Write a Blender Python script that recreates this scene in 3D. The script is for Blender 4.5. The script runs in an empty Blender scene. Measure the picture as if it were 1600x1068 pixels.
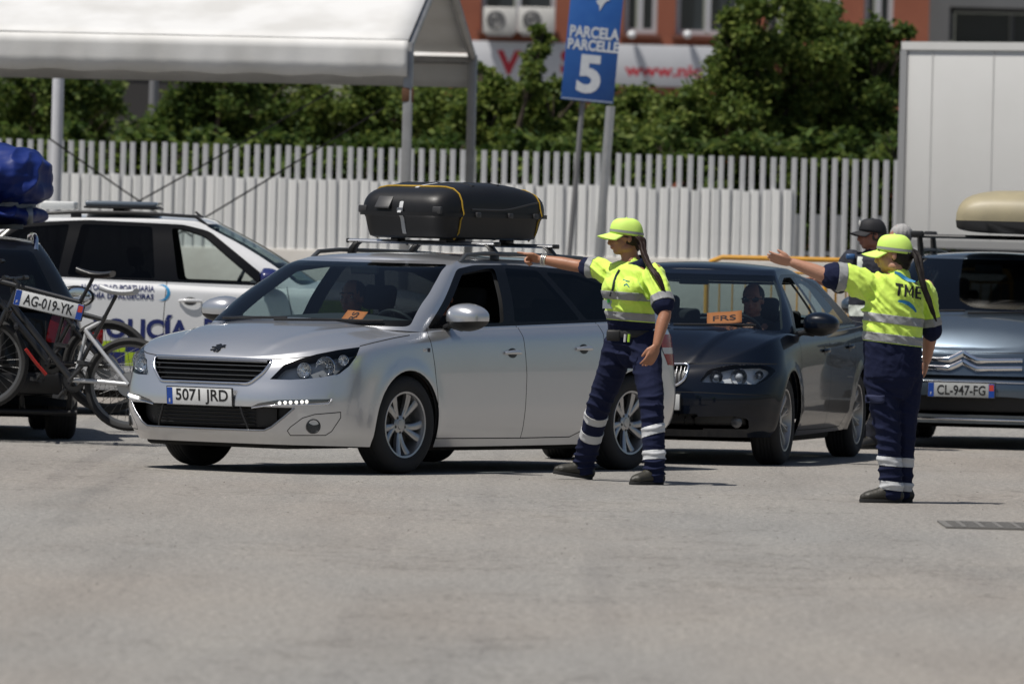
import bpy, bmesh, math, random
import numpy as np
from mathutils import Vector, Matrix, Euler, noise
from mathutils.bvhtree import BVHTree

R = math.radians
rng = random.Random(7)
np.random.seed(7)
scene = bpy.context.scene
COL = scene.collection

# ------------------------------------------------------------------ camera
FPX, CAM_H = 13090.0, 1.6                       # focal length in px of the 1600 px wide photograph
ROLL = math.atan(0.0244)
PITCH = math.atan((534 - 363.5) * math.cos(ROLL) / FPX)
cd = bpy.data.cameras.new('camera')
cam = bpy.data.objects.new('camera', cd)
COL.objects.link(cam)
cam.matrix_world = Matrix.Translation((0, 0, CAM_H)) @ Matrix.Rotation(R(90) - PITCH, 4, 'X') @ Matrix.Rotation(ROLL, 4, 'Z')
cd.sensor_fit = 'HORIZONTAL'
cd.sensor_width = 36.0
cd.lens = FPX / 1600 * 36.0
cd.clip_start, cd.clip_end = 1.0, 4000.0
cd.dof.use_dof = True
cd.dof.focus_distance = 54.6
cd.dof.aperture_fstop = 5.8
scene.camera = cam

# ------------------------------------------------------------------ sky, sun, exposure
SUN_EL, SUN_AZ = R(66), R(-124)                  # azimuth from +Y (view direction) towards +X: the sun stands to the left
sun_dir = Vector((math.sin(SUN_AZ) * math.cos(SUN_EL), math.cos(SUN_AZ) * math.cos(SUN_EL), math.sin(SUN_EL)))
world = bpy.data.worlds.new('World')
scene.world = world
world.use_nodes = True
wn = world.node_tree
bg = wn.nodes['Background']
sky = wn.nodes.new('ShaderNodeTexSky')
sky.sky_type = 'NISHITA'
sky.sun_disc = False
sky.sun_elevation = SUN_EL
sky.sun_rotation = SUN_AZ
sky.air_density, sky.dust_density, sky.ozone_density = 1.0, 1.6, 1.0
wn.links.new(sky.outputs[0], bg.inputs[0])
bg.inputs[1].default_value = 0.065
sl = bpy.data.lights.new('sun', 'SUN')
sl.energy, sl.angle, sl.color = 5.0, R(0.53), (1.0, 0.955, 0.89)
so = bpy.data.objects.new('sun', sl)
COL.objects.link(so)
so.rotation_euler = sun_dir.to_track_quat('Z', 'Y').to_euler()
so.location = (-20, 40, 60)
vs = scene.view_settings
vs.view_transform, vs.look, vs.exposure, vs.gamma, vs.use_curve_mapping = 'Standard', 'None', -0.1, 1.0, False
scene.cycles.use_denoising = True
scene.cycles.max_bounces = 10
scene.cycles.transparent_max_bounces = 24
scene.cycles.caustics_reflective = scene.cycles.caustics_refractive = False

# ------------------------------------------------------------------ pixel of the photograph -> place
_R = cam.matrix_world.to_3x3()
def ray(px, py):
    return _R @ Vector(((px - 800) / FPX, -(py - 534) / FPX, -1.0))
def at(px, py, Y):
    r = ray(px, py)
    return Vector((0, 0, CAM_H)) + r * (Y / r.y)
def gnd(px, py, z=0.0):
    r = ray(px, py)
    return Vector((0, 0, CAM_H)) + r * ((z - CAM_H) / r.z)

# ------------------------------------------------------------------ materials
def hexc(r, g, b):
    f = lambda c: (c / 255 / 12.92) if c / 255 <= 0.04045 else ((c / 255 + 0.055) / 1.055) ** 2.4
    return (f(r), f(g), f(b))
MATS = {}
def mat(name, col=(.5, .5, .5), rough=.5, metal=0., coat=0., spec=.5, bump=None, var=None, emit=None, trans=None, sheen=0., coat_rough=.04, alpha_noise=None, bump_coord='Object'):
    """principled material; var=(scale, amount, second colour), bump=(scale, strength[, detail])"""
    if name in MATS:
        return MATS[name]
    m = bpy.data.materials.new(name)
    m.use_nodes = True
    nt = m.node_tree
    b = nt.nodes['Principled BSDF']
    c4 = (*col, 1)
    b.inputs['Base Color'].default_value = c4
    b.inputs['Roughness'].default_value = rough
    b.inputs['Metallic'].default_value = metal
    b.inputs['Coat Weight'].default_value = coat
    b.inputs['Coat Roughness'].default_value = coat_rough
    b.inputs['Specular IOR Level'].default_value = spec
    if sheen:
        b.inputs['Sheen Weight'].default_value = sheen
    if emit:
        b.inputs['Emission Color'].default_value = (*emit[:3], 1)
        b.inputs['Emission Strength'].default_value = emit[3]
    tc = nt.nodes.new('ShaderNodeTexCoord')
    if var:
        n = nt.nodes.new('ShaderNodeTexNoise')
        n.inputs['Scale'].default_value = var[0]
        n.inputs['Detail'].default_value = 6
        n.inputs['Roughness'].default_value = .62
        nt.links.new(tc.outputs['Object'], n.inputs['Vector'])
        rp = nt.nodes.new('ShaderNodeValToRGB')
        lo, hi = .5 - .5 * (1 - var[1]) * .6, .5 + .5 * (1 - var[1]) * .6
        rp.color_ramp.elements[0].position, rp.color_ramp.elements[1].position = lo, hi
        rp.color_ramp.elements[0].color = c4
        rp.color_ramp.elements[1].color = (*var[2], 1)
        nt.links.new(n.outputs[0], rp.inputs[0])
        nt.links.new(rp.outputs[0], b.inputs['Base Color'])
        if len(var) > 3:
            mr = nt.nodes.new('ShaderNodeMapRange')
            mr.inputs['To Min'].default_value, mr.inputs['To Max'].default_value = rough, var[3]
            nt.links.new(n.outputs[0], mr.inputs[0])
            nt.links.new(mr.outputs[0], b.inputs['Roughness'])
    if bump:
        n2 = nt.nodes.new('ShaderNodeTexNoise')
        n2.inputs['Scale'].default_value = bump[0]
        n2.inputs['Detail'].default_value = bump[2] if len(bump) > 2 else 4
        nt.links.new(tc.outputs['Object'], n2.inputs['Vector'])
        bp = nt.nodes.new('ShaderNodeBump')
        bp.inputs['Strength'].default_value = bump[1]
        bp.inputs['Distance'].default_value = bump[3] if len(bump) > 3 else .01
        nt.links.new(n2.outputs[0], bp.inputs['Height'])
        nt.links.new(bp.outputs[0], b.inputs['Normal'])
    MATS[name] = m
    return m
def glass(name, tint=(.75, .85, .82), ior=1.5, rough=0.0):
    if name in MATS:
        return MATS[name]
    m = bpy.data.materials.new(name)
    m.use_nodes = True
    nt = m.node_tree
    nt.nodes.clear()
    o = nt.nodes.new('ShaderNodeOutputMaterial')
    t = nt.nodes.new('ShaderNodeBsdfTransparent')
    t.inputs[0].default_value = (*tint, 1)
    g = nt.nodes.new('ShaderNodeBsdfGlossy')
    g.inputs['Roughness'].default_value = rough
    f = nt.nodes.new('ShaderNodeFresnel')
    ge = nt.nodes.new('ShaderNodeNewGeometry')
    sw = nt.nodes.new('ShaderNodeMapRange')            # one thin pane: the same reflection from both of its sides
    sw.inputs['To Min'].default_value, sw.inputs['To Max'].default_value = ior, 1 / ior
    nt.links.new(ge.outputs['Backfacing'], sw.inputs[0])
    nt.links.new(sw.outputs[0], f.inputs[0])
    mx = nt.nodes.new('ShaderNodeMixShader')
    nt.links.new(f.outputs[0], mx.inputs[0])
    nt.links.new(t.outputs[0], mx.inputs[1])
    nt.links.new(g.outputs[0], mx.inputs[2])
    nt.links.new(mx.outputs[0], o.inputs[0])
    MATS[name] = m
    return m

# ------------------------------------------------------------------ objects and mesh collector
def tag(o, label=None, cat=None, group=None, kind=None):
    if label: o['label'] = label
    if cat: o['category'] = cat
    if group: o['group'] = group
    if kind: o['kind'] = kind
    return o
def empty(name, loc=(0, 0, 0), rz=0.0):
    o = bpy.data.objects.new(name, None)
    COL.objects.link(o)
    o.location = loc
    o.rotation_euler = (0, 0, rz)
    return o
def link(name, me, parent=None, smooth=None, mats=None):
    o = bpy.data.objects.new(name, me)
    COL.objects.link(o)
    if parent is not None:
        o.parent = parent
    if mats:
        for m in (mats if isinstance(mats, (list, tuple)) else [mats]):
            me.materials.append(m)
    if smooth:
        me.shade_smooth()
        me.set_sharp_from_angle(angle=R(smooth))
    return o
def copy_tree(o, parent=None):
    c = o.copy()
    COL.objects.link(c)
    c.parent = parent
    for ch in list(o.children):
        copy_tree(ch, c)
    return c

class MB:
    def __init__(s):
        s.v, s.f, s.mi = [], [], []
    def add(s, vs_, fs, mi=0):
        k = len(s.v)
        s.v += [tuple(p) for p in vs_]
        for f in fs:
            s.f.append(tuple(k + i for i in f))
            s.mi.append(mi)
        return s
    def box(s, c, d, M=None, mi=0):
        """centre, full sizes, optional 3x3 / 4x4 frame"""
        vs_ = [Vector((c[0] + sx * d[0] / 2, c[1] + sy * d[1] / 2, c[2] + sz * d[2] / 2)) for sx in (-1, 1) for sy in (-1, 1) for sz in (-1, 1)]
        if M is not None:
            vs_ = [M @ p for p in vs_]
        return s.add(vs_, [(0, 1, 3, 2), (4, 6, 7, 5), (0, 4, 5, 1), (2, 3, 7, 6), (0, 2, 6, 4), (1, 5, 7, 3)], mi)
    def rbox(s, c, d, r=.01, M=None, mi=0, seg=2):
        """box with rounded edges (superellipsoid-free: bevelled with bmesh)"""
        bm = bmesh.new()
        bmesh.ops.create_cube(bm, size=1.0)
        for v in bm.verts:
            v.co = Vector((c[0] + v.co.x * d[0], c[1] + v.co.y * d[1], c[2] + v.co.z * d[2]))
        bmesh.ops.bevel(bm, geom=bm.edges[:], offset=min(r, min(d) * .48), segments=seg, profile=.5, affect='EDGES')
        bm.verts.index_update()
        vs_ = [(M @ v.co) if M is not None else v.co.copy() for v in bm.verts]
        fs = [[v.index for v in f.verts] for f in bm.faces]
        bm.free()
        return s.add(vs_, fs, mi)
    def tube(s, pts, rad, n=8, caps=True, mi=0, squash=None):
        """swept circle along points; rad a number, list, or list of (ra, rb) with squash direction"""
        pts = [Vector(p) for p in pts]
        m = len(pts)
        rad = [rad] * m if not isinstance(rad, (list, tuple)) else list(rad)
        vs_ = []
        prev = None
        for i, p in enumerate(pts):
            t = (pts[min(i + 1, m - 1)] - pts[max(i - 1, 0)])
            t = t.normalized() if t.length > 1e-9 else Vector((0, 0, 1))
            if prev is None:
                a = Vector(squash) if squash is not None else (Vector((0, 0, 1)) if abs(t.z) < .9 else Vector((1, 0, 0)))
            else:
                a = prev
            a = (a - t * a.dot(t))
            a = a.normalized() if a.length > 1e-6 else t.orthogonal().normalized()
            prev = a
            b = t.cross(a)
            ra, rb = rad[i] if isinstance(rad[i], (list, tuple)) else (rad[i], rad[i])
            for k in range(n):
                w = 2 * math.pi * k / n
                vs_.append(p + a * (ra * math.cos(w)) + b * (rb * math.sin(w)))
        fs = []
        for i in range(m - 1):
            for k in range(n):
                k2 = (k + 1) % n
                fs.append((i * n + k, i * n + k2, (i + 1) * n + k2, (i + 1) * n + k))
        if caps:
            fs.append(tuple(range(n))[::-1])
            fs.append(tuple((m - 1) * n + k for k in range(n)))
        return s.add(vs_, fs, mi)
    def cyl(s, p0, p1, r0, r1=None, n=16, mi=0):
        return s.tube([p0, p1], [r0, r0 if r1 is None else r1], n, True, mi)
    def lathe(s, prof, M=None, n=32, mi=0, closed=False):
        """profile of (radius, height) about local Z"""
        vs_ = []
        for (r, z) in prof:
            for k in range(n):
                w = 2 * math.pi * k / n
                p = Vector((r * math.cos(w), r * math.sin(w), z))
                vs_.append(M @ p if M is not None else p)
        fs = []
        m = len(prof)
        for i in range(m if closed else m - 1):
            j = (i + 1) % m
            for k in range(n):
                k2 = (k + 1) % n
                fs.append((i * n + k, i * n + k2, j * n + k2, j * n + k))
        return s.add(vs_, fs, mi)
    def prism(s, poly, M, d, mi=0):
        """2-D outline extruded from z=0 to z=d in frame M (4x4)"""
        n = len(poly)
        vs_ = [M @ Vector((p[0], p[1], 0)) for p in poly] + [M @ Vector((p[0], p[1], d)) for p in poly]
        fs = [tuple(range(n))[::-1], tuple(range(n, 2 * n))] + [(i, (i + 1) % n, n + (i + 1) % n, n + i) for i in range(n)]
        return s.add(vs_, fs, mi)
    def ball(s, c, r, n=12, m=8, M=None, mi=0):
        rr = r if isinstance(r, (tuple, list)) else (r, r, r)
        vs_, fs = [], []
        for i in range(m + 1):
            th = math.pi * i / m
            for k in range(n):
                w = 2 * math.pi * k / n
                p = Vector((rr[0] * math.sin(th) * math.cos(w), rr[1] * math.sin(th) * math.sin(w), rr[2] * math.cos(th)))
                p = (M @ p if M is not None else p) + Vector(c)
                vs_.append(p)
        for i in range(m):
            for k in range(n):
                k2 = (k + 1) % n
                fs.append((i * n + k, (i + 1) * n + k, (i + 1) * n + k2, i * n + k2))
        return s.add(vs_, fs, mi)
    def grid(s, P, closed=False, mi=0):
        a, b = len(P), len(P[0])
        vs_ = [p for row in P for p in row]
        fs = []
        for i in range(a - 1):
            for j in range(b if closed else b - 1):
                j2 = (j + 1) % b
                fs.append((i * b + j, i * b + j2, (i + 1) * b + j2, (i + 1) * b + j))
        return s.add(vs_, fs, mi)
    def mesh(s, name):
        me = bpy.data.meshes.new(name)
        me.from_pydata(s.v, [], s.f)
        if any(s.mi):
            me.polygons.foreach_set('material_index', s.mi)
        bm = bmesh.new()
        bm.from_mesh(me)
        bmesh.ops.remove_doubles(bm, verts=bm.verts, dist=1e-5)
        bmesh.ops.recalc_face_normals(bm, faces=bm.faces)
        bm.to_mesh(me)
        bm.free()
        return me
    def build(s, name, m, parent=None, smooth=35):
        return link(name, s.mesh(name), parent, smooth, m)

def text_mesh(txt, size, depth=.002, font_bold=0.0, spacing=1.0, align='CENTER', shear=0.0, wide=1.0):
    """flat lettering as a mesh in the XY plane, centred; size is the capital height"""
    cu = bpy.data.curves.new('t', 'FONT')
    cu.body = txt
    cu.size = size / 0.70
    cu.align_x = align
    cu.align_y = 'CENTER'
    cu.extrude = depth / 2
    cu.offset = font_bold
    cu.space_character = spacing
    cu.shear = shear
    cu.resolution_u = 4
    o = bpy.data.objects.new('t', cu)
    COL.objects.link(o)
    dg = bpy.context.evaluated_depsgraph_get()
    dg.update()
    me = bpy.data.meshes.new_from_object(o.evaluated_get(dg))
    bpy.data.objects.remove(o)
    bpy.data.curves.remove(cu)
    xs = [v.co.x for v in me.vertices]
    ys = [v.co.y for v in me.vertices]
    ox, oy = (min(xs) + max(xs)) / 2, (min(ys) + max(ys)) / 2
    for v in me.vertices:
        v.co.x = (v.co.x - ox) * wide
        v.co.y -= oy
    me.materials.clear()
    return me
def densify(me, maxlen, rounds=4):
    bm = bmesh.new()
    bm.from_mesh(me)
    bmesh.ops.triangulate(bm, faces=bm.faces[:])
    for _ in range(rounds):
        es = [e for e in bm.edges if e.calc_length() > maxlen]
        if not es:
            break
        bmesh.ops.subdivide_edges(bm, edges=es, cuts=1)
        bmesh.ops.triangulate(bm, faces=[f for f in bm.faces if len(f.verts) > 3])
    bm.to_mesh(me)
    bm.free()
    return me
def put_text(name, txt, size, M, m, parent, wide=1.0, bold=0.0, depth=.002, width=None, spacing=1.0, shear=0.0):
    me = text_mesh(txt, size, depth, bold, spacing, wide=wide, shear=shear)
    if width:
        xs = [v.co.x for v in me.vertices]
        k = width / (max(xs) - min(xs))
        for v in me.vertices:
            v.co.x *= k
    me.transform(M)
    return link(name, me, parent, None, m)
def frame(o, x, y):
    """4x4 with origin o, X axis x, Y axis close to y"""
    x = Vector(x).normalized()
    z = x.cross(Vector(y)).normalized()
    y = z.cross(x)
    M = Matrix((x, y, z)).transposed().to_4x4()
    M.translation = Vector(o)
    return M
def smoothstep(a, b, x):
    t = min(1, max(0, (x - a) / (b - a)))
    return t * t * (3 - 2 * t)
# ------------------------------------------------------------------ car shells
def pchip(xs, Y, x):
    xs = np.asarray(xs, float); Y = np.asarray(Y, float); x = np.asarray(x, float)
    h = np.diff(xs)
    sh = (len(h),) + (1,) * (Y.ndim - 1)
    h_ = h.reshape(sh)
    d = np.diff(Y, axis=0) / h_
    m = np.zeros_like(Y)
    if len(xs) > 2:
        w1 = 2 * h_[1:] + h_[:-1]; w2 = h_[1:] + 2 * h_[:-1]
        ok = d[:-1] * d[1:] > 0
        den = np.where(ok, w1 / np.where(d[:-1] == 0, 1, d[:-1]) + w2 / np.where(d[1:] == 0, 1, d[1:]), 1)
        m[1:-1] = np.where(ok, (w1 + w2) / den, 0)
    m[0] = d[0]; m[-1] = d[-1]
    i = np.clip(np.searchsorted(xs, x) - 1, 0, len(xs) - 2)
    t = np.clip((x - xs[i]) / h[i], 0, 1)
    sh = (len(x),) + (1,) * (Y.ndim - 1)
    t = t.reshape(sh); H_ = h[i].reshape(sh)
    return (Y[i] * (1 + 2 * t) * (1 - t) ** 2 + m[i] * H_ * t * (1 - t) ** 2 + Y[i + 1] * t * t * (3 - 2 * t) + m[i + 1] * H_ * t * t * (t - 1))
def tab(v, x):
    if isinstance(v, (int, float)):
        return np.full(len(x), float(v))
    v = sorted(v)
    return pchip([p[0] for p in v], [p[1] for p in v], np.clip(x, v[0][0], v[-1][0]))
def ring(L, n):
    """one horizontal contour of half a car (y >= 0), from the middle of the nose round the side to the middle of the tail"""
    nf, nm, nr = n
    ph = np.linspace(0, math.pi / 2, nf)
    p, q = L.get('p', 2.4), L.get('q', 2.0)
    xf = L['nose'] - L['Df'] * (1 - np.cos(ph) ** (2 / q)); yf = np.sin(ph) ** (2 / p)
    p, q = L.get('pr', 2.8), L.get('qr', 2.0)
    xr = L['tail'] + L['Dr'] * (1 - np.cos(ph[::-1] if nr == nf else np.linspace(math.pi / 2, 0, nr)) ** (2 / q))
    yr = np.sin(np.linspace(math.pi / 2, 0, nr)) ** (2 / p)
    xm = np.linspace(xf[-1], xr[0], nm + 2)[1:-1]
    x = np.concatenate([xf, xm, xr]); y = np.concatenate([yf, np.ones(nm), yr])
    w = tab(L['w'], x)
    return np.stack([x, y * w, tab(L['z'], x)], 1)
def loft(lines, n, rows):
    K = np.stack([ring(L, n) for L in lines])
    v = np.arange(len(lines), dtype=float)
    vv = np.linspace(0, len(lines) - 1, rows)
    return pchip(v, K, vv)
def deck(top, crown, W, nt=16):
    T = np.linspace(1, 0, nt)
    P = np.zeros((nt, len(top), 3))
    for i, t in enumerate(T):
        P[i, :, 0] = top[:, 0]
        P[i, :, 1] = top[:, 1] * t
        P[i, :, 2] = top[:, 2] + crown * (top[:, 1] ** 2 - (top[:, 1] * t) ** 2) / W ** 2
    return P

class Shell:
    def __init__(s, spec):
        s.spec = spec
        n = spec.get('n', (46, 84, 34))
        low = loft(spec['lower'], n, spec.get('rows', 46))
        for ax in (0.0, -spec['wb']):                       # flared wheel arches
            r = np.hypot(low[..., 0] - ax, low[..., 2] - spec['wr'] + .01)
            low[..., 1] += np.where(low[..., 1] > .6, spec.get('flare', .014) * np.exp(-((r - spec['arch']) / .05) ** 2), 0)
        dk = deck(low[-1], spec['hood_crown'], spec['W'], 34)
        for (x0, y0, x1, y1, am, wd) in spec.get('ridges', ()):    # pressed creases in the bonnet
            t = np.clip((dk[..., 0] - x0) / (x1 - x0), 0, 1)
            yc = y0 + (y1 - y0) * t
            dy = dk[..., 1] - yc
            prof = np.where(dy > 0, np.exp(-(dy / (wd * .35)) ** 2), np.exp(-(dy / (wd * 1.6)) ** 2))
            dk[..., 2] += am * prof * np.clip(t * 8, 0, 1) * np.clip((1 - t) * 8, 0, 1)
        patches = [(0, low), (1, dk)]
        gr = loft(spec['green'], n, spec.get('grows', 34))
        patches += [(2, gr), (3, deck(gr[-1], spec['roof_crown'], .6))]
        V, F, FT = [], [], []
        for k, P in patches:
            nr_, nc_ = P.shape[:2]
            for sy in (1, -1):
                b0 = len(V)
                V += [(p[0], sy * p[1], p[2]) for p in P.reshape(-1, 3)]
                for i in range(nr_ - 1):
                    for j in range(nc_ - 1):
                        q = [b0 + i * nc_ + j, b0 + i * nc_ + j + 1, b0 + (i + 1) * nc_ + j + 1, b0 + (i + 1) * nc_ + j]
                        F.append(q if sy > 0 else q[::-1])
                        FT.append(k)
        key, remap, V2 = {}, [], []
        for p in V:
            q = (round(p[0] * 4000), round(p[1] * 4000), round(p[2] * 4000))
            if q not in key:
                key[q] = len(V2)
                V2.append(p)
            remap.append(key[q])
        F2, T2 = [], []
        for f, t in zip(F, FT):
            g = []
            for i in f:
                r = remap[i]
                if r not in g:
                    g.append(r)
            if len(g) > 2:
                F2.append(g)
                T2.append(t)
        VA = np.array(V2)
        FN = np.zeros((len(F2), 3))
        quad = np.array([f if len(f) == 4 else f + [f[0]] for f in F2])
        d1, d2 = VA[quad[:, 2]] - VA[quad[:, 0]], VA[quad[:, 3]] - VA[quad[:, 1]]
        tri = np.array([len(f) == 3 for f in F2])
        d2[tri] = (VA[quad[:, 2]] - VA[quad[:, 1]])[tri]
        FN = np.cross(d1, d2)
        FN[tri] = np.cross((VA[quad[:, 1]] - VA[quad[:, 0]])[tri], (VA[quad[:, 2]] - VA[quad[:, 0]])[tri])
        cen = VA[quad].mean(1)
        # make every patch look outwards
        out = cen - np.array([-spec['wb'] / 2, 0, .5])
        T2a = np.array(T2)
        for k in range(4):
            m = T2a == k
            for sy in (1, -1):
                mm = m & (cen[:, 1] * sy > 0)
                ref = (out if k in (0, 2) else np.array([[0, 0, 1.0]]) + out * 0)
                if (np.einsum('ij,ij->i', FN, ref)[mm] > 0).mean() < .5:
                    FN[mm] *= -1
                    for i in np.nonzero(mm)[0]:
                        F2[i] = F2[i][::-1]
        VN = np.zeros_like(VA)
        for c in range(4):
            np.add.at(VN, quad[:, c], FN)
        VN /= np.maximum(np.linalg.norm(VN, axis=1, keepdims=True), 1e-12)
        FN /= np.maximum(np.linalg.norm(FN, axis=1, keepdims=True), 1e-12)
        s.V, s.N = [Vector(p) for p in V2], [Vector(n) for n in VN]
        s.F, s.FT = F2, T2
        s.C, s.FN = [tuple(c) for c in cen], [tuple(n) for n in FN]
        s.bvh = BVHTree.FromPolygons(V2, F2)
        s.tags = {'low': 0, 'deck': 1, 'green': 2, 'roof': 3}
    def tid(s, name):
        return s.tags.setdefault(name, len(s.tags))
    VIEWS = {'side': ((1, 0, 0), (0, 0, 1), 0), 'front': ((0, 1, 0), (0, 0, 1), 0), 'top': ((1, 0, 0), (0, 1, 0), 0)}
    def pool(s, view, pts, sel, allow):
        A, B, a0 = s.VIEWS[view] if isinstance(view, str) else view
        al = [s.tid(t) for t in allow]
        C = np.array(s.C)
        a, b = C @ np.array(A, float) + a0, C @ np.array(B, float)
        m = np.isin(np.array(s.FT), al)
        m &= (a > min(p[0] for p in pts) - .09) & (a < max(p[0] for p in pts) + .09) & (b > min(p[1] for p in pts) - .09) & (b < max(p[1] for p in pts) + .09)
        return [int(i) for i in np.nonzero(m)[0] if sel is None or sel(Vector(s.C[i]), Vector(s.FN[i]))]
    def _split(s, f, dist, cache):
        """split face f by signed distances; returns (inside polygon, outside polygon)"""
        ins, outs = [], []
        poly = s.F[f]
        n = len(poly)
        for i in range(n):
            p, q = poly[i], poly[(i + 1) % n]
            dp, dq = dist[p], dist[q]
            if dp >= 0: ins.append(p)
            if dp <= 0: outs.append(p)
            if (dp > 0 and dq < 0) or (dp < 0 and dq > 0):
                e = (p, q) if p < q else (q, p)
                if e not in cache:
                    t = dist[e[0]] / (dist[e[0]] - dist[e[1]])
                    s.V.append(s.V[e[0]].lerp(s.V[e[1]], t))
                    s.N.append(s.N[e[0]].lerp(s.N[e[1]], t).normalized())
                    cache[e] = len(s.V) - 1
                ins.append(cache[e])
                outs.append(cache[e])
        return ins, outs
    def _center(s, poly):
        c = Vector((0, 0, 0))
        for i in poly:
            c += s.V[i]
        return tuple(c / len(poly))
    def cut(s, name, view, poly, sel=None, allow=('low', 'deck', 'green', 'roof'), pool=None):
        A, B, a0 = s.VIEWS[view] if isinstance(view, str) else view
        area = sum(poly[i][0] * poly[(i + 1) % len(poly)][1] - poly[(i + 1) % len(poly)][0] * poly[i][1] for i in range(len(poly)))
        if area < 0:
            poly = poly[::-1]
        cand = s.pool(view, poly, sel, allow) if pool is None else list(pool)
        A, B = Vector(A), Vector(B)
        for i in range(len(poly)):
            if not cand:
                return
            p, q = poly[i], poly[(i + 1) % len(poly)]
            n2 = (-(q[1] - p[1]), q[0] - p[0])               # inside is to the left
            L = math.hypot(*n2)
            if L < 1e-6:
                continue
            N = A * (n2[0] / L) + B * (n2[1] / L)
            k = n2[0] / L * (p[0] - a0) + n2[1] / L * p[1]
            dist, cache, nxt = {}, {}, []
            for f in cand:
                lo = hi = 0
                for v in s.F[f]:
                    if v not in dist:
                        d = N.dot(s.V[v]) - k
                        dist[v] = 0.0 if abs(d) < 1e-6 else d
                    d = dist[v]
                    if d < 0: lo = 1
                    elif d > 0: hi = 1
                if not hi:
                    continue
                if not lo:
                    nxt.append(f)
                    continue
                ins, outs = s._split(f, dist, cache)
                if len(outs) > 2:
                    s.F.append(outs)
                    s.FT.append(s.FT[f])
                    s.C.append(s._center(outs))
                    s.FN.append(s.FN[f])
                    if pool is not None:
                        pool.add(len(s.F) - 1)
                if len(ins) > 2:
                    s.F[f] = ins
                    s.C[f] = s._center(ins)
                    nxt.append(f)
                for v in cache.values():
                    dist[v] = 0.0
            cand = nxt
        t = s.tid(name)
        for f in cand:
            s.FT[f] = t
            if pool is not None:
                pool.discard(f)
    def groove(s, view, pts, w=.007, sel=None, allow=('low', 'deck', 'green', 'roof'), name='gap'):
        pool = set(s.pool(view, pts, sel, allow))
        for p, q in zip(pts[:-1], pts[1:]):
            d = (q[0] - p[0], q[1] - p[1])
            L = math.hypot(*d)
            n = (-d[1] / L * w / 2, d[0] / L * w / 2)
            e = (d[0] / L * w * .3, d[1] / L * w * .3)
            s.cut(name, view, [(p[0] + n[0] - e[0], p[1] + n[1] - e[1]), (p[0] - n[0] - e[0], p[1] - n[1] - e[1]), (q[0] - n[0] + e[0], q[1] - n[1] + e[1]), (q[0] + n[0] + e[0], q[1] + n[1] + e[1])], sel, allow, pool)
    def extract(s, name, tags, mats, parent, off=0.0, rim=0.0, sel=None, slot=None):
        """faces of the given tags as one mesh; slot gives the material slot of each tag"""
        ids = {s.tid(t): (slot[i] if slot else 0) for i, t in enumerate(tags)}
        fs = [f for f in range(len(s.F)) if s.FT[f] in ids and (sel is None or sel(Vector(s.C[f])))]
        if not fs:
            return None
        idx, V, N, F, MI = {}, [], [], [], []
        cnt = {}
        for f in fs:
            r = []
            poly = s.F[f]
            for v in poly:
                if v not in idx:
                    idx[v] = len(V)
                    V.append(s.V[v] + s.N[v] * off if off else s.V[v])
                    N.append(s.N[v])
                r.append(idx[v])
            F.append(r)
            MI.append(ids[s.FT[f]])
            if rim:
                for i in range(len(poly)):
                    a, b = poly[i], poly[(i + 1) % len(poly)]
                    e = (a, b) if a < b else (b, a)
                    cnt.setdefault(e, []).append((idx[a], idx[b], ids[s.FT[f]]))
        if rim:
            for e, l in cnt.items():
                if len(l) != 1:
                    continue
                a, b, mi = l[0]
                pa, pb, na, nb = V[a], V[b], N[a], N[b]
                out = (pb - pa).cross(na)
                if out.length < 1e-9:
                    continue
                out.normalize()
                k = len(V)
                V += [pa, pb, pb - nb * rim, pa - na * rim]
                N += [out] * 4
                F.append([k + 1, k, k + 3, k + 2])
                MI.append(mi)
        me = bpy.data.meshes.new(name)
        me.from_pydata(V, [], F)
        me.polygons.foreach_set('material_index', MI)
        me.shade_smooth()
        me.normals_split_custom_set_from_vertices([tuple(n) for n in N])
        return link(name, me, parent, None, mats)
    # points on the untouched surface
    def side(s, x, z, sy=1, off=0.0):
        h, n, _, _ = s.bvh.ray_cast(Vector((x, 3 * sy, z)), Vector((0, -sy, 0)))
        if h is None:
            return Vector((x, .8 * sy, z)), Vector((0, sy, 0))
        return h + n * off * (1 if n.y * sy > 0 else -1), n if n.y * sy > 0 else -n
    def front(s, y, z, off=0.0):
        h, n, _, _ = s.bvh.ray_cast(Vector((4, y, z)), Vector((-1, 0, 0)))
        if h is None:
            return Vector((.9, y, z)), Vector((1, 0, 0))
        n = n if n.x > 0 else -n
        return h + n * off, n
    def rear(s, y, z, off=0.0):
        h, n, _, _ = s.bvh.ray_cast(Vector((-9, y, z)), Vector((1, 0, 0)))
        if h is None:
            return Vector((-s.spec['wb'] - .8, y, z)), Vector((-1, 0, 0))
        n = n if n.x < 0 else -n
        return h + n * off, n
    def top(s, x, y, off=0.0):
        h, n, _, _ = s.bvh.ray_cast(Vector((x, y, 4)), Vector((0, 0, -1)))
        if h is None:
            return Vector((x, y, 1)), Vector((0, 0, 1))
        n = n if n.z > 0 else -n
        return h + n * off, n
    def along(s, a, z, T, sy, off=0.0):
        """point seen at (a, z) in the corner view a = sy*y + (1-x)*T"""
        d = Vector((-1, -T * sy, 0)).normalized()
        o = Vector((1, sy * a, z)) - d * 4
        h, n, _, _ = s.bvh.ray_cast(o, d)
        if h is None:
            return Vector((.8, sy * a, z)), -d
        n = n if n.dot(d) < 0 else -n
        return h + n * off, n
    def drape(s, me, place):
        """lay a flat mesh (XY plane) on the surface: place(x, y) -> (point, normal)"""
        for v in me.vertices:
            p, n = place(v.co.x, v.co.y)
            v.co = p + n * (.002 + v.co.z)
        return me

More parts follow.
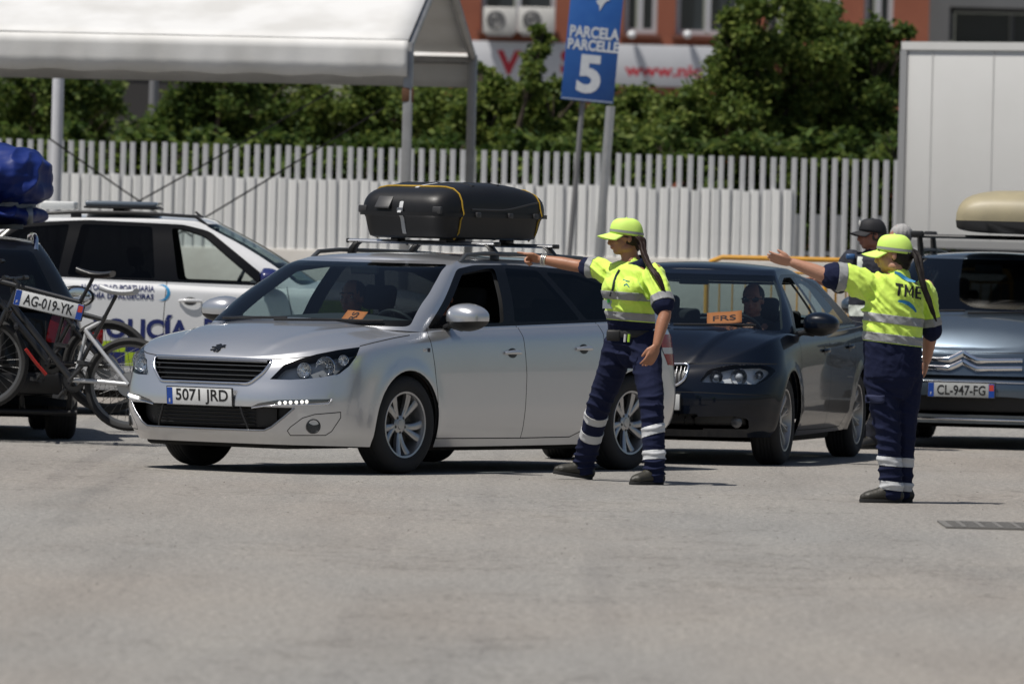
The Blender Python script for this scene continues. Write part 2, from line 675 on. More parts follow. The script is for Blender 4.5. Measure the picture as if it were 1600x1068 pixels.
def rpoly(pts, r, n=4):
    """round the corners of a convex outline"""
    out = []
    m = len(pts)
    for i in range(m):
        p0, p, p1 = Vector(pts[i - 1]), Vector(pts[i]), Vector(pts[(i + 1) % m])
        a, b = (p0 - p), (p1 - p)
        d = min(r, a.length * .45, b.length * .45)
        A, B = p + a.normalized() * d, p + b.normalized() * d
        for k in range(n + 1):
            t = k / n
            q = A * (1 - t) ** 2 + p * 2 * t * (1 - t) + B * t * t
            out.append((q.x, q.y))
    return out
def circ(c, r, n=28, a0=0, a1=360):
    return [(c[0] + r * math.cos(R(a0 + (a1 - a0) * k / n)), c[1] + r * math.sin(R(a0 + (a1 - a0) * k / n))) for k in range(n if a1 - a0 == 360 else n + 1)]

# ------------------------------------------------------------------ wheels, seats, plates, shared car pieces
def wheel(parent, x, y, r, rim_r, width, style, steer=0.0, rimmat=None):
    """tyre mesh named wheel with rim and brake disc as its pieces; y sign gives the outside"""
    sy = 1 if y > 0 else -1
    M = Matrix.Translation((x, y, r)) @ Matrix.Rotation(steer, 4, 'Z') @ Matrix.Rotation(-sy * R(90), 4, 'X')
    # local z is outwards
    h = width / 2
    sh = r - rim_r
    prof = [(rim_r - .008, -h * .86), (rim_r + sh * .25, -h * .97), (rim_r + sh * .55, -h), (r - .022, -h * .9), (r - .004, -h * .72), (r, -h * .5)]
    for k in (-.36, -.12, .12, .36):
        prof += [(r, h * (k - .1)), (r - .006, h * (k - .03)), (r - .006, h * (k + .03)), (r, h * (k + .1))]
    prof += [(r, h * .5), (r - .004, h * .72), (r - .022, h * .9), (rim_r + sh * .55, h), (rim_r + sh * .25, h * .97), (rim_r - .004, h * .88), (rim_r - .014, h * .8)]
    t = MB().lathe(prof, M, 56).build('wheel', mat('tyre', (.018, .018, .019), .85, bump=(60, .25), var=(3, .3, (.03, .029, .028))), parent, 40)
    rm = rimmat or mat('alloy', (.50, .505, .515), .3, metal=.85, var=(8, .2, (.36, .36, .37)))
    m = MB()
    m.lathe([(rim_r - .012, h * .70), (rim_r + .003, h * .86), (rim_r + .004, h * .80), (rim_r - .004, h * .9), (rim_r - .016, h * .88), (rim_r - .024, h * .60), (rim_r - .03, h * .1), (rim_r - .05, -h * .6)], M, 56)
    n, twin, w0, w1, sweep, depth = style
    def spoke(a, da0, da1, w0, w1):
        secs = []
        for k in range(6):
            t_ = k / 5
            rr = .045 + (rim_r - .020 - .045) * t_
            ang = a + da0 + (da1 - da0) * t_ + sweep * t_ * t_
            w = (w0 + (w1 - w0) * t_) / 2
            z1 = h * (.62 - depth * (1 - t_) + .10 * t_ * t_)
            c, s_ = math.cos(ang), math.sin(ang)
            row = []
            for (u, z) in ((-w, z1 - .030), (-w * .92, z1 - .006), (-w * .5, z1), (w * .5, z1), (w * .92, z1 - .006), (w, z1 - .030)):
                row.append(M @ Vector((rr * c - u * s_, rr * s_ + u * c, z)))
            secs.append(row)
        m.grid(secs)
    for k in range(n):
        a = 2 * math.pi * k / n + .3
        if twin:
            d = twin
            spoke(a, -d * .45, -d, w0, w1)
            spoke(a, d * .45, d, w0, w1)
        else:
            spoke(a, 0, 0, w0, w1)
    zc = h * (.62 - depth)
    m.lathe([(.062, zc - .03), (.060, zc - .004), (.05, zc + .003), (.034, zc + .004), (.031, zc + .009), (.0, zc + .011)], M, 28)
    rim = m.build('rim', rm, t, 35)
    d = MB()
    d.lathe([(.0, -.01), (rim_r * .68, -.01), (rim_r * .68, .012), (0, .012)], M, 36)
    for k in range(5):
        a = 2 * math.pi * k / 5 + .3
        p = Vector((.052 * math.cos(a), .052 * math.sin(a), 0))
        d.cyl(M @ (p + Vector((0, 0, zc - .01))), M @ (p + Vector((0, 0, zc + .004))), .009, n=8)
    d.build('brake_disc', mat('brake', (.09, .085, .08), .5, metal=.6), t)
    return t
def arch_liner(parent, x, y, R_, depth=.34, zc=.32):
    sy = 1 if y > 0 else -1
    P = []
    for yy in (y, y - sy * depth):
        P.append([(x + R_ * math.cos(R(a)), yy, zc + R_ * math.sin(R(a))) for a in range(-8, 189, 7)])
    m = MB().grid(P)
    m.add([(x + R_ * math.cos(R(a)), y - sy * depth, zc + R_ * math.sin(R(a))) for a in range(-8, 189, 7)], [tuple(range(len(range(-8, 189, 7))))])
    return m
def seat(root, x, y, z=.30, h=.62, col=None, name='seat', w=.5, headrest=True):
    mm = col or mat('seat_fabric', (.022, .023, .026), .9, bump=(90, .3))
    m = MB().rbox((x + .22, y, z + .07), (.52, w, .15), .05, seg=3)
    Mb = Matrix.Translation((x, y, z + .10)) @ Matrix.Rotation(R(-16), 4, 'Y')
    m.rbox((0, 0, h / 2), (.13, w * .96, h), .055, Mb, seg=3)
    if headrest:
        m.rbox((.0, 0, h + .13), (.09, .26, .17), .04, Mb, seg=3)
        for s_ in (-1, 1):
            m.cyl(Mb @ Vector((0, .06 * s_, h - .02)), Mb @ Vector((0, .06 * s_, h + .08)), .007, n=6)
    return m.build(name, mm, root, 40)
def steering_wheel(root, x, y, z):
    M = Matrix.Translation((x, y, z)) @ Matrix.Rotation(R(-65), 4, 'Y')
    m = MB()
    m.tube([M @ Vector((.18 * math.cos(a), .18 * math.sin(a), 0)) for a in np.linspace(0, 2 * math.pi, 33)], .014, 8, False)
    m.ball(M @ Vector((0, 0, .0)), .06, 12, 8)
    for a in (0, 180, 270):
        m.tube([M @ Vector((0, 0, 0)), M @ Vector((.17 * math.cos(R(a + 90)), .17 * math.sin(R(a + 90)), 0))], .014, 6)
    m.tube([M @ Vector((0, 0, -.02)), Vector((x + .35, y, z - .16))], .03, 8)
    return m.build('steering_wheel', mat('black_plastic', (.012, .012, .013), .45), root, 40)
def plate(root, M, txt, w=.52, h=.11, eu=True, right=False, bg=(.72, .73, .72)):
    """number plate in frame M (x across, y up, z out)"""
    p = MB().rbox((0, 0, -.006), (w + .016, h + .014, .010), .004, M).build('number_plate', mat('plate_frame', (.02, .02, .02), .4), root, 30)
    q = MB().rbox((0, 0, .0012), (w, h, .004), .002, M).build('face', mat('plate_white' + str(bg[0]), bg, .45, var=(14, .1, tuple(c * .86 for c in bg))), p, 30)
    bl = mat('plate_blue', (.012, .06, .32), .4)
    bx = w * .085
    ink = mat('plate_ink', (.012, .012, .012), .5)
    if eu:
        MB().box((-w / 2 + bx / 2 + .001, 0, .0036), (bx, h * .97, .0016), M).build('country_band', bl, p, None)
        put_text('country_letter', 'E' if not right else 'F', h * .2, M @ Matrix.Translation((-w / 2 + bx / 2 + .001, -h * .27, .0046)), mat('white_print', (.75, .75, .75), .5), p)
    if right:
        MB().box((w / 2 - bx / 2 - .001, 0, .0036), (bx, h * .97, .0016), M).build('region_band', bl, p, None)
        MB().box((w / 2 - bx / 2 - .001, h * .2, .0046), (bx * .8, h * .42, .0008), M).build('region_crest', mat('crest_red', (.5, .05, .03), .5), p, None)
    x0 = -w / 2 + (bx if eu else 0) + .012
    x1 = w / 2 - (bx if right else 0) - .012
    if txt: put_text('registration', txt, h * .66, M @ Matrix.Translation(((x0 + x1) / 2, 0, .0040)), ink, p, width=(x1 - x0) * .93, bold=h * .012)
    return p
def roof_rail(root, S, pts, sy, name='roof_rail', m=None, r=.016, lift=.045):
    """pts: (x, y) along the roof edge"""
    P = []
    n = len(pts)
    for i, (x, y) in enumerate(pts):
        p, _ = S.top(x, sy * y)
        e = min(i, n - 1 - i)
        P.append(p + Vector((0, 0, -.01 if e == 0 else (lift * .8 if e == 1 else lift))))
    mb = MB().tube(P, [(r * .9, r * 1.15)] * n, 10, squash=(0, 0, 1))
    for i in (n // 2,):
        mb.box(P[i] + Vector((0, 0, -lift * .5)), (.09, .02, lift))
    return mb.build(name, m or mat('black_plastic', (.012, .012, .013), .45), root, 50)
def mirror(root, S, x, sy, z, capmat, y0=.90, w=.20, h=.135, d=.13):
    """door mirror: housing with painted cap, black base and arm"""
    c = Vector((x, sy * (y0 + .14), z))
    cap, low = MB(), MB()
    def surf(th0, th1, mb):
        rows = []
        for i in range(13):
            th = th0 + (th1 - th0) * i / 12
            row = []
            for k in range(25):
                a = 2 * math.pi * k / 24
                e = lambda v, p: math.copysign(abs(v) ** p, v)
                px = e(math.sin(th), .8) * e(math.cos(a), .75)
                py = e(math.sin(th), .8) * e(math.sin(a), .7)
                pz = e(math.cos(th), .8)
                px = px * (1.0 if px > 0 else .32)                 # flat towards the rear
                tap = 1 - .24 * max(0, py * 1.0)                   # slimmer towards the tip
                row.append(c + Vector((px * d, sy * py * w * .62, pz * h * .62 * tap)))
            rows.append(row)
        mb.grid(rows)
    surf(0.0, math.pi * .58, cap)
    surf(math.pi * .58, math.pi, low)
    o = low.build('mirror', mat('black_plastic', (.012, .012, .013), .45), root, 50)
    cap.build('mirror_cap', capmat, o, 50)
    g = MB().ball(c + Vector((-.044, 0, 0)), (.004, w * .5, h * .5), 20, 10)
    g.build('mirror_glass', mat('mirror_glass', (.8, .82, .85), .02, metal=1.0), o, 60)
    b, n = S.side(x + .03, z - .075, sy)
    MB().tube([b - n * .03, b + n * .03 + Vector((0, 0, .01)), c + Vector((-.005, -sy * .06, -h * .5))], [(.022, .05), (.020, .045), (.022, .05)], 10).build('arm', mat('black_plastic', (.012, .012, .013), .45), o, 50)
    return o
def door_handle(root, S, x, z, sy, capmat, L=.19):
    p, n = S.side(x, z, sy)
    P = []
    for k in range(9):
        t = k / 8
        q, nn = S.side(x + L / 2 - L * t, z + .004 * math.sin(t * math.pi), sy)
        P.append(q + nn * (.006 + .026 * math.sin(math.pi * t) ** .5))
    o = MB().tube(P, [(.010 + .005 * math.sin(math.pi * k / 8), .008) for k in range(9)], 10, squash=(0, 0, 1)).build('door_handle', capmat, root, 60)
    # finger recess: a flat dark disc, the hollow's shade put into its colour
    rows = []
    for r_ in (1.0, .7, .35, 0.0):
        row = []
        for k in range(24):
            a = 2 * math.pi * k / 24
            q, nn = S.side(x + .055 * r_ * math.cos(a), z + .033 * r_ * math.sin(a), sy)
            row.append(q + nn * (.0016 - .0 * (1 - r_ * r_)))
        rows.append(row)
    MB().grid(rows, True).build('recess', mat('recess_shade', (.03, .03, .032), .35), o, 60)
    return o
def wiper(root, S, p, q, name='wiper'):
    P = []
    for k in range(8):
        t = k / 7
        y = p[0] + (q[0] - p[0]) * t
        z = p[1] + (q[1] - p[1]) * t
        h, n = S.front(y, z)
        P.append(h + n * .02)
    return MB().tube(P, .009, 6).build(name, mat('black_plastic', (.012, .012, .013), .45), root, 50)
def lining(S, root, mname='interior_lining', off=-.03, tags=('low', 'green', 'roof', 'gap', 'seal')):
    keep = [t for t in S.tags if t in tags or t.startswith(('door', 'trim'))]
    o = S.extract(mname, keep, mat('lining', (.035, .036, .038), .9), root, off=off, slot=[0] * len(keep))
    return o
def sheet_from(S, view, poly, n, fn):
    """small patch: regular grid over the bounding box of poly, mapped by fn(a, b) -> point"""
    a0, a1 = min(p[0] for p in poly), max(p[0] for p in poly)
    b0, b1 = min(p[1] for p in poly), max(p[1] for p in poly)
    return [[fn(a0 + (a1 - a0) * i / n, b0 + (b1 - b0) * j / n) for j in range(n + 1)] for i in range(n + 1)]
# ------------------------------------------------------------------ ground
def ground_z(y):
    return .30 * smoothstep(69.5, 82, y)
def asphalt():
    m = bpy.data.materials.new('asphalt')
    m.use_nodes = True
    nt = m.node_tree
    b = nt.nodes['Principled BSDF']
    b.inputs['Roughness'].default_value = .88
    b.inputs['Specular IOR Level'].default_value = .3
    tc = nt.nodes.new('ShaderNodeTexCoord')
    def ns(scale, detail=5, rough=.6, sx=1, sy=1, w=0):
        mp = nt.nodes.new('ShaderNodeMapping')
        mp.inputs['Scale'].default_value = (sx, sy, 1)
        mp.inputs['Location'].default_value = (w, w * 1.7, 0)
        nt.links.new(tc.outputs['Object'], mp.inputs[0])
        n = nt.nodes.new('ShaderNodeTexNoise')
        n.inputs['Scale'].default_value, n.inputs['Detail'].default_value, n.inputs['Roughness'].default_value = scale, detail, rough
        nt.links.new(mp.outputs[0], n.inputs['Vector'])
        return n
    def ramp(n, stops):
        r = nt.nodes.new('ShaderNodeValToRGB')
        e = r.color_ramp.elements
        e[0].position, e[0].color = stops[0][0], (*stops[0][1], 1)
        e[1].position, e[1].color = stops[-1][0], (*stops[-1][1], 1)
        for p, c in stops[1:-1]:
            x = e.new(p); x.color = (*c, 1)
        nt.links.new(n.outputs[0], r.inputs[0])
        return r
    def mix(a, b_, f, mode='MULTIPLY'):
        x = nt.nodes.new('ShaderNodeMix')
        x.data_type, x.blend_type = 'RGBA', mode
        if isinstance(f, float): x.inputs[0].default_value = f
        else: nt.links.new(f, x.inputs[0])
        nt.links.new(a, x.inputs[6]); nt.links.new(b_, x.inputs[7])
        return x.outputs[2]
    big = ramp(ns(.22, 4, .55, 1, .28), [(.36, (.250, .229, .205)), (.52, (.238, .228, .212)), (.66, (.226, .223, .213))])
    mid = ramp(ns(1.3, 6, .65, 1, .18, 3), [(.32, (.87, .865, .86)), (.5, (.98, .98, .98)), (.7, (1.07, 1.065, 1.05))])
    fine = ramp(ns(26, 3, .7, 1, .45, 9), [(.25, (.60, .60, .61)), (.5, (1, 1, 1)), (.75, (1.38, 1.37, 1.35))])
    grit = ramp(ns(95, 2, .6, 1, .6, 5), [(.3, (.58, .58, .58)), (.5, (1, 1, 1)), (.72, (1.5, 1.49, 1.47))])
    oil = ramp(ns(.85, 3, .5, 1, .12, 17), [(.0, (1, 1, 1)), (.62, (1, 1, 1)), (.74, (.78, .79, .80))])
    c = mix(big.outputs[0], mid.outputs[0], 1.0)
    # old joints and cracks: thin wandering lines; faint tyre streaks along the lanes
    mpv = nt.nodes.new('ShaderNodeMapping'); mpv.inputs['Scale'].default_value = (.16, .10, 1); mpv.inputs['Rotation'].default_value = (0, 0, .5)
    wob = ns(.9, 4, .6, 1, 1, 31)
    add = nt.nodes.new('ShaderNodeMix'); add.data_type, add.blend_type = 'RGBA', 'LINEAR_LIGHT'; add.inputs[0].default_value = .5
    nt.links.new(tc.outputs['Object'], mpv.inputs[0]); nt.links.new(mpv.outputs[0], add.inputs[6]); nt.links.new(wob.outputs[1], add.inputs[7])
    vo = nt.nodes.new('ShaderNodeTexVoronoi'); vo.feature = 'DISTANCE_TO_EDGE'; vo.inputs['Scale'].default_value = 1.0
    nt.links.new(add.outputs[2], vo.inputs['Vector'])
    crack = ramp(vo, [(.0, (.62, .61, .60)), (.006, (.80, .79, .78)), (.012, (1, 1, 1))])
    c = mix(c, crack.outputs[0], .8)
    tyre = ramp(ns(1.0, 3, .5, 2.2, .05, 41), [(.0, (1, 1, 1)), (.56, (1, 1, 1)), (.70, (.86, .86, .87))])
    c = mix(c, tyre.outputs[0], 1.0)
    c = mix(c, fine.outputs[0], 1.0)
    c = mix(c, grit.outputs[0], 1.0)
    c = mix(c, oil.outputs[0], 1.0)
    nt.links.new(c, b.inputs['Base Color'])
    bp = nt.nodes.new('ShaderNodeBump')
    bp.inputs['Strength'].default_value, bp.inputs['Distance'].default_value = .5, .006
    nt.links.new(ns(70, 4, .7).outputs[0], bp.inputs['Height'])
    nt.links.new(bp.outputs[0], b.inputs['Normal'])
    return m
ys = [-60, 20, 45, 60, 68] + [69.5 + .5 * k for k in range(27)] + [90, 120, 250, 700, 3000]
gm = MB().grid([[(x, y, ground_z(y)) for x in (-1500, -200, -30, 0, 30, 200, 1500)] for y in ys])
tag(gm.build('ground', asphalt(), None, 60), kind='structure')

# iron drain cover set in the asphalt
gc = gnd(1545, 822)
dr = empty('drain_cover', (gc.x, gc.y, 0))
tag(dr, 'dark iron drain cover set flush in the asphalt at the right edge', 'drain cover')
iron = mat('iron', (.16, .155, .145), .7, metal=.2, bump=(40, .3), var=(9, .2, (.18, .17, .155)))
fr_ = MB()
for (x, y, w, d) in ((-.31, 0, .05, 1.3), (.31, 0, .05, 1.3), (0, -.63, .57, .05), (0, .63, .57, .05)):
    fr_.box((x, y, .006), (w, d, .012))
fr_.build('frame', iron, dr, None)
dr.scale = (.8, .8, 1)
MB().box((0, 0, .002), (.57, 1.21, .002)).build('sump', mat('sump', (.03, .03, .03), .9), dr, None)
bar = MB().box((0, 0, .008), (.57, .055, .009)).mesh('bar')
for k in range(11):
    o = link('bar', bar, dr, None, iron if k == 0 else None)
    o.location = (0, -.55 + k * .11, 0)
for k in range(4):
    MB().box((-.2 + k * .13, 0, .0095), (.03, 1.2, .008)).build('cross_bar', iron, dr, None)

# loose grit scattered over the asphalt
gv, gf = [], []
gr_ = random.Random(12)
for k in range(700):
    x, y = gr_.uniform(-4.5, 4.5), 30 + 34 * gr_.random() ** .8
    r_ = gr_.choice((.0025, .003, .004, .005, .007))
    b0 = len(gv)
    for (a, b, c) in ((1, 0, 0), (-.5, .87, 0), (-.5, -.87, 0), (.1, 0, 1)):
        gv.append((x + a * r_ * gr_.uniform(.7, 1.8), y + b * r_ * gr_.uniform(.7, 1.8), c * r_ * gr_.uniform(.6, 1.1) + .0005))
    gf += [(b0, b0 + 1, b0 + 3), (b0 + 1, b0 + 2, b0 + 3), (b0 + 2, b0, b0 + 3)]
gme = bpy.data.meshes.new('loose_grit')
gme.from_pydata(gv, [], gf)
tag(link('loose_grit', gme, None, None, mat('grit', (.10, .09, .08), .9, var=(3, .2, (.25, .23, .2)))), 'scattered specks of grit on the asphalt', 'grit', kind='stuff')

# ------------------------------------------------------------------ picket fence on its wall
FY = 100.0
FZ = ground_z(FY)
fence = empty('picket_fence', (-1, FY, FZ))
tag(fence, 'long white metal picket fence on a low concrete wall behind the lanes', 'fence')
white_metal = mat('fence_paint', (.60, .605, .61), .45, metal=.1, var=(1.5, .2, (.50, .505, .51)))
infill_m = mat('fence_infill', (.82, .82, .80), .5, var=(2.5, .1, (.72, .72, .70)))
pitch = .1232
x_of = lambda px: (px - 804) / FPX * FY
top_z, inf_z, pl_z = 2.574, 2.185, 1.34
def slat_mesh(z0, z1, w, d, name):
    P = [(-w / 2, d / 2), (-w / 2, -d * .1), (-w * .36, -d / 2), (w * .36, -d / 2), (w / 2, -d * .1), (w / 2, d / 2)]
    return MB().prism(P, Matrix.Translation((0, 0, z0)), z1 - z0).mesh(name)
sm = slat_mesh(pl_z - FZ - .02, top_z - FZ, .064, .05, 'slat')
im = slat_mesh(pl_z - FZ - .01, inf_z - FZ, .100, .026, 'infill_slat')
im2 = slat_mesh(pl_z - FZ - .01, inf_z - FZ - .02, .100, .02, 'infill_slat')
n0 = int((x_of(-90) + 1) / pitch)
n1 = int((x_of(1440) + 1) / pitch)
fr2 = random.Random(3)
for k in range(n0, n1 + 1):
    o = link('slat', sm, fence, None, white_metal if k == n0 else None)
    o.location = (k * pitch, 0, fr2.uniform(-.006, .006))
    o.rotation_euler = (0, fr2.uniform(-.004, .004), fr2.uniform(-.08, .08))
    px = (k * pitch - 1) * FPX / FY + 804
    if px < 1222 or (px < 1400 and k % 2):
        q = link('infill_slat', im if fr2.random() < .8 else im2, fence, None, None)
        if not q.data.materials: q.data.materials.append(infill_m)
        q.location = ((k + .5) * pitch + fr2.uniform(-.010, .010), -.045 + fr2.uniform(0, .012), fr2.uniform(-.015, .012))
        q.rotation_euler = (0, fr2.uniform(-.008, .008), fr2.uniform(-.15, .15))
        if px >= 1222:
            q.location = ((k + .5) * pitch, .09, -.28)
L0, L1 = n0 * pitch - .1, n1 * pitch + 2.5
L2 = x_of(1205) + 1
for z, L1_ in ((pl_z + .10, L1), (inf_z - .12, L2)):
    MB().box(((L0 + L1_) / 2, .10, z - FZ), (L1_ - L0, .03, .05)).build('rail', white_metal, fence, None)
MB().rbox(((L0 + L1) / 2, .05, (pl_z - FZ) / 2), (L1 - L0, .26, pl_z - FZ), .015).build('wall_base', mat('wall_concrete', (.62, .60, .56), .85, bump=(14, .4), var=(2.0, .1, (.50, .47, .43))), fence, 40)

# ------------------------------------------------------------------ marquee
A_ = Vector((-1.117, 85.0, ground_z(85)))
B_ = Vector((-.496, 90.2, ground_z(90.2)))
tent = empty('marquee', A_)
tag(tent, 'open white marquee with a sloping fabric roof on aluminium posts', 'marquee')
across = (B_ - A_); across.z = 0
span = across.length
across.normalize()
alongd = Vector((-across.y, across.x, 0))
Lt = 15.0
def tp(u, v, z):
    """u metres left along the eave, v metres across, z above world zero"""
    return alongd * u + across * v + Vector((0, 0, z - A_.z))
canvas = bpy.data.materials.new('canvas')
canvas.use_nodes = True
_nt = canvas.node_tree
_b = _nt.nodes['Principled BSDF']
_b.inputs['Base Color'].default_value = (.80, .80, .79, 1)
_b.inputs['Roughness'].default_value = .55
_t = _nt.nodes.new('ShaderNodeBsdfTranslucent')
_t.inputs[0].default_value = (.62, .61, .58, 1)
_m = _nt.nodes.new('ShaderNodeMixShader')
_m.inputs[0].default_value = .14
_nz = _nt.nodes.new('ShaderNodeTexNoise')
_nz.inputs['Scale'].default_value = 1.4
_nz.inputs['Detail'].default_value = 7
_rp = _nt.nodes.new('ShaderNodeValToRGB')
_rp.color_ramp.elements[0].position, _rp.color_ramp.elements[0].color = .35, (.62, .615, .595, 1)
_rp.color_ramp.elements[1].position, _rp.color_ramp.elements[1].color = .6, (.74, .74, .73, 1)
_tc = _nt.nodes.new('ShaderNodeTexCoord')
_nt.links.new(_tc.outputs['Object'], _nz.inputs['Vector'])
_nt.links.new(_nz.outputs[0], _rp.inputs[0])
_nt.links.new(_rp.outputs[0], _b.inputs['Base Color'])
_nt.links.new(_b.outputs[0], _m.inputs[1])
_nt.links.new(_t.outputs[0], _m.inputs[2])
_nt.links.new(_m.outputs[0], _nt.nodes['Material Output'].inputs[0])
alu = mat('post_alu', (.36, .36, .355), .45, metal=.55, var=(5, .2, (.26, .255, .25)))
EZ, AZ, VZ = 3.50, 4.46, 3.15
def cloth(name, P, thick=.006):
    """fabric sheet with a little sag, given thickness"""
    m = MB().grid(P)
    n = len(m.v)
    o = m.build(name, canvas, tent, 60)
    md = o.modifiers.new('thickness', 'SOLIDIFY')
    md.thickness = thick
    return o
def sag(u, t):
    return -.05 * math.sin(math.pi * t) * abs(math.sin(math.pi * u / 5)) + .008 * noise.noise((u * 1.3, t * 3, 1))
us = [.0 + Lt * k / 60 for k in range(61)]
cloth('roof_panel', [[tp(u, -.05 + (span / 2 + .05) * t, EZ + .03 + (AZ - EZ) * t + sag(u, t)) for t in np.linspace(0, 1, 12)] for u in us])
cloth('roof_panel', [[tp(u, span + .05 - (span / 2 + .05) * t, EZ + .03 + (AZ - EZ) * t + sag(u, t)) for t in np.linspace(0, 1, 12)] for u in us])
def wav(u):
    return .004 * math.sin(u * 21) + .016 * noise.noise((u * 2.1, 0, 4)) + .006 * noise.noise((u * 13, 1, 2))
ud = [Lt * k / 300 for k in range(301)]
cloth('valance', [[tp(u, -.09 - wav(u) * (EZ - z) / .35, z) for z in (EZ + .02, EZ - .08, EZ - .2, VZ + .01 * math.sin(u * 9))] for u in ud])
cloth('valance', [[tp(u, span + .09 + wav(u + 3) * (EZ - z) / .35, z) for z in (EZ + .02, EZ - .08, EZ - .2, VZ)] for u in ud])
for u, v in ((0, 0), (0, span), (7.5, 0), (7.5, span), (15, 0), (15, span)):
    pm = MB()
    pm.rbox((0, 0, (EZ - A_.z) / 2), (.105, .09, EZ - A_.z), .008, Matrix.Translation(tp(u, v, A_.z)) @ Matrix.Rotation(math.atan2(across.y, across.x), 4, 'Z'))
    o = pm.build('post', alu, tent, 40)
    MB().box((0, 0, .01), (.28, .28, .02), Matrix.Translation(tp(u, v, A_.z))).build('base_plate', alu, o, None)
    if u == 0 and v == 0:
        MB().rbox((0, 0, 2.42 + .25), (.12, .11, .15), .01, Matrix.Translation(tp(u, v, A_.z))).build('clamp', mat('rust', (.10, .045, .02), .8, bump=(30, .4)), o, 40)
for u in (0, 7.5, 15):
    mm = MB()
    P = [tp(u, 0, EZ - .04), tp(u, span / 2, AZ - .05), tp(u, span, EZ - .04)]
    mm.tube(P, .045, 6)
    mm.build('rafter', alu, tent, 40)
for v in (0, span):
    MB().tube([tp(0, v, EZ - .06), tp(Lt, v, EZ - .06)], .04, 6).build('eave_beam', alu, tent, 40)
MB().tube([tp(0, span / 2, AZ - .06), tp(Lt, span / 2, AZ - .06)], .04, 6).build('ridge_beam', alu, tent, 40)
cable = mat('cable', (.05, .05, .05), .5, metal=.5)
for (a, b, da, db) in (((75, 215), (300, 369), 88, 88), ((150, 352), (520, 141), 88.3, 88.3), ((220, 400), (600, 168), 88.1, 88.1)):
    MB().tube([at(a[0], a[1], da) - A_, (at(a[0], a[1], da) + at(b[0], b[1], db)) / 2 - A_ + Vector((0, 0, -.012)), at(b[0], b[1], db) - A_], .009, 6).build('bracing_cable', cable, tent, 40)

wp = at(88, 260, 93)
o = empty('standing_post', (wp.x, wp.y, ground_z(93)))
tag(o, 'white round steel post standing under the marquee beside the blue bundle', 'post')
MB().tube([(0, 0, 0), (0, 0, 3.0), (0, 0, 4.1)], [.066, .064, .06], 20).build('shaft', mat('post_white', (.66, .67, .70), .4, var=(4, .2, (.56, .57, .6))), o, 40)
MB().lathe([(0, .025), (.13, .025), (.13, 0), (0, 0)], None, 20).build('base_flange', alu, o, 40)

# ------------------------------------------------------------------ PARCELA sign
SY_ = 92.0
sb = at(937, 400, SY_)
sgn = empty('parking_lot_sign', (sb.x, SY_, ground_z(SY_)))
tag(sgn, 'blue PARCELA PARCELLE 5 sign leaning on two thin posts', 'sign')
def sp(px, py, dy=0.0):
    return at(px, py, SY_ + dy) - sgn.location
bl, br = sp(876, 155), sp(958, 163)
lean = (sp(889, 0) - bl).normalized()
Hs = 1.52
xs_ = (br - bl)
Ms = frame((bl + br) / 2, xs_, lean)
Ws = xs_.length
blue = mat('sign_blue', (.012, .085, .33), .45, var=(7, .25, (.022, .11, .36)), bump=(25, .08))
pn = MB().rbox((0, Hs / 2, -.012), (Ws, Hs, .024), .006, Ms).build('panel', blue, sgn, 40)
MB().box((0, .018, .0012), (Ws * .97, .012, .0016), Ms).build('worn_edge', mat('sign_wear', (.35, .40, .48), .7), pn, None)
wt = mat('sign_white', (.62, .64, .66), .5, var=(16, .1, (.50, .53, .57)))
ppm = FPX / SY_
put_text('lettering', 'PARCELA', .118, Ms @ Matrix.Translation((.012, 108 / ppm, .002)), wt, pn, width=.545, bold=.006)
put_text('lettering', 'PARCELLE', .112, Ms @ Matrix.Translation((.012, 88 / ppm, .002)), wt, pn, width=.565, bold=.006)
put_text('lettering', '5', .385, Ms @ Matrix.Translation((-.005, 43 / ppm, .002)), wt, pn, width=.262, bold=.022)
bird = [(-.30, .02), (-.28, .16), (-.20, .30), (-.08, .40), (.04, .42), (.14, .36), (.20, .24), (.21, .10), (.36, .055), (.24, .02), (.19, -.02), (.08, -.16), (.06, -.06), (.0, -.03), (-.04, .02), (.06, .06), (.10, .16), (.09, .26), (.02, .32), (-.08, .31), (-.17, .24), (-.23, .14)]
MB().prism([(x * .62 * .62, y * .62) for x, y in bird], Ms @ Matrix.Translation((.01, 152 / ppm + .03, .001)), .003).build('bird_logo', wt, pn, None)
galv = mat('galvanised', (.48, .49, .50), .4, metal=.6, var=(6, .2, (.38, .385, .39)))
for (px0, py0, px1, py1, nm, r, dy, mm) in ((911, 150, 889, 405, 'post', .026, .06, mat('galv_dull', (.22, .22, .225), .6, metal=.4)), (954, 166, 935, 405, 'post', .045, .02, galv)):
    a, b = sp(px0, py0, dy), sp(px1, py1, dy)
    d = (b - a).normalized()
    foot = a + d * (a.z / -d.z)
    a2 = a - d * (1.2 if r < .04 else 0.0)
    MB().tube([foot, a2], [(r * 1.1, r * .8)] * 2, 8, squash=(1, 0, 0)).build(nm, mm, sgn, 30)

# ------------------------------------------------------------------ buildings
BY = 190.0
bp_ = lambda px, py, dy=0.0: at(px, py, BY + dy)
def bx(px0, py0, px1, py1, d, dy=0.0, ofs=None):
    """upright box filling a patch of the facade: returns centre (relative), size"""
    a, b = bp_(px0, py0), bp_(px1, py1)
    c = (a + b) / 2
    return (c.x - ofs.x, dy, c.z - ofs.z), (abs(b.x - a.x), d, abs(a.z - b.z))
bo = Vector((bp_(1090, 0).x, BY, .3))
bld = empty('brick_building', bo)
tag(bld, 'terracotta office building with grey windows behind the trees', 'building')
brick = mat('terracotta', (.30, .10, .055), .85, bump=(9, .3), var=(1.2, .2, (.24, .075, .042)))
wframe = mat('window_grey', (.42, .43, .45), .5)
wglass = mat('far_glass', (.03, .038, .045), .08, spec=.8)
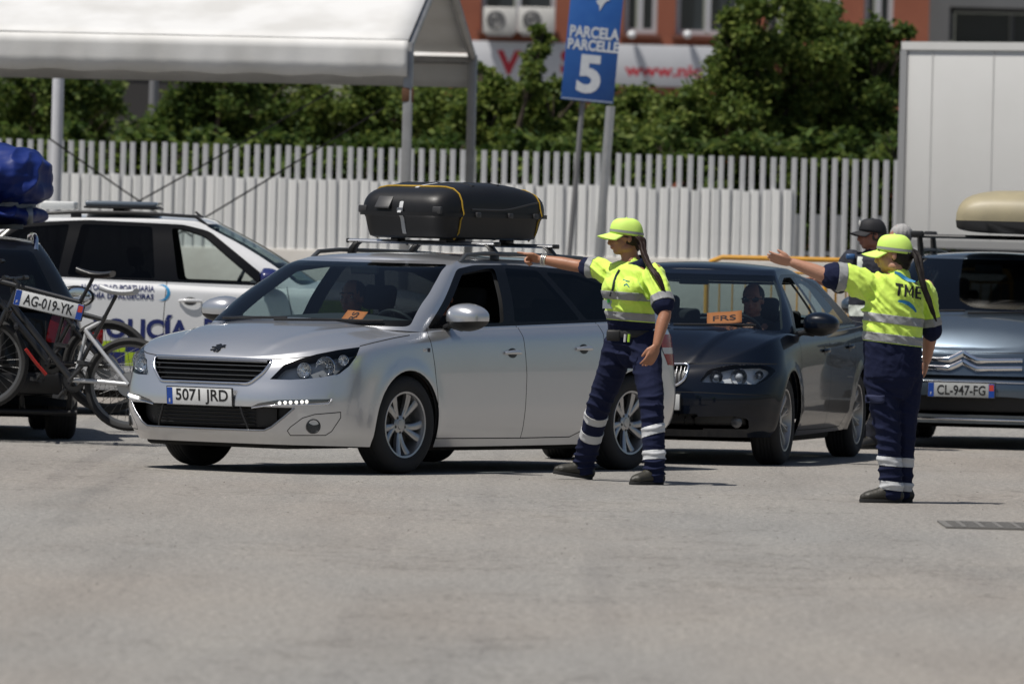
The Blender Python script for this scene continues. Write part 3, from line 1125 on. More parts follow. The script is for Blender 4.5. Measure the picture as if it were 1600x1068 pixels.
# wall built as piers and bands round the window openings
wins = [(752, 868), (975, 1027), (1056, 1158), (1198, 1246), (1275, 1312), (1350, 1396)]
z_sill = bp_(1000, 53).z - bo.z
zt = 9.0
edges = [690] + [e for w in wins for e in w] + [1452]
wl = MB()
for i in range(0, len(edges), 2):
    a, b = bp_(edges[i], 20).x - bo.x, bp_(edges[i + 1], 20).x - bo.x
    wl.box(((a + b) / 2, .2, (z_sill + zt) / 2), (b - a, .4, zt - z_sill))
a, b = bp_(690, 20).x - bo.x, bp_(1452, 20).x - bo.x
wl.box(((a + b) / 2, .2, z_sill / 2 - .001), (b - a, .4, z_sill))
wl.box(((a + b) / 2, .2, zt + .75), (b - a, .4, 1.5))
wl.build('wall', brick, bld, None)
for (p0, p1) in wins:
    a, b = bp_(p0, 20).x - bo.x, bp_(p1, 20).x - bo.x
    f = MB()
    w = b - a
    n = 2 if w > .5 else 1
    for k in range(n + 1):
        f.box((a + .05 + (w - .1) * k / n, .22, (z_sill + zt) / 2), (.12, .12, zt - z_sill))
    f.box(((a + b) / 2, .20, z_sill + .06), (w, .14, .12))
    f.box(((a + b) / 2, .20, z_sill + 1.5), (w, .12, .08))
    fo = f.build('window', wframe, bld, None)
    for k in range(n):
        xa = a + .11 + (w - .22) * k / n
        xb = a + .0 + (w - .0) * (k + 1) / n - .11
        MB().box(((xa + xb) / 2, .30, (z_sill + zt) / 2), (xb - xa, .02, zt - z_sill)).build('pane', wglass, fo, None)
    MB().box(((a + b) / 2, .30, z_sill + 2.4), (w - .1, .03, .9)).build('blind', mat('blind', (.45, .46, .46), .8), fo, None)
    MB().box(((a + b) / 2, -.06, z_sill - .05), (w + .16, .2, .08)).build('sill', mat('sill_dark', (.16, .06, .04), .7), fo, None)
# floodlights under the sills
for px in (987, 1074):
    p = bp_(px, 55) - bo
    MB().ball((p.x, -.35, p.z), (.10, .14, .09), 12, 8).build('floodlight', mat('floodlight', (.7, .72, .74), .3), bld, 50)
# air conditioners on the ledge: things of their own
for k, (px0, px1, lab) in enumerate(((756, 806, 'left of the two white air conditioning units on the building'), (810, 866, 'right of the two white air conditioning units, with the darker fan'))):
    a, b = bp_(px0, 12), bp_(px1, 54)
    w, h = b.x - a.x, a.z - b.z
    ac = empty('air_conditioner', ((a.x + b.x) / 2, BY - .45, b.z))
    tag(ac, lab, 'air conditioner', 'air conditioners on the building')
    MB().rbox((0, 0, h / 2), (w, .34, h), .02).build('casing', mat('ac_white', (.62, .61, .58), .5, var=(5, .1, (.54, .53, .50))), ac, 40)
    Mf = frame((-w * .12, -.172, h * .5), (1, 0, 0), (0, 0, 1))
    fn = MB().lathe([(h * .36, .004), (h * .36, .016), (h * .33, .016), (h * .33, .002), (0, .002)], Mf, 28).build('fan_opening', mat('fan_dark', (.03, .03, .03), .6), ac, 40)
    for j in range(5):
        MB().lathe([(h * (.06 + .06 * j), .012), (h * (.075 + .06 * j), .018), (h * (.09 + .06 * j), .012)], Mf, 24).build('grille_ring', mat('fan_ring', (.25, .25, .25) if k == 0 else (.06, .06, .06), .5), fn, 40)
    MB().box((0, .2, -.03), (w * .8, .5, .06)).build('bracket', wframe, ac, None)
# banner with red lettering, along the wall under the windows
p0, p1 = bp_(735, 64), bp_(1205, 140)
c = (p0 + p1) / 2
bn = empty('shop_banner', (c.x, BY - .12, p1.z))
tag(bn, 'long white shop banner with red lettering and a web address under the windows', 'banner')
hb, wb_ = p0.z - p1.z, p1.x - p0.x
MB().rbox((0, 0, hb / 2), (wb_, .08, hb), .01).build('board', mat('banner_white', (.55, .56, .585), .6, var=(1.2, .15, (.48, .49, .52))), bn, 40)
red = mat('banner_red', (.42, .015, .03), .5)
def btxt(px, py, t, h, width=None, bold=.0):
    q = bp_(px, py) - Vector(bn.location)
    put_text('lettering', t, h, frame((q.x, -.043, q.z), (1, 0, 0), (0, 0, 1)), red, bn, width=width, bold=bold, depth=.004)
btxt(795, 98, 'V', .50, .55, .03)
btxt(888, 97, 'S', .50, .36, .03)
btxt(1036, 111, 'www.nic', .27, 1.75, .012)
# grey block at the right
go = Vector((bp_(1540, 0).x, BY + 2, .3))
gb_ = empty('grey_building', go)
tag(gb_, 'grey building with dark windows above the white lorry', 'building')
a, b = at(1452, 20, BY + 2).x - go.x, at(1760, 20, BY + 2).x - go.x
z0 = at(1500, 66, BY + 2).z - go.z
zg0, zg1 = at(1540, 70, BY + 2).z - go.z, at(1540, 12, BY + 2).z - go.z
xw = at(1484, 20, BY + 2).x - go.x
gm_ = mat('grey_render', (.16, .165, .17), .8, var=(1, .2, (.13, .135, .14)))
w2 = MB()
w2.box(((a + xw) / 2, .2, 5), (xw - a, .4, 10))
w2.box(((xw + b) / 2, .2, zg0 / 2), (b - xw, .4, zg0))
w2.box(((xw + b) / 2, .2, (zg1 + 10) / 2), (b - xw, .4, 10 - zg1))
w2.build('wall', gm_, gb_, None)
fo = MB().box(((xw + b) / 2, .28, zg1 - .06), (b - xw, .1, .12)).box((xw + .06, .28, (zg0 + zg1) / 2), (.12, .1, zg1 - zg0 - .13)).build('window', mat('frame_dark', (.05, .052, .055), .5), gb_, None)
for k in range(3):
    x0 = xw + .14 + k * 1.35
    MB().box((x0 + .63, .33, (zg0 + zg1) / 2 - .06), (1.26, .02, zg1 - zg0 - .14)).build('pane', mat('pane_grey', (.025, .03, .034), .1), fo, None)
    MB().box((x0 + 1.31, .28, (zg0 + zg1) / 2 - .06), (.09, .1, zg1 - zg0 - .14)).build('mullion', mat('frame_dark', (.05, .052, .055), .5), fo, None)

# low dark shed seen under the marquee
so_ = at(222, 190, 150)
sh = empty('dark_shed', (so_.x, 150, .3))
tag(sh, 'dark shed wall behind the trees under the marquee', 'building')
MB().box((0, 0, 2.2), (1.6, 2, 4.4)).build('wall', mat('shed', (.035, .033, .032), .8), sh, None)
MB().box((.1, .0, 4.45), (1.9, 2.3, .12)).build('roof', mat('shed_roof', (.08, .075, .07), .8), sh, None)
lo_ = at(239, 190, 112)
o = empty('lamp_post', (lo_.x, 112, .3))
tag(o, 'thin grey lamp post among the trees under the marquee', 'lamp post')
MB().tube([(0, 0, 0), (0, 0, 5.5)], [.075, .05], 14).build('shaft', mat('galv_dull', (.22, .22, .225), .6, metal=.4), o, 40)
MB().tube([(0, 0, 5.45), (0, -.3, 5.6), (0, -.9, 5.65)], [.03, .03, .06], 10).build('lamp_head', mat('galv_dull', (.22, .22, .225), .6, metal=.4), o, 40)

# ------------------------------------------------------------------ trees behind the fence
def leaf_mat(name, c0, c1, c2):
    m = bpy.data.materials.new(name)
    m.use_nodes = True
    nt = m.node_tree
    b = nt.nodes['Principled BSDF']
    g = nt.nodes.new('ShaderNodeNewGeometry')
    r = nt.nodes.new('ShaderNodeValToRGB')
    e = r.color_ramp.elements
    e[0].position, e[0].color = 0, (*c0, 1)
    e[1].position, e[1].color = 1, (*c2, 1)
    x = e.new(.55); x.color = (*c1, 1)
    nt.links.new(g.outputs['Random Per Island'], r.inputs[0])
    nt.links.new(r.outputs[0], b.inputs['Base Color'])
    b.inputs['Roughness'].default_value = .6
    b.inputs['Specular IOR Level'].default_value = .2
    t = nt.nodes.new('ShaderNodeBsdfTranslucent')
    nt.links.new(r.outputs[0], t.inputs[0])
    mx = nt.nodes.new('ShaderNodeMixShader')
    mx.inputs[0].default_value = .45
    nt.links.new(b.outputs[0], mx.inputs[1])
    nt.links.new(t.outputs[0], mx.inputs[2])
    nt.links.new(mx.outputs[0], nt.nodes['Material Output'].inputs[0])
    return m
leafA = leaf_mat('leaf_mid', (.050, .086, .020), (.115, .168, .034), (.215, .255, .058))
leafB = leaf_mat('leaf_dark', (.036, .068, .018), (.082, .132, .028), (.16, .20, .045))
bark = mat('bark', (.10, .075, .055), .9, bump=(18, .6), var=(6, .2, (.06, .045, .035)))
def tree(px, Y, clumps, label, leaf, nleaf, lsize=.062, seed=1, name='tree'):
    """clumps: (px, py, radius m) of foliage masses seen against the background"""
    rr = random.Random(seed)
    base = at(px, 300, Y)
    root = empty(name, (base.x, Y, .3))
    tag(root, label, 'tree', 'trees behind the picket fence')
    C_ = []
    for (cx_, cy_, r) in clumps:
        p = at(cx_, cy_, Y + rr.uniform(-.6, .6)) - Vector(root.location)
        C_.append((p, r))
    tr = MB()
    hub = Vector((0, 0, 1.5))
    tr.tube([(0, 0, 0), (.03, 0, .7), hub], [.12, .10, .085], 10)
    for p, r in C_:
        mid = hub.lerp(p, .5) + Vector((rr.uniform(-.15, .15), rr.uniform(-.15, .15), rr.uniform(0, .2)))
        tr.tube([hub + Vector((0, 0, -.05)), mid, p], [.06, .04, .015], 7)
        for k in range(5):
            q = p + Vector((rr.uniform(-1, 1), rr.uniform(-1, 1), rr.uniform(-.6, 1))) * r * .7
            tr.tube([mid.lerp(p, .6), q], [.018, .006], 5)
    tr.build('trunk', bark, root, 50)
    tot = sum(r * r for _, r in C_)
    V, F = [], []
    for p, r in C_:
        n = int(nleaf * r * r / tot)
        # sub-clusters make light and dark clumps with gaps
        subs = []
        for k in range(max(5, int(26 * r))):
            d = Vector((rr.gauss(0, 1), rr.gauss(0, 1), rr.gauss(0, 1))).normalized() * (rr.random() ** .45) * r
            d.z *= .85
            subs.append((p + d, r * rr.uniform(.20, .40)))
        for k in range(n):
            c_, sr = subs[rr.randrange(len(subs))]
            d = Vector((rr.gauss(0, .5), rr.gauss(0, .5), rr.gauss(0, .42))) * sr
            o_ = c_ + d
            ax = Vector((rr.gauss(0, 1), rr.gauss(0, 1), rr.gauss(-.35, .6))).normalized()
            sd = ax.cross(Vector((rr.gauss(0, 1), rr.gauss(0, 1), rr.gauss(0, 1)))).normalized()
            l, w = lsize * rr.uniform(.6, 2.1), lsize * rr.uniform(.25, .6)
            b0 = len(V)
            V += [o_, o_ + ax * l * .5 + sd * w, o_ + ax * l, o_ + ax * l * .5 - sd * w]
            F.append((b0, b0 + 1, b0 + 2, b0 + 3))
    me = bpy.data.meshes.new('crown')
    me.from_pydata(V, [], F)
    link('crown', me, root, None, leaf)
    return root
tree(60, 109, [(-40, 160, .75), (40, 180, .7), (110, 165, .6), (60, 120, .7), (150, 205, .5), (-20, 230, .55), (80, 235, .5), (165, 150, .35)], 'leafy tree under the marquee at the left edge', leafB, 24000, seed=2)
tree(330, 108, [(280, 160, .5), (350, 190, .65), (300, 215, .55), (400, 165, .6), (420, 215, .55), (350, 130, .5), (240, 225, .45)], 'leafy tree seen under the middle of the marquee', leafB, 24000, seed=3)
tree(540, 109, [(480, 180, .65), (550, 165, .65), (600, 195, .6), (520, 225, .5), (660, 170, .6), (690, 215, .5), (450, 215, .45), (620, 140, .4)], 'leafy tree beside the rusty clamp post of the marquee', leafA, 26000, seed=4)
tree(790, 107, [(760, 185, .55), (800, 165, .45), (835, 95, .24), (842, 55, .18), (780, 215, .5), (850, 190, .55), (828, 130, .30), (880, 170, .4), (745, 150, .3), (768, 125, .24), (752, 108, .14)], 'slender-topped tree between the marquee and the blue sign', leafA, 22000, seed=5)
tree(990, 108, [(960, 190, .55), (1010, 180, .42), (1050, 200, .55), (930, 215, .5), (1000, 215, .5), (1040, 165, .3), (968, 150, .2), (900, 200, .5)], 'low tree right behind the posts of the blue sign', leafA, 20000, seed=6)
tree(1180, 106, [(1150, 150, .5), (1180, 90, .55), (1230, 40, .5), (1120, 200, .6), (1200, 170, .65), (1128, 95, .24), (1150, 50, .42), (1260, 110, .6), (1190, 10, .35), (1225, 225, .5), (1070, 180, .4)], 'tallest tree, rising in front of the terracotta building', leafA, 36000, seed=7)
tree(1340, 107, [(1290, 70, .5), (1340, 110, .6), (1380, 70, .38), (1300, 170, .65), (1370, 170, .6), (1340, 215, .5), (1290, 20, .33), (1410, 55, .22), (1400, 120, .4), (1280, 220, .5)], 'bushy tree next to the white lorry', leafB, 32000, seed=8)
# clipped shrubs that show between the pickets
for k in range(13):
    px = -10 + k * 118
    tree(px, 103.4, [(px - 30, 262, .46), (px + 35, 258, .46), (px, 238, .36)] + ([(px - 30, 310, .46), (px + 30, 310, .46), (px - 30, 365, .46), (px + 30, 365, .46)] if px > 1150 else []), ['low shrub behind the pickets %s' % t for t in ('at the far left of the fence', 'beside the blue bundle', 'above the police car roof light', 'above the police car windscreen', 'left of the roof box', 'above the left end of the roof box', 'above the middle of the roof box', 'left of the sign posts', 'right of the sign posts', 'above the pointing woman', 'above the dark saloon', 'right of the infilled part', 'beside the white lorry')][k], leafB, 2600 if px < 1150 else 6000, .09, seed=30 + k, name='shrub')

# ------------------------------------------------------------------ white box lorry
lo = at(1403, 380, 95)
lorry = empty('box_lorry', (lo.x, 95, ground_z(95)), R(-38))
tag(lorry, 'plain white box lorry body parked in front of the fence at the right', 'lorry')
zb, zt_ = at(1403, 385, 95).z - .3, at(1408, 66, 95).z - .3
lw = mat('lorry_white', (.60, .60, .59), .4, var=(.9, .1, (.54, .54, .525)), bump=(3, .05))
Lb = 7.2
MB().rbox((Lb / 2, 1.2, (zb + zt_) / 2), (Lb, 2.4, zt_ - zb), .015).build('box_body', lw, lorry, 40)
trim = mat('lorry_trim', (.42, .42, .42), .35, metal=.6)
for z in (zb + .04, zt_ - .04):
    MB().box((Lb / 2, -.012, z), (Lb, .03, .09)).build('edge_rail', lw if z > 2 else trim, lorry, None)
MB().box((.03, -.01, (zb + zt_) / 2), (.09, .032, zt_ - zb - .18)).build('corner_post', trim, lorry, None)
for k in range(1, 9):
    MB().box((k * .84 - .42, -.0035, (zb + zt_) / 2), (.012, .008, zt_ - zb - .2)).build('panel_joint', mat('joint_grey', (.47, .47, .465), .5), lorry, None)
MB().box((Lb / 2, 1.2, zb - .16), (Lb * .96, .9, .26)).build('chassis', mat('chassis', (.02, .02, .02), .7), lorry, None)
for x in (1.6, 5.6):
    for y in (.25, 2.15):
        MB().lathe([(0, -.14), (.30, -.14), (.47, -.12), (.50, -.06), (.50, .06), (.47, .12), (.30, .14), (0, .14)], Matrix.Translation((x, y, .5)) @ Matrix.Rotation(R(90), 4, 'X'), 28).build('wheel', mat('tyre', (.018, .018, .019), .85), lorry, 40)
MB().rbox((Lb + 1.0, 1.2, 1.35), (1.8, 2.3, 2.3), .12).build('cab', lw, lorry, 40)

# ------------------------------------------------------------------ yellow crowd barriers
yel = mat('barrier_yellow', (.62, .30, .015), .5, var=(12, .2, (.50, .26, .04)))
def barrier(px, Y, label, n=17, rz=0.0, W_=2.2, col=yel):
    p = at(px, 405, Y)
    root = empty('crowd_barrier', (p.x, Y, ground_z(Y)), rz)
    tag(root, label, 'barrier', 'yellow crowd barriers')
    H_, r = 1.16, .024
    P = [(0, 0, .12)] + [(0, 0, H_ - .14), (.04, 0, H_ - .04), (.14, 0, H_), (W_ - .14, 0, H_), (W_ - .04, 0, H_ - .04), (W_, 0, H_ - .14)] + [(W_, 0, .12), (0, 0, .12)]
    MB().tube(P, r, 8).build('frame', col, root, 40)
    bm_ = MB().tube([(0, 0, .12), (0, 0, H_ - .13)], .008, 6).mesh('bar')
    MB().tube([(0.02, 0, H_ - .13), (W_ - .02, 0, H_ - .13)], .012, 6).build('rail', col, root, 40)
    for k in range(n):
        o = link('bar', bm_, root, 40, None)
        if not bm_.materials: bm_.materials.append(col)
        o.location = (W_ * (k + 1) / (n + 1), 0, 0)
    for x in (.25, W_ - .25):
        MB().tube([(x, -.3, .01), (x, -.24, .12), (x, .24, .12), (x, .3, .01)], .016, 6).build('foot', col, root, 40)
barrier(1105, 79, 'yellow steel crowd barrier behind the dark saloon')
barrier(1290, 77.6, 'yellow crowd barrier between the dark saloon and the policeman', rz=R(35))
# ------------------------------------------------------------------ silver estate car
T34 = math.tan(R(34))
def corner_view(sy):
    return ((-T34, sy, 0), (0, 0, 1), T34)
def car_root(name, O, yaw):
    """root at the front axle on the ground; local +x is forwards; yaw: angle of the car's nose from 'towards the camera', turned to the left of the picture"""
    f = Vector((-math.sin(yaw), -math.cos(yaw), 0))
    return empty(name, O, math.atan2(f.y, f.x))
NS = lambda sy: (lambda c, n: c.y * sy > .3 and abs(n.y) > .45)
SIDE = lambda sy: (lambda c, n: c.y * sy > 0 and abs(n.y) > .3)
BLACK = lambda: mat('black_plastic', (.012, .012, .013), .45)
GLOSSBLACK = lambda: mat('gloss_black', (.006, .006, .007), .08, coat=.5)
CHROME = lambda: mat('chrome', (.75, .76, .78), .07, metal=1.0)

def headlight(S, root, tagname, T, sy, lamps, parent_name='headlight', depth=.075, housing=None, cover=None, bezel=None):
    """clear cover over a dark housing with bowls; lamps: (a, z, radius)"""
    cov = S.extract(parent_name, [tagname], cover or glass('lamp_cover', (.93, .95, .96), 1.45), root)
    if cov is None:
        return None
    hs = S.extract('housing', [tagname], housing or mat('lamp_housing2', (.36, .364, .37), .3, metal=.25), cov, off=-depth, rim=-depth)
    ch = mat('reflector', (.80, .81, .83), .10, metal=1.0, bump=(55, .55, 2, .02))
    for (a, z, r, k) in lamps:
        p, n = S.along(a, z, T, sy)
        d = Vector((1, sy * .15, 0)).normalized()
        c = p - n * (.020 + r * .22)
        M = frame(c, Vector((0, 0, 1)).cross(d), (0, 0, 1))
        mb = MB().lathe([(r * 1.03, .0), (r, .006), (r * .97, .002), (r * .86, -r * .35), (r * .6, -r * .62), (r * .3, -r * .75), (.0, -r * .78)], M, 26)
        o = mb.build('reflector_bowl', ch, cov, 50)
        MB().ball(M @ Vector((0, 0, -r * .45)), r * k, 14, 8).build('bulb_lens', mat('bulb_lens', (.45, .47, .5), .08, coat=.6), cov, 60)
    return cov

def silver_estate():
    yaw = R(34)
    O = Vector((-1.417, 55.456, 0))
    root = car_root('estate_car', O, yaw)
    tag(root, 'silver estate car with a black roof box strapped on top, plate 5071 JRD', 'car', 'cars waiting in the port lanes')
    wb, W, wr = 2.70, .90, .325
    top = [(.97, .748), (.8, .797), (.5, .85), (.2, .89), (-.1, .92), (-.35, .94), (-1.3, .965), (-2.4, .995), (-3.4, 1.02)]
    D = dict(Df=.64, Dr=.40, p=3.0, pr=3.4)
    lower = [dict(D, nose=1.00, tail=-3.42, w=.845, z=[(1, .190), (-.3, .175), (-2.6, .185), (-3.4, .26)]),
             dict(D, nose=1.065, tail=-3.52, w=.883, z=[(1, .29), (-3.4, .34)]),
             dict(D, nose=1.08, tail=-3.54, w=.899, z=[(1, .46), (-3.4, .50)]),
             dict(D, nose=1.045, tail=-3.51, w=.902, z=[(1, .60), (-.4, .65), (-3.4, .68)]),
             dict(D, nose=1.01, tail=-3.47, w=[(1, .875), (-.4, .886), (-3.4, .88)], z=[(1, .695), (.5, .79), (0, .845), (-.4, .868), (-1.4, .89), (-2.4, .92), (-3.4, .94)]),
             dict(D, nose=.965, tail=-3.44, w=[(1, .80), (.2, .83), (-.4, .85), (-2.6, .85), (-3.4, .80)], z=top)]
    G = dict(p=3.6, pr=3.6)
    green = [dict(G, nose=.09, tail=-3.46, Df=.34, Dr=.3, w=.845, z=[(.1, .95), (-.25, .93), (-.4, .925), (-1.3, .95), (-2.4, .98), (-3.4, 1.0)]),
             dict(G, nose=.05, tail=-3.44, Df=.34, Dr=.3, w=.838, z=[(.05, .985), (-.25, .965), (-.4, .95), (-1.3, .972), (-2.4, 1.002), (-3.4, 1.025)]),
             dict(G, nose=-.17, tail=-3.38, Df=.30, Dr=.3, w=.790, z=1.12),
             dict(G, nose=-.45, tail=-3.22, Df=.25, Dr=.3, w=.715, z=1.27),
             dict(G, nose=-.645, tail=-3.08, Df=.20, Dr=.3, w=.660, z=1.36),
             dict(G, nose=-.80, tail=-2.98, Df=.17, Dr=.3, w=[(-.8, .60), (-3, .56)], z=[(-.8, 1.400), (-1.3, 1.415), (-2, 1.412), (-3.0, 1.365)])]
    S = Shell(dict(lower=lower, green=green, wb=wb, W=.85, wr=wr, arch=.375, hood_crown=.10, roof_crown=.038, flare=.012, n=(50, 90, 30), ridges=((.92, .36, -.05, .66, .010, .05),)))
    paint = mat('silver_paint', (.60, .61, .63), .27, metal=.75, coat=1.0, coat_rough=.035, var=(2.2, .0, (.57, .58, .60), .30), bump=(400, .004, 2))
    # --- openings and regions
    footprint = [(.02 - .34 * (1 - math.sqrt(max(0, 1 - abs(t) ** 3.6))) if abs(t) < 1 else -.33, .80 * t) for t in np.linspace(-1, 1, 15)]
    S.cut('inside', 'top', [(-3.5, -.80), (-3.5, .80)] + [(x, y) for x, y in footprint][::-1], None, ('deck',))
    for sy in (1, -1):
        for ax in (0.0, -wb):
            S.cut('void', 'side', circ((ax, wr - .005), .362, 40), lambda c, n, sy=sy: c.y * sy > .55, ('low',))
        S.cut('void', 'side', [(-.37, 0), (.37, 0), (.362, wr), (-.362, wr)], lambda c, n, sy=sy: c.y * sy > .55, ('low',))
        S.cut('void', 'side', [(-wb - .37, 0), (-wb + .37, 0), (-wb + .362, wr), (-wb - .362, wr)], lambda c, n, sy=sy: c.y * sy > .55, ('low',))
        # side glass
        dlo = rpoly([(-.28, .953), (-.86, 1.35), (-1.10, 1.378), (-1.6, 1.385), (-2.2, 1.362), (-2.75, 1.27), (-3.0, 1.165), (-3.05, 1.03), (-2.4, 1.008), (-1.3, .978)], .05)
        sd = '_l' if sy > 0 else '_r'
        S.cut('seal', 'side', dlo, NS(sy), ('green', 'low', 'roof'))
        S.cut('fwin' + sd, 'side', rpoly([(-.41, .980), (-.90, 1.318), (-1.22, 1.355), (-1.315, 1.358), (-1.20, .998)], .03), NS(sy), ('seal',))
        S.cut('rwin' + sd, 'side', rpoly([(-1.33, 1.002), (-1.44, 1.362), (-1.82, 1.350), (-2.12, 1.020)], .03), NS(sy), ('seal',))
        S.cut('qwin' + sd, 'side', rpoly([(-2.20, 1.022), (-1.91, 1.340), (-2.25, 1.325), (-2.68, 1.235), (-2.93, 1.13), (-2.96, 1.045)], .04), NS(sy), ('seal',))
        # lamps and bumper pieces
        cv = corner_view(sy)
        fs = lambda c, n, sy=sy: c.y * sy > 0 and c.x > .35 and n.x > -.2
        S.cut('hl' + sd, cv, [(.496, .612), (.604, .708), (.725, .748), (.854, .781), (1.02, .811), (1.19, .833), (1.165, .771), (1.111, .707), (1.036, .656), (.906, .634), (.80, .622), (.657, .612)], fs)
        S.cut('drl' + sd, cv, [(.34, .425), (.411, .455), (.56, .480), (.985, .494), (.955, .460), (.793, .452), (.531, .440)], fs)
        S.groove(cv, [(.643, .281), (.666, .306), (.76, .367), (.854, .392), (1.055, .409), (1.056, .372), (.988, .283), (.941, .257), (.668, .252), (.643, .281)], .006, fs, ('low',))
        # tail lamp
        S.cut('tail' + sd, ((.5, sy * 1.0, 0), (0, 0, 1), 0), [(-.93, .70), (-.93, .92), (-.60, .93), (-.66, .72)], lambda c, n, sy=sy: c.y * sy > .2 and c.x < -3.05, ('low',))
        S.cut('tailw' + sd, 'side', [(-4, .795), (-3, .795), (-3, .838), (-4, .838)], lambda c, n, sy=sy: c.y * sy > .2, ('tail' + sd,))
        # doors
        S.groove('side', [(-.285, .955), (-.26, .90), (-.30, .70), (-.335, .45), (-.335, .26), (-.37, .232), (-1.385, .228)], .007, SIDE(sy), ('low', 'green'))
        S.groove('side', [(-1.335, .985), (-1.36, .90), (-1.385, .65), (-1.385, .228), (-1.98, .232), (-2.10, .27), (-2.16, .33)], .007, SIDE(sy), ('low', 'green'))
        S.groove('side', [(-2.30, 1.01), (-2.335, .93), (-2.33, .70)], .007, SIDE(sy), ('low', 'green'))
        S.cut('door_front' + sd, 'side', [(-.285, .99), (-.26, .90), (-.30, .70), (-.335, .45), (-.335, .228), (-1.385, .228), (-1.385, .65), (-1.36, .90), (-1.335, .99)], SIDE(sy), ('low',))
        S.cut('door_rear' + sd, 'side', [(-1.335, 1.0), (-1.36, .90), (-1.385, .65), (-1.385, .228), (-2.0, .23), (-2.34, .65), (-2.335, .93), (-2.30, 1.01)], SIDE(sy), ('low',))
        # hood shut line on the fender
        S.groove(cv, [(1.19, .838), (1.30, .862), (1.45, .892), (1.57, .911)], .007, lambda c, n, sy=sy: c.y * sy > .5 and c.x > -.5, ('low', 'deck'))
    fr = lambda c, n: n.x > .1 and c.x > .3
    S.cut('grille', 'front', rpoly([(-.475, .735), (.475, .735), (.44, .655), (.355, .578), (-.355, .578), (-.44, .655)], .03), fr, ('low', 'deck'))
    S.cut('intake', 'front', rpoly([(-.47, .280), (.47, .280), (.52, .305), (.655, .432), (-.655, .432), (-.52, .305)], .02), fr, ('low',))
    S.groove('front', [(-.85, .80), (-.60, .752), (-.48, .742), (.48, .742), (.60, .752), (.85, .80)], .006, lambda c, n: c.x > .6, ('low', 'deck'))
    S.cut('windscreen', 'front', rpoly([(-.80, .965), (-.732, 1.18), (-.625, 1.380), (.625, 1.380), (.732, 1.18), (.80, .965)], .03), lambda c, n: n.x > .2 and c.x > -1.2, ('green', 'roof'))
    S.cut('frit', 'front', [(-.85, .93), (-.85, 1.006), (.85, 1.006), (.85, .93)], lambda c, n: n.x > .2 and c.x > -1.2, ('windscreen',))
    S.cut('rear_window', 'front', rpoly([(-.64, 1.03), (-.50, 1.32), (.50, 1.32), (.64, 1.03)], .05), lambda c, n: n.x < -.3 and c.x < -2.2, ('green', 'roof'))
    gapm = mat('panel_gap', (.008, .008, .008), .9)
    S.extract('body', ['low', 'green', 'roof', 'gap'], [paint, gapm], root, slot=[0, 0, 0, 1])
    S.extract('bonnet', ['deck'], paint, root, sel=lambda c: c.x > -.6)
    S.extract('boot_lip', ['deck'], paint, root, sel=lambda c: c.x <= -.6)
    dash = mat('dashboard', (.028, .03, .034), .8)
    S.extract('dashboard', ['inside'], dash, root, off=-.01, sel=lambda c: c.x > -.55)
    S.extract('parcel_shelf', ['inside'], dash, root, off=-.02, sel=lambda c: c.x < -2.7)
    S.extract('window_trim', ['seal'], mat('window_trim', (.004, .004, .0045), .25, spec=.25), root)
    lining(S, root)
    clear = glass('windscreen_glass', (.62, .72, .72), 1.5)
    dark = glass('privacy_glass', (.05, .055, .06), 1.33)
    side_g = glass('side_glass', (.66, .75, .74), 1.5)
    S.extract('windscreen', ['windscreen'], clear, root)
    S.extract('rear_window', ['rear_window'], dark, root)
    S.extract('windscreen_border', ['frit'], mat('window_trim', (.004, .004, .0045), .25, spec=.25), root)
    for sd, sy in (('_l', 1), ('_r', -1)):
        if sy < 0:
            S.extract('side_window', ['fwin' + sd], side_g, root)
        S.extract('side_window', ['rwin' + sd], dark, root)
        S.extract('side_window', ['qwin' + sd], dark, root)
        S.extract('door', ['door_front' + sd], paint, root, rim=.012)
        S.extract('door', ['door_rear' + sd], paint, root, rim=.012)
        headlight(S, root, 'hl' + sd, T34, sy, [(.765, .686, .050, .16), (.938, .710, .068, .18), (1.082, .752, .036, .2)])
        d = S.extract('daytime_running_light', ['drl' + sd], mat('drl_dark', (.22, .225, .235), .16, metal=.85), root, off=-.006, rim=-.006)
        bl = [S.along(a, z, T34, sy, .004)[0] for a, z in ((.36, .424), (.46, .438), (.56, .445), (.70, .450), (.80, .454), (.955, .462), (.985, .492))]
        MB().tube(bl, .005, 8).build('chrome_blade', CHROME(), d, 60)
        for (a, z) in ((.578, .460), (.622, .464), (.664, .466), (.709, .468), (.753, .471), (.79, .473)):
            p, n = S.along(a, z, T34, sy)
            MB().ball(p + n * .0, .0115, 12, 8).build('led', mat('led', (.9, .9, .88), .3, emit=(1, .97, .9, 1.1)), d, 60)
        p, n = S.along(.845, .316, T34, sy)
        M = frame(p + n * .006, Vector((0, 0, 1)).cross(n), (0, 0, 1))
        f = MB().lathe([(.050, -.012), (.048, .002), (.042, .003), (.038, -.004), (0, -.005)], M, 28).build('fog_lamp', mat('lamp_housing', (.05, .052, .055), .25, metal=.5), root, 40)
        MB().lathe([(.038, -.003), (.024, .002), (0, .004)], M, 24).build('lens', glass('lamp_cover', (.93, .95, .96), 1.45), f, 60)
        tl = S.extract('tail_light', ['tail' + sd], mat('tail_red', (.30, .008, .010), .15, coat=.4), root, off=.004, rim=.01)
        S.extract('lens_strip', ['tailw' + sd], mat('lens_clear_white', (.55, .53, .53), .15, coat=.4), tl, off=.004)
        mirror(root, S, -.55, sy, 1.035, paint, y0=.86, w=.235, h=.15, d=.15)
        door_handle(root, S, -1.215, .797, sy, paint)
        door_handle(root, S, -2.08, .826, sy, paint)
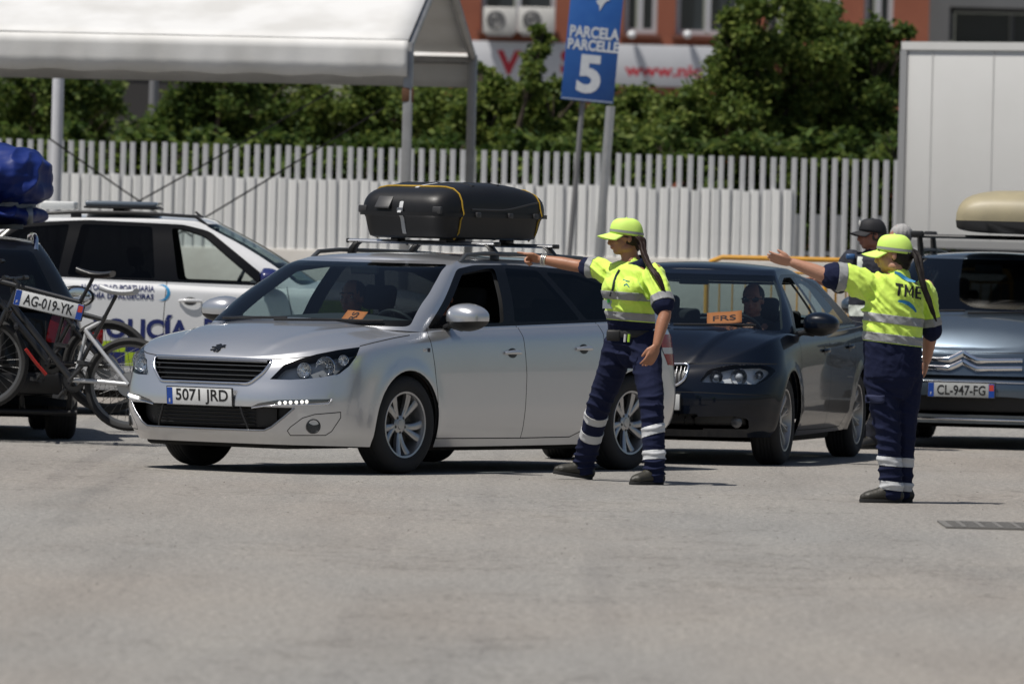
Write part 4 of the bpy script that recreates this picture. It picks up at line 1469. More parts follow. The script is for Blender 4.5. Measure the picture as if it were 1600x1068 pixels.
        roof_rail(root, S, [(-.98, .605), (-1.06, .60), (-1.3, .595), (-1.7, .59), (-2.1, .585), (-2.5, .575), (-2.72, .565), (-2.8, .56)], sy, m=mat('rail_grey', (.10, .105, .11), .35, metal=.6))
        for ax in (0.0, -wb):
            wheel(root, ax, sy * .79, wr, .222, .215, (5, .24, .032, .058, .10, .14), steer=R(-3) if ax == 0 else 0)
            arch_liner(root, ax, sy * .86, .37).build('wheel_arch', mat('underbody', (.012, .012, .012), .9), root, 40)
        # sill and side marker badge
        put_badge = S.side(-.19, .815, sy)
        M = frame(put_badge[0] + put_badge[1] * .002, (-sy, 0, 0), (0, 0, 1))
        put_text('badge', 'SW', .022, M, CHROME(), root, width=.045)
        MB().box((.045, 0, 0), (.026, .026, .003), M).build('badge_tile', mat('badge_dark', (.01, .012, .03), .3), root, None)
    # grille: recess, chrome surround, bars
    gb = S.extract('grille', ['grille'], mat('grille_black', (.010, .010, .011), .5), root, off=-.035, rim=-.036)
    out = rpoly([(-.475, .735), (.475, .735), (.44, .655), (.355, .578), (-.355, .578), (-.44, .655)], .03)
    dense = []
    for i in range(len(out)):
        a, b = Vector(out[i]), Vector(out[(i + 1) % len(out)])
        k = max(1, int((b - a).length / .03))
        dense += [a.lerp(b, j / k) for j in range(k)]
    ringp = [S.front(p.x, p.y, .004)[0] for p in dense + dense[:1]]
    MB().tube(ringp, .009, 8, False).build('grille_surround', CHROME(), gb, 60)
    for z, hw in ((.700, .445), (.667, .425), (.634, .40), (.604, .365)):
        P = [S.front(y, z, -.012)[0] for y in np.linspace(-hw, hw, 25)]
        MB().tube(P, [(.0055, .016)] * 25, 8, squash=(0, 0, 1)).build('grille_bar', mat('grille_bar', (.16, .165, .17), .22, metal=.8), gb, 50)
    # maker's plinth along the grille top
    P = [S.front(y, .723, .002)[0] for y in np.linspace(-.44, .44, 25)]
    MB().tube(P, [(.010, .007)] * 25, 8, squash=(0, 0, 1)).build('grille_top_bar', mat('drl_trim', (.30, .31, .33), .15, metal=.9), gb, 50)
    # lower intake
    iv = S.extract('lower_intake', ['intake'], mat('grille_black', (.010, .010, .011), .5), root, off=-.05, rim=-.051)
    lip = [S.front(y, z, .003)[0] for y, z in [(-.655, .432), (-.60, .375), (-.52, .305), (-.47, .281)] + [(t, .279) for t in np.linspace(-.40, .40, 9)] + [(.47, .281), (.52, .305), (.60, .375), (.655, .432)]]
    MB().tube(lip, .007, 8).build('intake_lip', mat('drl_trim', (.30, .31, .33), .15, metal=.9), iv, 60)
    for z in (.31, .335, .36, .385, .41):
        P = [S.front(y, z, -.035)[0] for y in np.linspace(-.40, .40, 17)]
        MB().tube(P, .005, 6).build('intake_bar', BLACK(), iv, 50)
    for sy in (-1, 1):
        P = [S.front(sy * y, z, -.004)[0] for y, z in ((.31, .432), (.325, .38), (.35, .32), (.36, .285))]
        MB().tube(P, .008, 6).build('intake_divider', BLACK(), iv, 50)
    # plate
    p, n = S.front(0, .484)
    plate(root, frame(p + n * .012, (0, 1, 0), (.1, 0, 1)), '5071 JRD', .52, .112)
    # bonnet emblem: a rampant animal cut as a flat chrome-dark shape
    lion = [(-.10, -.34), (-.02, -.40), (.05, -.32), (.0, -.20), (.10, -.10), (.16, -.28), (.12, -.42), (.24, -.40), (.30, -.18), (.22, .04), (.34, .12), (.46, .06), (.44, .18), (.30, .24), (.40, .34), (.24, .36), (.14, .28), (.06, .40), (-.06, .44), (-.16, .36), (-.30, .30), (-.24, .24), (-.12, .22), (-.26, .12), (-.42, .14), (-.44, .04), (-.26, .02), (-.12, .06), (-.10, -.06), (-.20, -.14), (-.36, -.16), (-.36, -.26), (-.18, -.24)]
    p, n = S.top(.90, 0)
    M = frame(p + n * .002, (0, 1, 0), n.cross(Vector((0, 1, 0))))
    if (M.to_3x3() @ Vector((0, 1, 0))).x > 0:
        M = frame(p + n * .002, (0, 1, 0), -n.cross(Vector((0, 1, 0))))
    MB().prism([(x * .115, y * .115) for x, y in lion], M, .004).build('emblem', mat('emblem', (.06, .06, .062), .25, metal=.9), root, None)
    # dirt splash on the bonnet near the windscreen: a dried leaf litter patch
    # seats, wheel, underside
    for y in (.37, -.37):
        seat(root, -1.25, y, .32)
    seat(root, -2.15, 0, .34, .58, w=1.25, headrest=False)
    for y in (.4, 0, -.4):
        MB().rbox((-2.36, y, 1.08), (.08, .24, .15), .035, seg=3).build('headrest', mat('seat_fabric', (.022, .023, .026), .9, bump=(90, .3)), root, 40)
    steering_wheel(root, -.62, .37, .90)
    MB().rbox((-.02 - .45, 0, .86), (.25, 1.35, .16), .06, seg=3).build('instrument_panel', dash, root, 40)
    MB().rbox((-1.35, 0, .20), (1.9, 1.50, .11), .03).build('underbody', mat('underbody', (.012, .012, .012), .9), root, 40)
    MB().rbox((.52, 0, .215), (.75, 1.15, .11), .03).build('engine_tray', mat('underbody', (.012, .012, .012), .9), root, 40)
    MB().rbox((-.75, 0, 1.335), (.03, .22, .07), .012).build('inner_mirror', BLACK(), root, 40)
    wiper(root, S, (-.60, .972), (.05, .985))
    wiper(root, S, (.02, .972), (.66, .985))
    # roof bars and their feet
    for x in (-1.43, -2.14):
        pts = []
        z = max(S.top(x, .58)[0].z, 1.40) + .105
        b = MB().tube([(x, -.60, z), (x, -.5, z), (x, .5, z), (x, .60, z)], [(.014, .036)] * 4, 12, squash=(0, 0, 1)).build('roof_bar', mat('bar_alu', (.66, .67, .69), .3, metal=.9), root, 50)
        for sy in (-1, 1):
            p, n = S.top(x, sy * .585)
            MB().tube([p + Vector((0, 0, .0)), p + Vector((0, 0, .045)), Vector((x, sy * .55, z - .02)), Vector((x, sy * .52, z - .005))], [(.05, .022), (.045, .02), (.04, .016), (.036, .012)], 10, squash=(1, 0, 0)).build('bar_foot', BLACK(), b, 50)
            MB().rbox((x, sy * .605, z), (.074, .016, .03), .006).build('end_cap', BLACK(), b, 40)
    return root, S
SILVER, SS = silver_estate()
# ------------------------------------------------------------------ the other vehicles
FV = lambda sy: ((0, sy, 0), (0, 0, 1), 0)
def quick_car(name, label, O, yaw, d, paint, glassy, n=(36, 64, 26), group='cars waiting in the port lanes'):
    root = car_root(name, O, yaw)
    tag(root, label, 'car', group)
    wb, W, wr, N, T = d['wb'], d['W'], d['wr'], d['nose'], d['tail']
    b0, b1 = d['belt']
    cow, wt, rt, rb = d['cowl'], d['wst'], d['rwt'], d['rwb']
    h0, h1, dz, rz = d['hood0'], d['hood1'], d['deckz'], d['roof']
    D = dict(Df=d.get('Df', .55), Dr=d.get('Dr', .42), p=d.get('p', 3.0), pr=3.4)
    top = [(N - .11, h0), (N - .11 - (N - .11 - cow) * .3, h0 + (h1 - h0) * .5), (N - .11 - (N - .11 - cow) * .65, h0 + (h1 - h0) * .82), (cow - .15, h1), (cow - .5, b0), (-wb * .65, (b0 + b1) / 2 - .003), (rb + .2, b1), (T + .1, dz)]
    lower = [dict(D, nose=N - .07, tail=T + .10, w=W - .055, z=[(N, .20), (-.3, .20), (-wb, .22), (T, .27)]),
             dict(D, nose=N - .01, tail=T + .01, w=W - .017, z=[(N, .30), (T, .35)]),
             dict(D, nose=N, tail=T, w=W, z=[(N, .46), (T, .52)]),
             dict(D, nose=N - .03, tail=T + .02, w=W + .002, z=[(N, .59), (-.4, .64), (T, .70)]),
             dict(D, nose=N - .065, tail=T + .06, w=[(N, W - .03), (-.4, W - .012), (T, W - .02)], z=[(N, h0 - .055), (.4, h0 - .05 + (h1 - h0) * .35), (-.4, b0 - .085), (-wb, b1 - .08), (T, dz - .08)]),
             dict(D, nose=N - .11, tail=T + .10, w=[(N, W - .10), (.2, W - .07), (-.5, W - .05), (-wb, W - .05), (T, W - .10)], z=top)]
    G = dict(p=3.4, pr=d.get('gpr', 3.2))
    gw = d.get('gw', .60)
    lerp = lambda a, b, t: a + (b - a) * t
    green = []
    wbelt = W - .055
    for k, t in enumerate((-.06, 0, .3, .62, .86, 1.0)):
        tt = max(t, 0)
        nose = lerp(cow, wt, tt) + .05 * math.sin(math.pi * tt) * 1.2 - (.0 if t >= 0 else -.04)
        tail = lerp(rb, rt, tt) - .05 * math.sin(math.pi * tt) * 1.0 - (.0 if t >= 0 else .03)
        w = lerp(wbelt, gw, tt ** 1.25)
        if k < 2:
            z = [(cow + .1, h1 + d.get('cowl_up', .03) + t * .6), (cow - .4, b0 + .008 + t * .6), (-wb * .65, (b0 + b1) / 2 + .005 + t * .6), (rb, b1 + .008 + t * .6)]
        elif k < 5:
            z = lerp((b0 + b1) / 2, rz - .055, tt)
        else:
            z = [(wt, rz - .055), (wt - .5, rz - .035), (rt + .5, rz - .045 - d.get('rdrop', 0) * .4), (rt, rz - .075 - d.get('rdrop', 0))]
        green.append(dict(G, nose=nose, tail=tail, Df=lerp(.36, .2, tt), Dr=lerp(.3, .22, tt), w=w, z=z))
    S = Shell(dict(lower=lower, green=green, wb=wb, W=W - .05, wr=wr, arch=wr + .05, hood_crown=d.get('crown', .09), roof_crown=.04, flare=d.get('flare', .012), ridges=d.get('ridges', ()), n=n, rows=36, grows=24))
    S.cut('inside', 'top', [(rb + .08, -(W - .12)), (rb + .08, W - .12)] + [(cow - .03 - .36 * (1 - math.sqrt(max(0, 1 - abs(t) ** 3.4))), (W - .10) * t) for t in np.linspace(1, -1, 13)], None, ('deck',))
    ar = wr + .042
    for sy in (1, -1):
        sd = '_l' if sy > 0 else '_r'
        for ax in (0.0, -wb):
            S.cut('void', 'side', circ((ax, wr - .005), ar, 32), lambda c, n, sy=sy: c.y * sy > .5, ('low',))
            S.cut('void', 'side', [(ax - ar, 0), (ax + ar, 0), (ax + ar * .999, wr), (ax - ar * .999, wr)], lambda c, n, sy=sy: c.y * sy > .5, ('low',))
        S.cut('seal', 'side', rpoly(d['dlo'], .05), NS(sy), ('green', 'low', 'roof'))
        for k, wp_ in enumerate(d['wins']):
            S.cut('win%d%s' % (k, sd), 'side', rpoly(wp_, .03), NS(sy), ('seal',))
        for g in d['gaps']:
            S.groove('side', g, .007, SIDE(sy), ('low', 'green'))
        for k, dp in enumerate(d['doors']):
            S.cut('door%d%s' % (k, sd), 'side', dp, SIDE(sy), ('low',))
        for (nm, poly) in d.get('lamps', []):
            S.cut(nm + sd, FV(sy), poly, lambda c, n, sy=sy: c.y * sy > 0 and c.x > .1 and n.x > -.1)
        for (nm, poly) in d.get('tails', []):
            S.cut(nm + sd, FV(sy), poly, lambda c, n, sy=sy: c.y * sy > 0 and c.x < -wb - .25 and n.x < .3, ('low', 'green'))
    for (nm, poly) in d.get('fronts', []):
        S.cut(nm, 'front', poly, lambda c, n: n.x > .1 and c.x > .2, ('low', 'deck'))
    for g in d.get('fgaps', []):
        S.groove('front', g, .006, lambda c, n: c.x > .25 and n.x > .02, ('low', 'deck'))
    for g in d.get('rgaps', []):
        S.groove('front', g, .007, lambda c, n: c.x < -wb - .2 and n.x < -.05, ('low', 'deck', 'green'))
    S.cut('windscreen', 'front', rpoly(d['ws'], .04), lambda c, n: n.x > .2 and c.x > -1.6, ('green', 'roof'))
    S.cut('rear_window', 'front', rpoly(d['rw'], .05), lambda c, n: n.x < -.2 and c.x < -1.8, ('green', 'roof'))
    gapm = mat('panel_gap', (.008, .008, .008), .9)
    S.extract('body', ['low', 'green', 'roof', 'gap'], [paint, gapm], root, slot=[0, 0, 0, 1])
    S.extract('bonnet', ['deck'], paint, root, sel=lambda c: c.x > -.9)
    S.extract('boot_lid', ['deck'], paint, root, sel=lambda c: c.x <= -.9)
    dash = mat('dashboard', (.028, .03, .034), .8)
    S.extract('dashboard', ['inside'], dash, root, off=-.012, sel=lambda c: c.x > cow - .6)
    S.extract('parcel_shelf', ['inside'], dash, root, off=-.02, sel=lambda c: c.x < rb + .55)
    S.extract('window_trim', ['seal'], mat('window_trim', (.004, .004, .0045), .25, spec=.25), root)
    lining(S, root)
    S.extract('windscreen', ['windscreen'], glassy['ws'], root)
    S.extract('rear_window', ['rear_window'], glassy['rear'], root)
    for sd, sy in (('_l', 1), ('_r', -1)):
        for k in range(len(d['wins'])):
            g = glassy['wins'][k]
            if g is not None and (k, sy) not in d.get('open', ()):
                S.extract('side_window', ['win%d%s' % (k, sd)], g, root)
        for k in range(len(d['doors'])):
            S.extract('door', ['door%d%s' % (k, sd)], paint, root, rim=.01)
        for ax in (0.0, -wb):
            wheel(root, ax, sy * d['track'], wr, d['rim'], .215, d['spokes'], rimmat=d.get('rimmat'), steer=d.get('steer', 0) if ax == 0 else 0)
            arch_liner(root, ax, sy * (W - .05), ar + .01, zc=wr).build('wheel_arch', mat('underbody', (.012, .012, .012), .9), root, 40)
        for (x, z) in d['handles']:
            door_handle(root, S, x, z, sy, d.get('handle_mat', paint))
        m_ = d['mirror']
        mirror(root, S, m_[0], sy, m_[1], d.get('mirror_mat', paint), y0=W - .04, w=.21, h=.14, d=.13)
    sx = d.get('seat_x', -1.3)
    for y in (.37, -.37):
        seat(root, sx, y, d.get('seat_z', .30))
    seat(root, sx - .85, 0, d.get('seat_z', .30) + .02, .55, w=1.2, headrest=False)
    for y in (.38, -.38):
        MB().rbox((sx - 1.05, y, d.get('seat_z', .30) + .74), (.08, .24, .13), .035, seg=3).build('headrest', mat('seat_fabric', (.022, .023, .026), .9), root, 40)
    steering_wheel(root, sx + .62, .37, b0 - .03)
    MB().rbox((cow - .45, 0, b0 - .07), (.28, 1.3, .15), .06, seg=3).build('instrument_panel', dash, root, 40)
    MB().rbox((wt - .02, 0, rz - .13), (.03, .22, .07), .012).build('inner_mirror', BLACK(), root, 40)
    MB().rbox((-wb / 2, 0, .20), (wb - .75, 1.45, .11), .03).build('underbody', mat('underbody', (.012, .012, .012), .9), root, 40)
    if 'wipers' in d:
        for w_ in d['wipers']:
            wiper(root, S, *w_)
    return root, S
def tube_on(S, pts, r, name, m, parent, fn='front', off=.003, flat=None):
    P = [getattr(S, fn)(a, b, off)[0] for a, b in pts]
    return MB().tube(P, r if flat is None else [(flat[0], flat[1])] * len(P), 8, squash=(0, 0, 1)).build(name, m, parent, 50)

# --- dark saloon
def saloon():
    paint = mat('navy_paint', (.003, .0055, .012), .3, metal=.0, coat=.6, coat_rough=.02, spec=.1)
    d = dict(wb=2.76, W=.905, wr=.318, nose=.78, tail=-3.70, hood0=.70, hood1=.93, deckz=1.0, roof=1.425, belt=(.92, .97), cowl=.05, wst=-.83, rwt=-2.32, rwb=-2.98, track=.77, rim=.225, rdrop=.06, crown=.065, gw=.56, p=3.1, Df=.54, ridges=((.70, .30, -.05, .66, .016, .045),),
             spokes=(10, .07, .014, .022, .0, .12), rimmat=mat('alloy_dull', (.42, .41, .40), .35, metal=.8),
             dlo=[(-.30, .942), (-.84, 1.30), (-1.1, 1.345), (-1.7, 1.35), (-2.15, 1.29), (-2.50, 1.12), (-2.62, .99), (-1.3, .957)],
             wins=[[(-.43, .965), (-.89, 1.275), (-1.15, 1.322), (-1.42, 1.325), (-1.38, .975)], [(-1.49, .978), (-1.52, 1.325), (-1.75, 1.318), (-2.08, 1.23), (-2.28, .995)]],
             gaps=[[(-.36, .95), (-.36, .60), (-.40, .24), (-1.42, .235)], [(-1.44, .96), (-1.46, .60), (-1.42, .235), (-2.05, .24), (-2.25, .38), (-2.40, .60), (-2.50, .97)]],
             doors=[[(-.36, .96), (-.36, .60), (-.40, .235), (-1.42, .235), (-1.46, .60), (-1.44, .97)], [(-1.44, .97), (-1.46, .60), (-1.42, .235), (-2.05, .24), (-2.25, .38), (-2.40, .60), (-2.49, .97)]],
             handles=[(-1.27, .80), (-2.22, .82)], mirror=(-.55, 1.0),
             ws=[(-.80, .950), (-.72, 1.14), (-.61, 1.338), (.61, 1.338), (.72, 1.14), (.80, .950)], rw=[(-.66, 1.02), (-.52, 1.31), (.52, 1.31), (.66, 1.02)],
             lamps=[('hl', rpoly([(.385, .585), (.44, .675), (.60, .712), (.80, .712), (.868, .68), (.83, .62), (.77, .575)], .025)), ('fogbay', rpoly([(.36, .26), (.36, .34), (.62, .35), (.72, .33), (.72, .26)], .02))],
             fronts=[('kidl', rpoly([(.022, .70), (.045, .575), (.10, .545), (.22, .548), (.285, .60), (.300, .705)], .03)), ('kidr', rpoly([(-.022, .70), (-.045, .575), (-.10, .545), (-.22, .548), (-.285, .60), (-.300, .705)], .03)), ('mouth', [(-.42, .25), (.42, .25), (.38, .36), (-.38, .36)])],
             fgaps=[[(-.86, .72), (-.6, .722), (-.33, .71)], [(.33, .71), (.6, .722), (.86, .72)], [(-.84, .50), (-.4, .512), (.4, .512), (.84, .50)]], wipers=[((-.55, .958), (.05, .966)), ((.08, .958), (.62, .968))], seat_x=-1.3, seat_z=.27, open=((0, 1),))
    cl = glass('windscreen_glass', (.62, .72, .72), 1.5)
    sg = glass('side_glass', (.66, .75, .74), 1.5)
    O = at(1213, 659.5, 59.5) - Vector((.974 * .80, -.225 * .80, 0))
    O.z = 0
    root, S = quick_car('saloon_car', 'dark navy saloon car with an orange FRS sheet behind its windscreen', O, R(13), d, paint, dict(ws=cl, rear=sg, wins=[sg, sg]))
    for sd, sy in (('_l', 1), ('_r', -1)):
        headlight(S, root, 'hl' + sd, 0.0, sy, [(.50, .635, .046, .5), (.655, .640, .058, .55), (.785, .650, .030, .4)], housing=mat('lamp_chrome', (.72, .725, .73), .3, metal=.2), depth=.062)
        f = S.extract('fog_bay', ['fogbay' + sd], mat('grille_black', (.010, .010, .011), .5), root, off=-.04, rim=-.041)
        p, n = S.front(sy * .645, .305, -.012)
        MB().lathe([(.040, -.03), (.040, -.012), (.034, -.008), (0, -.006)], frame(p, (0, 1, 0), (0, 0, 1)), 24).build('fog_lamp', mat('fog_glass', (.10, .10, .105), .15, coat=.8), f, 50)
        k = S.extract('kidney_grille', ['kid' + ('l' if sy > 0 else 'r')], mat('grille_black', (.010, .010, .011), .5), root, off=-.03, rim=-.031)
        o = rpoly([(.022, .70), (.045, .575), (.10, .545), (.22, .548), (.285, .60), (.300, .705)], .03)
        tube_on(S, [(sy * a, b) for a, b in o + o[:1]], .010, 'chrome_surround', CHROME(), k)
        for j in range(9):
            y = .045 + j * .028
            tube_on(S, [(sy * y, .70 if y < .29 else .67), (sy * y, .62), (sy * y, .565 if .06 < y < .25 else .60)], .004, 'grille_bar', mat('grille_bar', (.16, .165, .17), .22, metal=.8), k, off=-.008)
        # bright strip under the side glass
        tube_on(S, [(-.42, .945), (-.9, .955), (-1.5, .963), (-2.1, .975), (-2.6, .985)], .005, 'waist_trim', CHROME(), root, fn='side', off=.003) if sy > 0 else None
    S.extract('lower_intake', ['mouth'], mat('grille_black', (.010, .010, .011), .5), root, off=-.05, rim=-.051)
    p, n = S.front(0, .44)
    plate(root, frame(p + n * .012, (0, 1, 0), (0, 0, 1)), '', .52, .11)
    return root, S
SALOON, SB = saloon()

# --- grey people carrier with chevrons
def carrier():
    paint = mat('bluegrey_paint', (.085, .115, .15), .28, metal=.7, coat=1.0, coat_rough=.03, var=(2, .0, (.095, .125, .16), .35))
    d = dict(wb=2.73, W=.91, wr=.325, nose=.86, tail=-3.45, hood0=.79, hood1=.99, deckz=1.02, roof=1.535, belt=(.98, 1.03), cowl=.22, wst=-.72, rwt=-2.95, rwb=-3.38, track=.76, rim=.21, crown=.10, gw=.60, spokes=(7, 0, .05, .06, .0, .10), Df=.5, p=2.8,
             dlo=[(-.30, 1.005), (-.84, 1.40), (-1.2, 1.455), (-2.2, 1.46), (-2.8, 1.40), (-3.0, 1.07), (-1.5, 1.02)],
             wins=[[(-.45, 1.025), (-.95, 1.385), (-1.25, 1.43), (-1.42, 1.43), (-1.40, 1.04)], [(-1.5, 1.043), (-1.52, 1.43), (-2.15, 1.43), (-2.2, 1.06)], [(-2.28, 1.065), (-2.25, 1.425), (-2.7, 1.37), (-2.88, 1.09)]],
             gaps=[[(-.3, 1.03), (-.36, .6), (-.40, .24), (-1.42, .235)], [(-1.45, 1.05), (-1.46, .6), (-1.42, .235), (-2.05, .24), (-2.25, .4), (-2.3, 1.07)]],
             doors=[[(-.3, 1.03), (-.36, .6), (-.40, .235), (-1.42, .235), (-1.46, .6), (-1.45, 1.05)], [(-1.45, 1.05), (-1.46, .6), (-1.42, .235), (-2.05, .24), (-2.25, .4), (-2.3, 1.06)]],
             handles=[(-1.25, .86), (-2.1, .88)], mirror=(-.45, 1.09),
             ws=[(-.82, 1.015), (-.75, 1.25), (-.645, 1.478), (.645, 1.478), (.75, 1.25), (.82, 1.015)], rw=[(-.62, 1.07), (-.5, 1.43), (.5, 1.43), (.62, 1.07)],
             lamps=[('hl', rpoly([(.50, .62), (.53, .72), (.70, .80), (.86, .88), (.885, .84), (.85, .70), (.70, .62)], .03))],
             fronts=[('slot', [(-.50, .545), (.50, .545), (.52, .575), (-.52, .575)]), ('mouth', rpoly([(-.62, .27), (.62, .27), (.60, .40), (.36, .415), (-.36, .415), (-.60, .40)], .03))],
             fgaps=[[(-.84, .86), (-.55, .76), (-.2, .755), (.2, .755), (.55, .76), (.84, .86)]], wipers=[((-.62, 1.04), (-.05, 1.055)), ((-.02, 1.038), (.66, 1.06))], seat_x=-1.25, seat_z=.42)
    cl = glass('windscreen_glass2', (.30, .37, .40), 1.52)
    sg = glass('privacy_glass', (.05, .055, .06), 1.33)
    dk = glass('privacy_glass', (.05, .055, .06), 1.33)
    yaw = R(10)
    f, l = Vector((-math.sin(yaw), -math.cos(yaw), 0)), Vector((math.cos(yaw), -math.sin(yaw), 0))
    O = at(1502, 611, 65.3) - f * .87
    O.z = 0
    root, S = quick_car('people_carrier', 'blue-grey people carrier with a beige roof box, plate CL-947-FG', O, yaw, d, paint, dict(ws=cl, rear=dk, wins=[sg, dk, dk]))
    for sd, sy in (('_l', 1), ('_r', -1)):
        headlight(S, root, 'hl' + sd, 0.0, sy, [(.62, .69, .045, .4), (.75, .75, .05, .5)])
        roof_rail(root, S, [(-.95, .60), (-1.05, .595), (-1.5, .59), (-2.0, .585), (-2.6, .575), (-2.7, .57)], sy)
    S.extract('air_slot', ['slot'], mat('grille_black', (.010, .010, .011), .5), root, off=-.03, rim=-.031)
    S.extract('lower_intake', ['mouth'], mat('grille_black', (.010, .010, .011), .5), root, off=-.05, rim=-.051)
    tube_on(S, [(y, .235 + .0 * y) for y in np.linspace(-.75, .75, 21)], .01, 'chrome_strip', CHROME(), root)
    tube_on(S, [(y, .525) for y in np.linspace(-.6, .6, 17)], .006, 'slot_trim', CHROME(), root)
    # two bright blades that meet in the double chevron
    for sy in (-1, 1):
        for (z0, z1, dz, nm) in ((.742, .690, .026, 'chevron'), (.678, .628, .022, 'chevron')):
            pts = [(0, z0), (sy * .05, z0 - .028), (sy * .10, z1), (sy * .115, z1 - .004)] + [(sy * y, z1 - .004 + (y - .1) * .035) for y in (.2, .32, .46)]
            P = [S.front(a, b, .010)[0] for a, b in pts]
            MB().tube(P, [(dz, .010)] * 4 + [(.017, .008)] * 3, 8, squash=(0, 0, 1)).build(nm, CHROME(), root, 50)
    p, n = S.front(0, .46)
    plate(root, frame(p + n * .014, (0, 1, 0), (0, 0, 1)), 'CL-947-FG', .52, .11, True, True, bg=(.42, .43, .42))
    # roof bars
    for x in (-1.05, -1.9):
        b = MB().tube([(x, -.66, 1.655), (x, .66, 1.655)], [(.016, .022)] * 2, 8, squash=(0, 0, 1)).build('roof_bar', BLACK(), root, 40)
        for sy in (-1, 1):
            p, n = S.top(x, sy * .59)
            MB().tube([p, p + Vector((0, 0, .05)), Vector((x, sy * .60, 1.65))], [(.05, .03), (.045, .026), (.06, .022)], 8, squash=(1, 0, 0)).build('bar_foot', BLACK(), b, 40)
            MB().rbox((x, sy * .62, 1.67), (.10, .10, .05), .012).build('clamp', BLACK(), b, 40)
    # beige box, a thing of its own
    bx_ = empty('roof_box', root.matrix_world @ Vector((0, 0, 0)))
    bx_.matrix_world = root.matrix_world.copy()
    bx_.location = O + f * -1.0 + l * .20 + Vector((0, 0, 1.675))
    bx_.rotation_euler = root.rotation_euler
    tag(bx_, 'beige roof box on the blue-grey people carrier', 'roof box')
    def sec(x, w, h0, h1, m):
        P = []
        for k in range(17):
            a = math.pi * k / 16
            e = lambda v, p: math.copysign(abs(v) ** p, v)
            P.append((x, w * e(math.cos(a), .55), h0 + (h1 - h0) * e(math.sin(a), .75)))
        return P
    lid = [(.62, .20, .16), (.60, .38, .24), (.54, .44, .30), (.35, .46, .345), (-.1, .46, .36), (-.6, .455, .365), (-1.0, .44, .33), (-1.12, .38, .25), (-1.14, .2, .16)]
    rows_ = [sec(x, w, .11, h, 1) for x, w, h in lid]
    m1 = MB().grid(rows_)
    for r_ in (rows_[0], rows_[-1]): m1.add(r_, [tuple(range(17))])
    m1.build('lid', mat('beige_plastic', (.36, .31, .19), .5, var=(4, .2, (.28, .245, .16))), bx_, 50)
    m2 = MB()
    m2.grid([[(x, w * math.cos(a), .11 - .10 * abs(math.sin(a)) ** .35) for a in np.linspace(0, -math.pi, 17)] for x, w, h in lid])
    for x, w, h in (lid[0], lid[-1]): m2.add([(x, w * math.cos(a), .11 - .10 * abs(math.sin(a)) ** .35) for a in np.linspace(0, -math.pi, 17)], [tuple(range(17))])
    m2.build('base', mat('box_black', (.02, .02, .021), .5), bx_, 50)
    return root, S
CARRIER, SC_ = carrier()
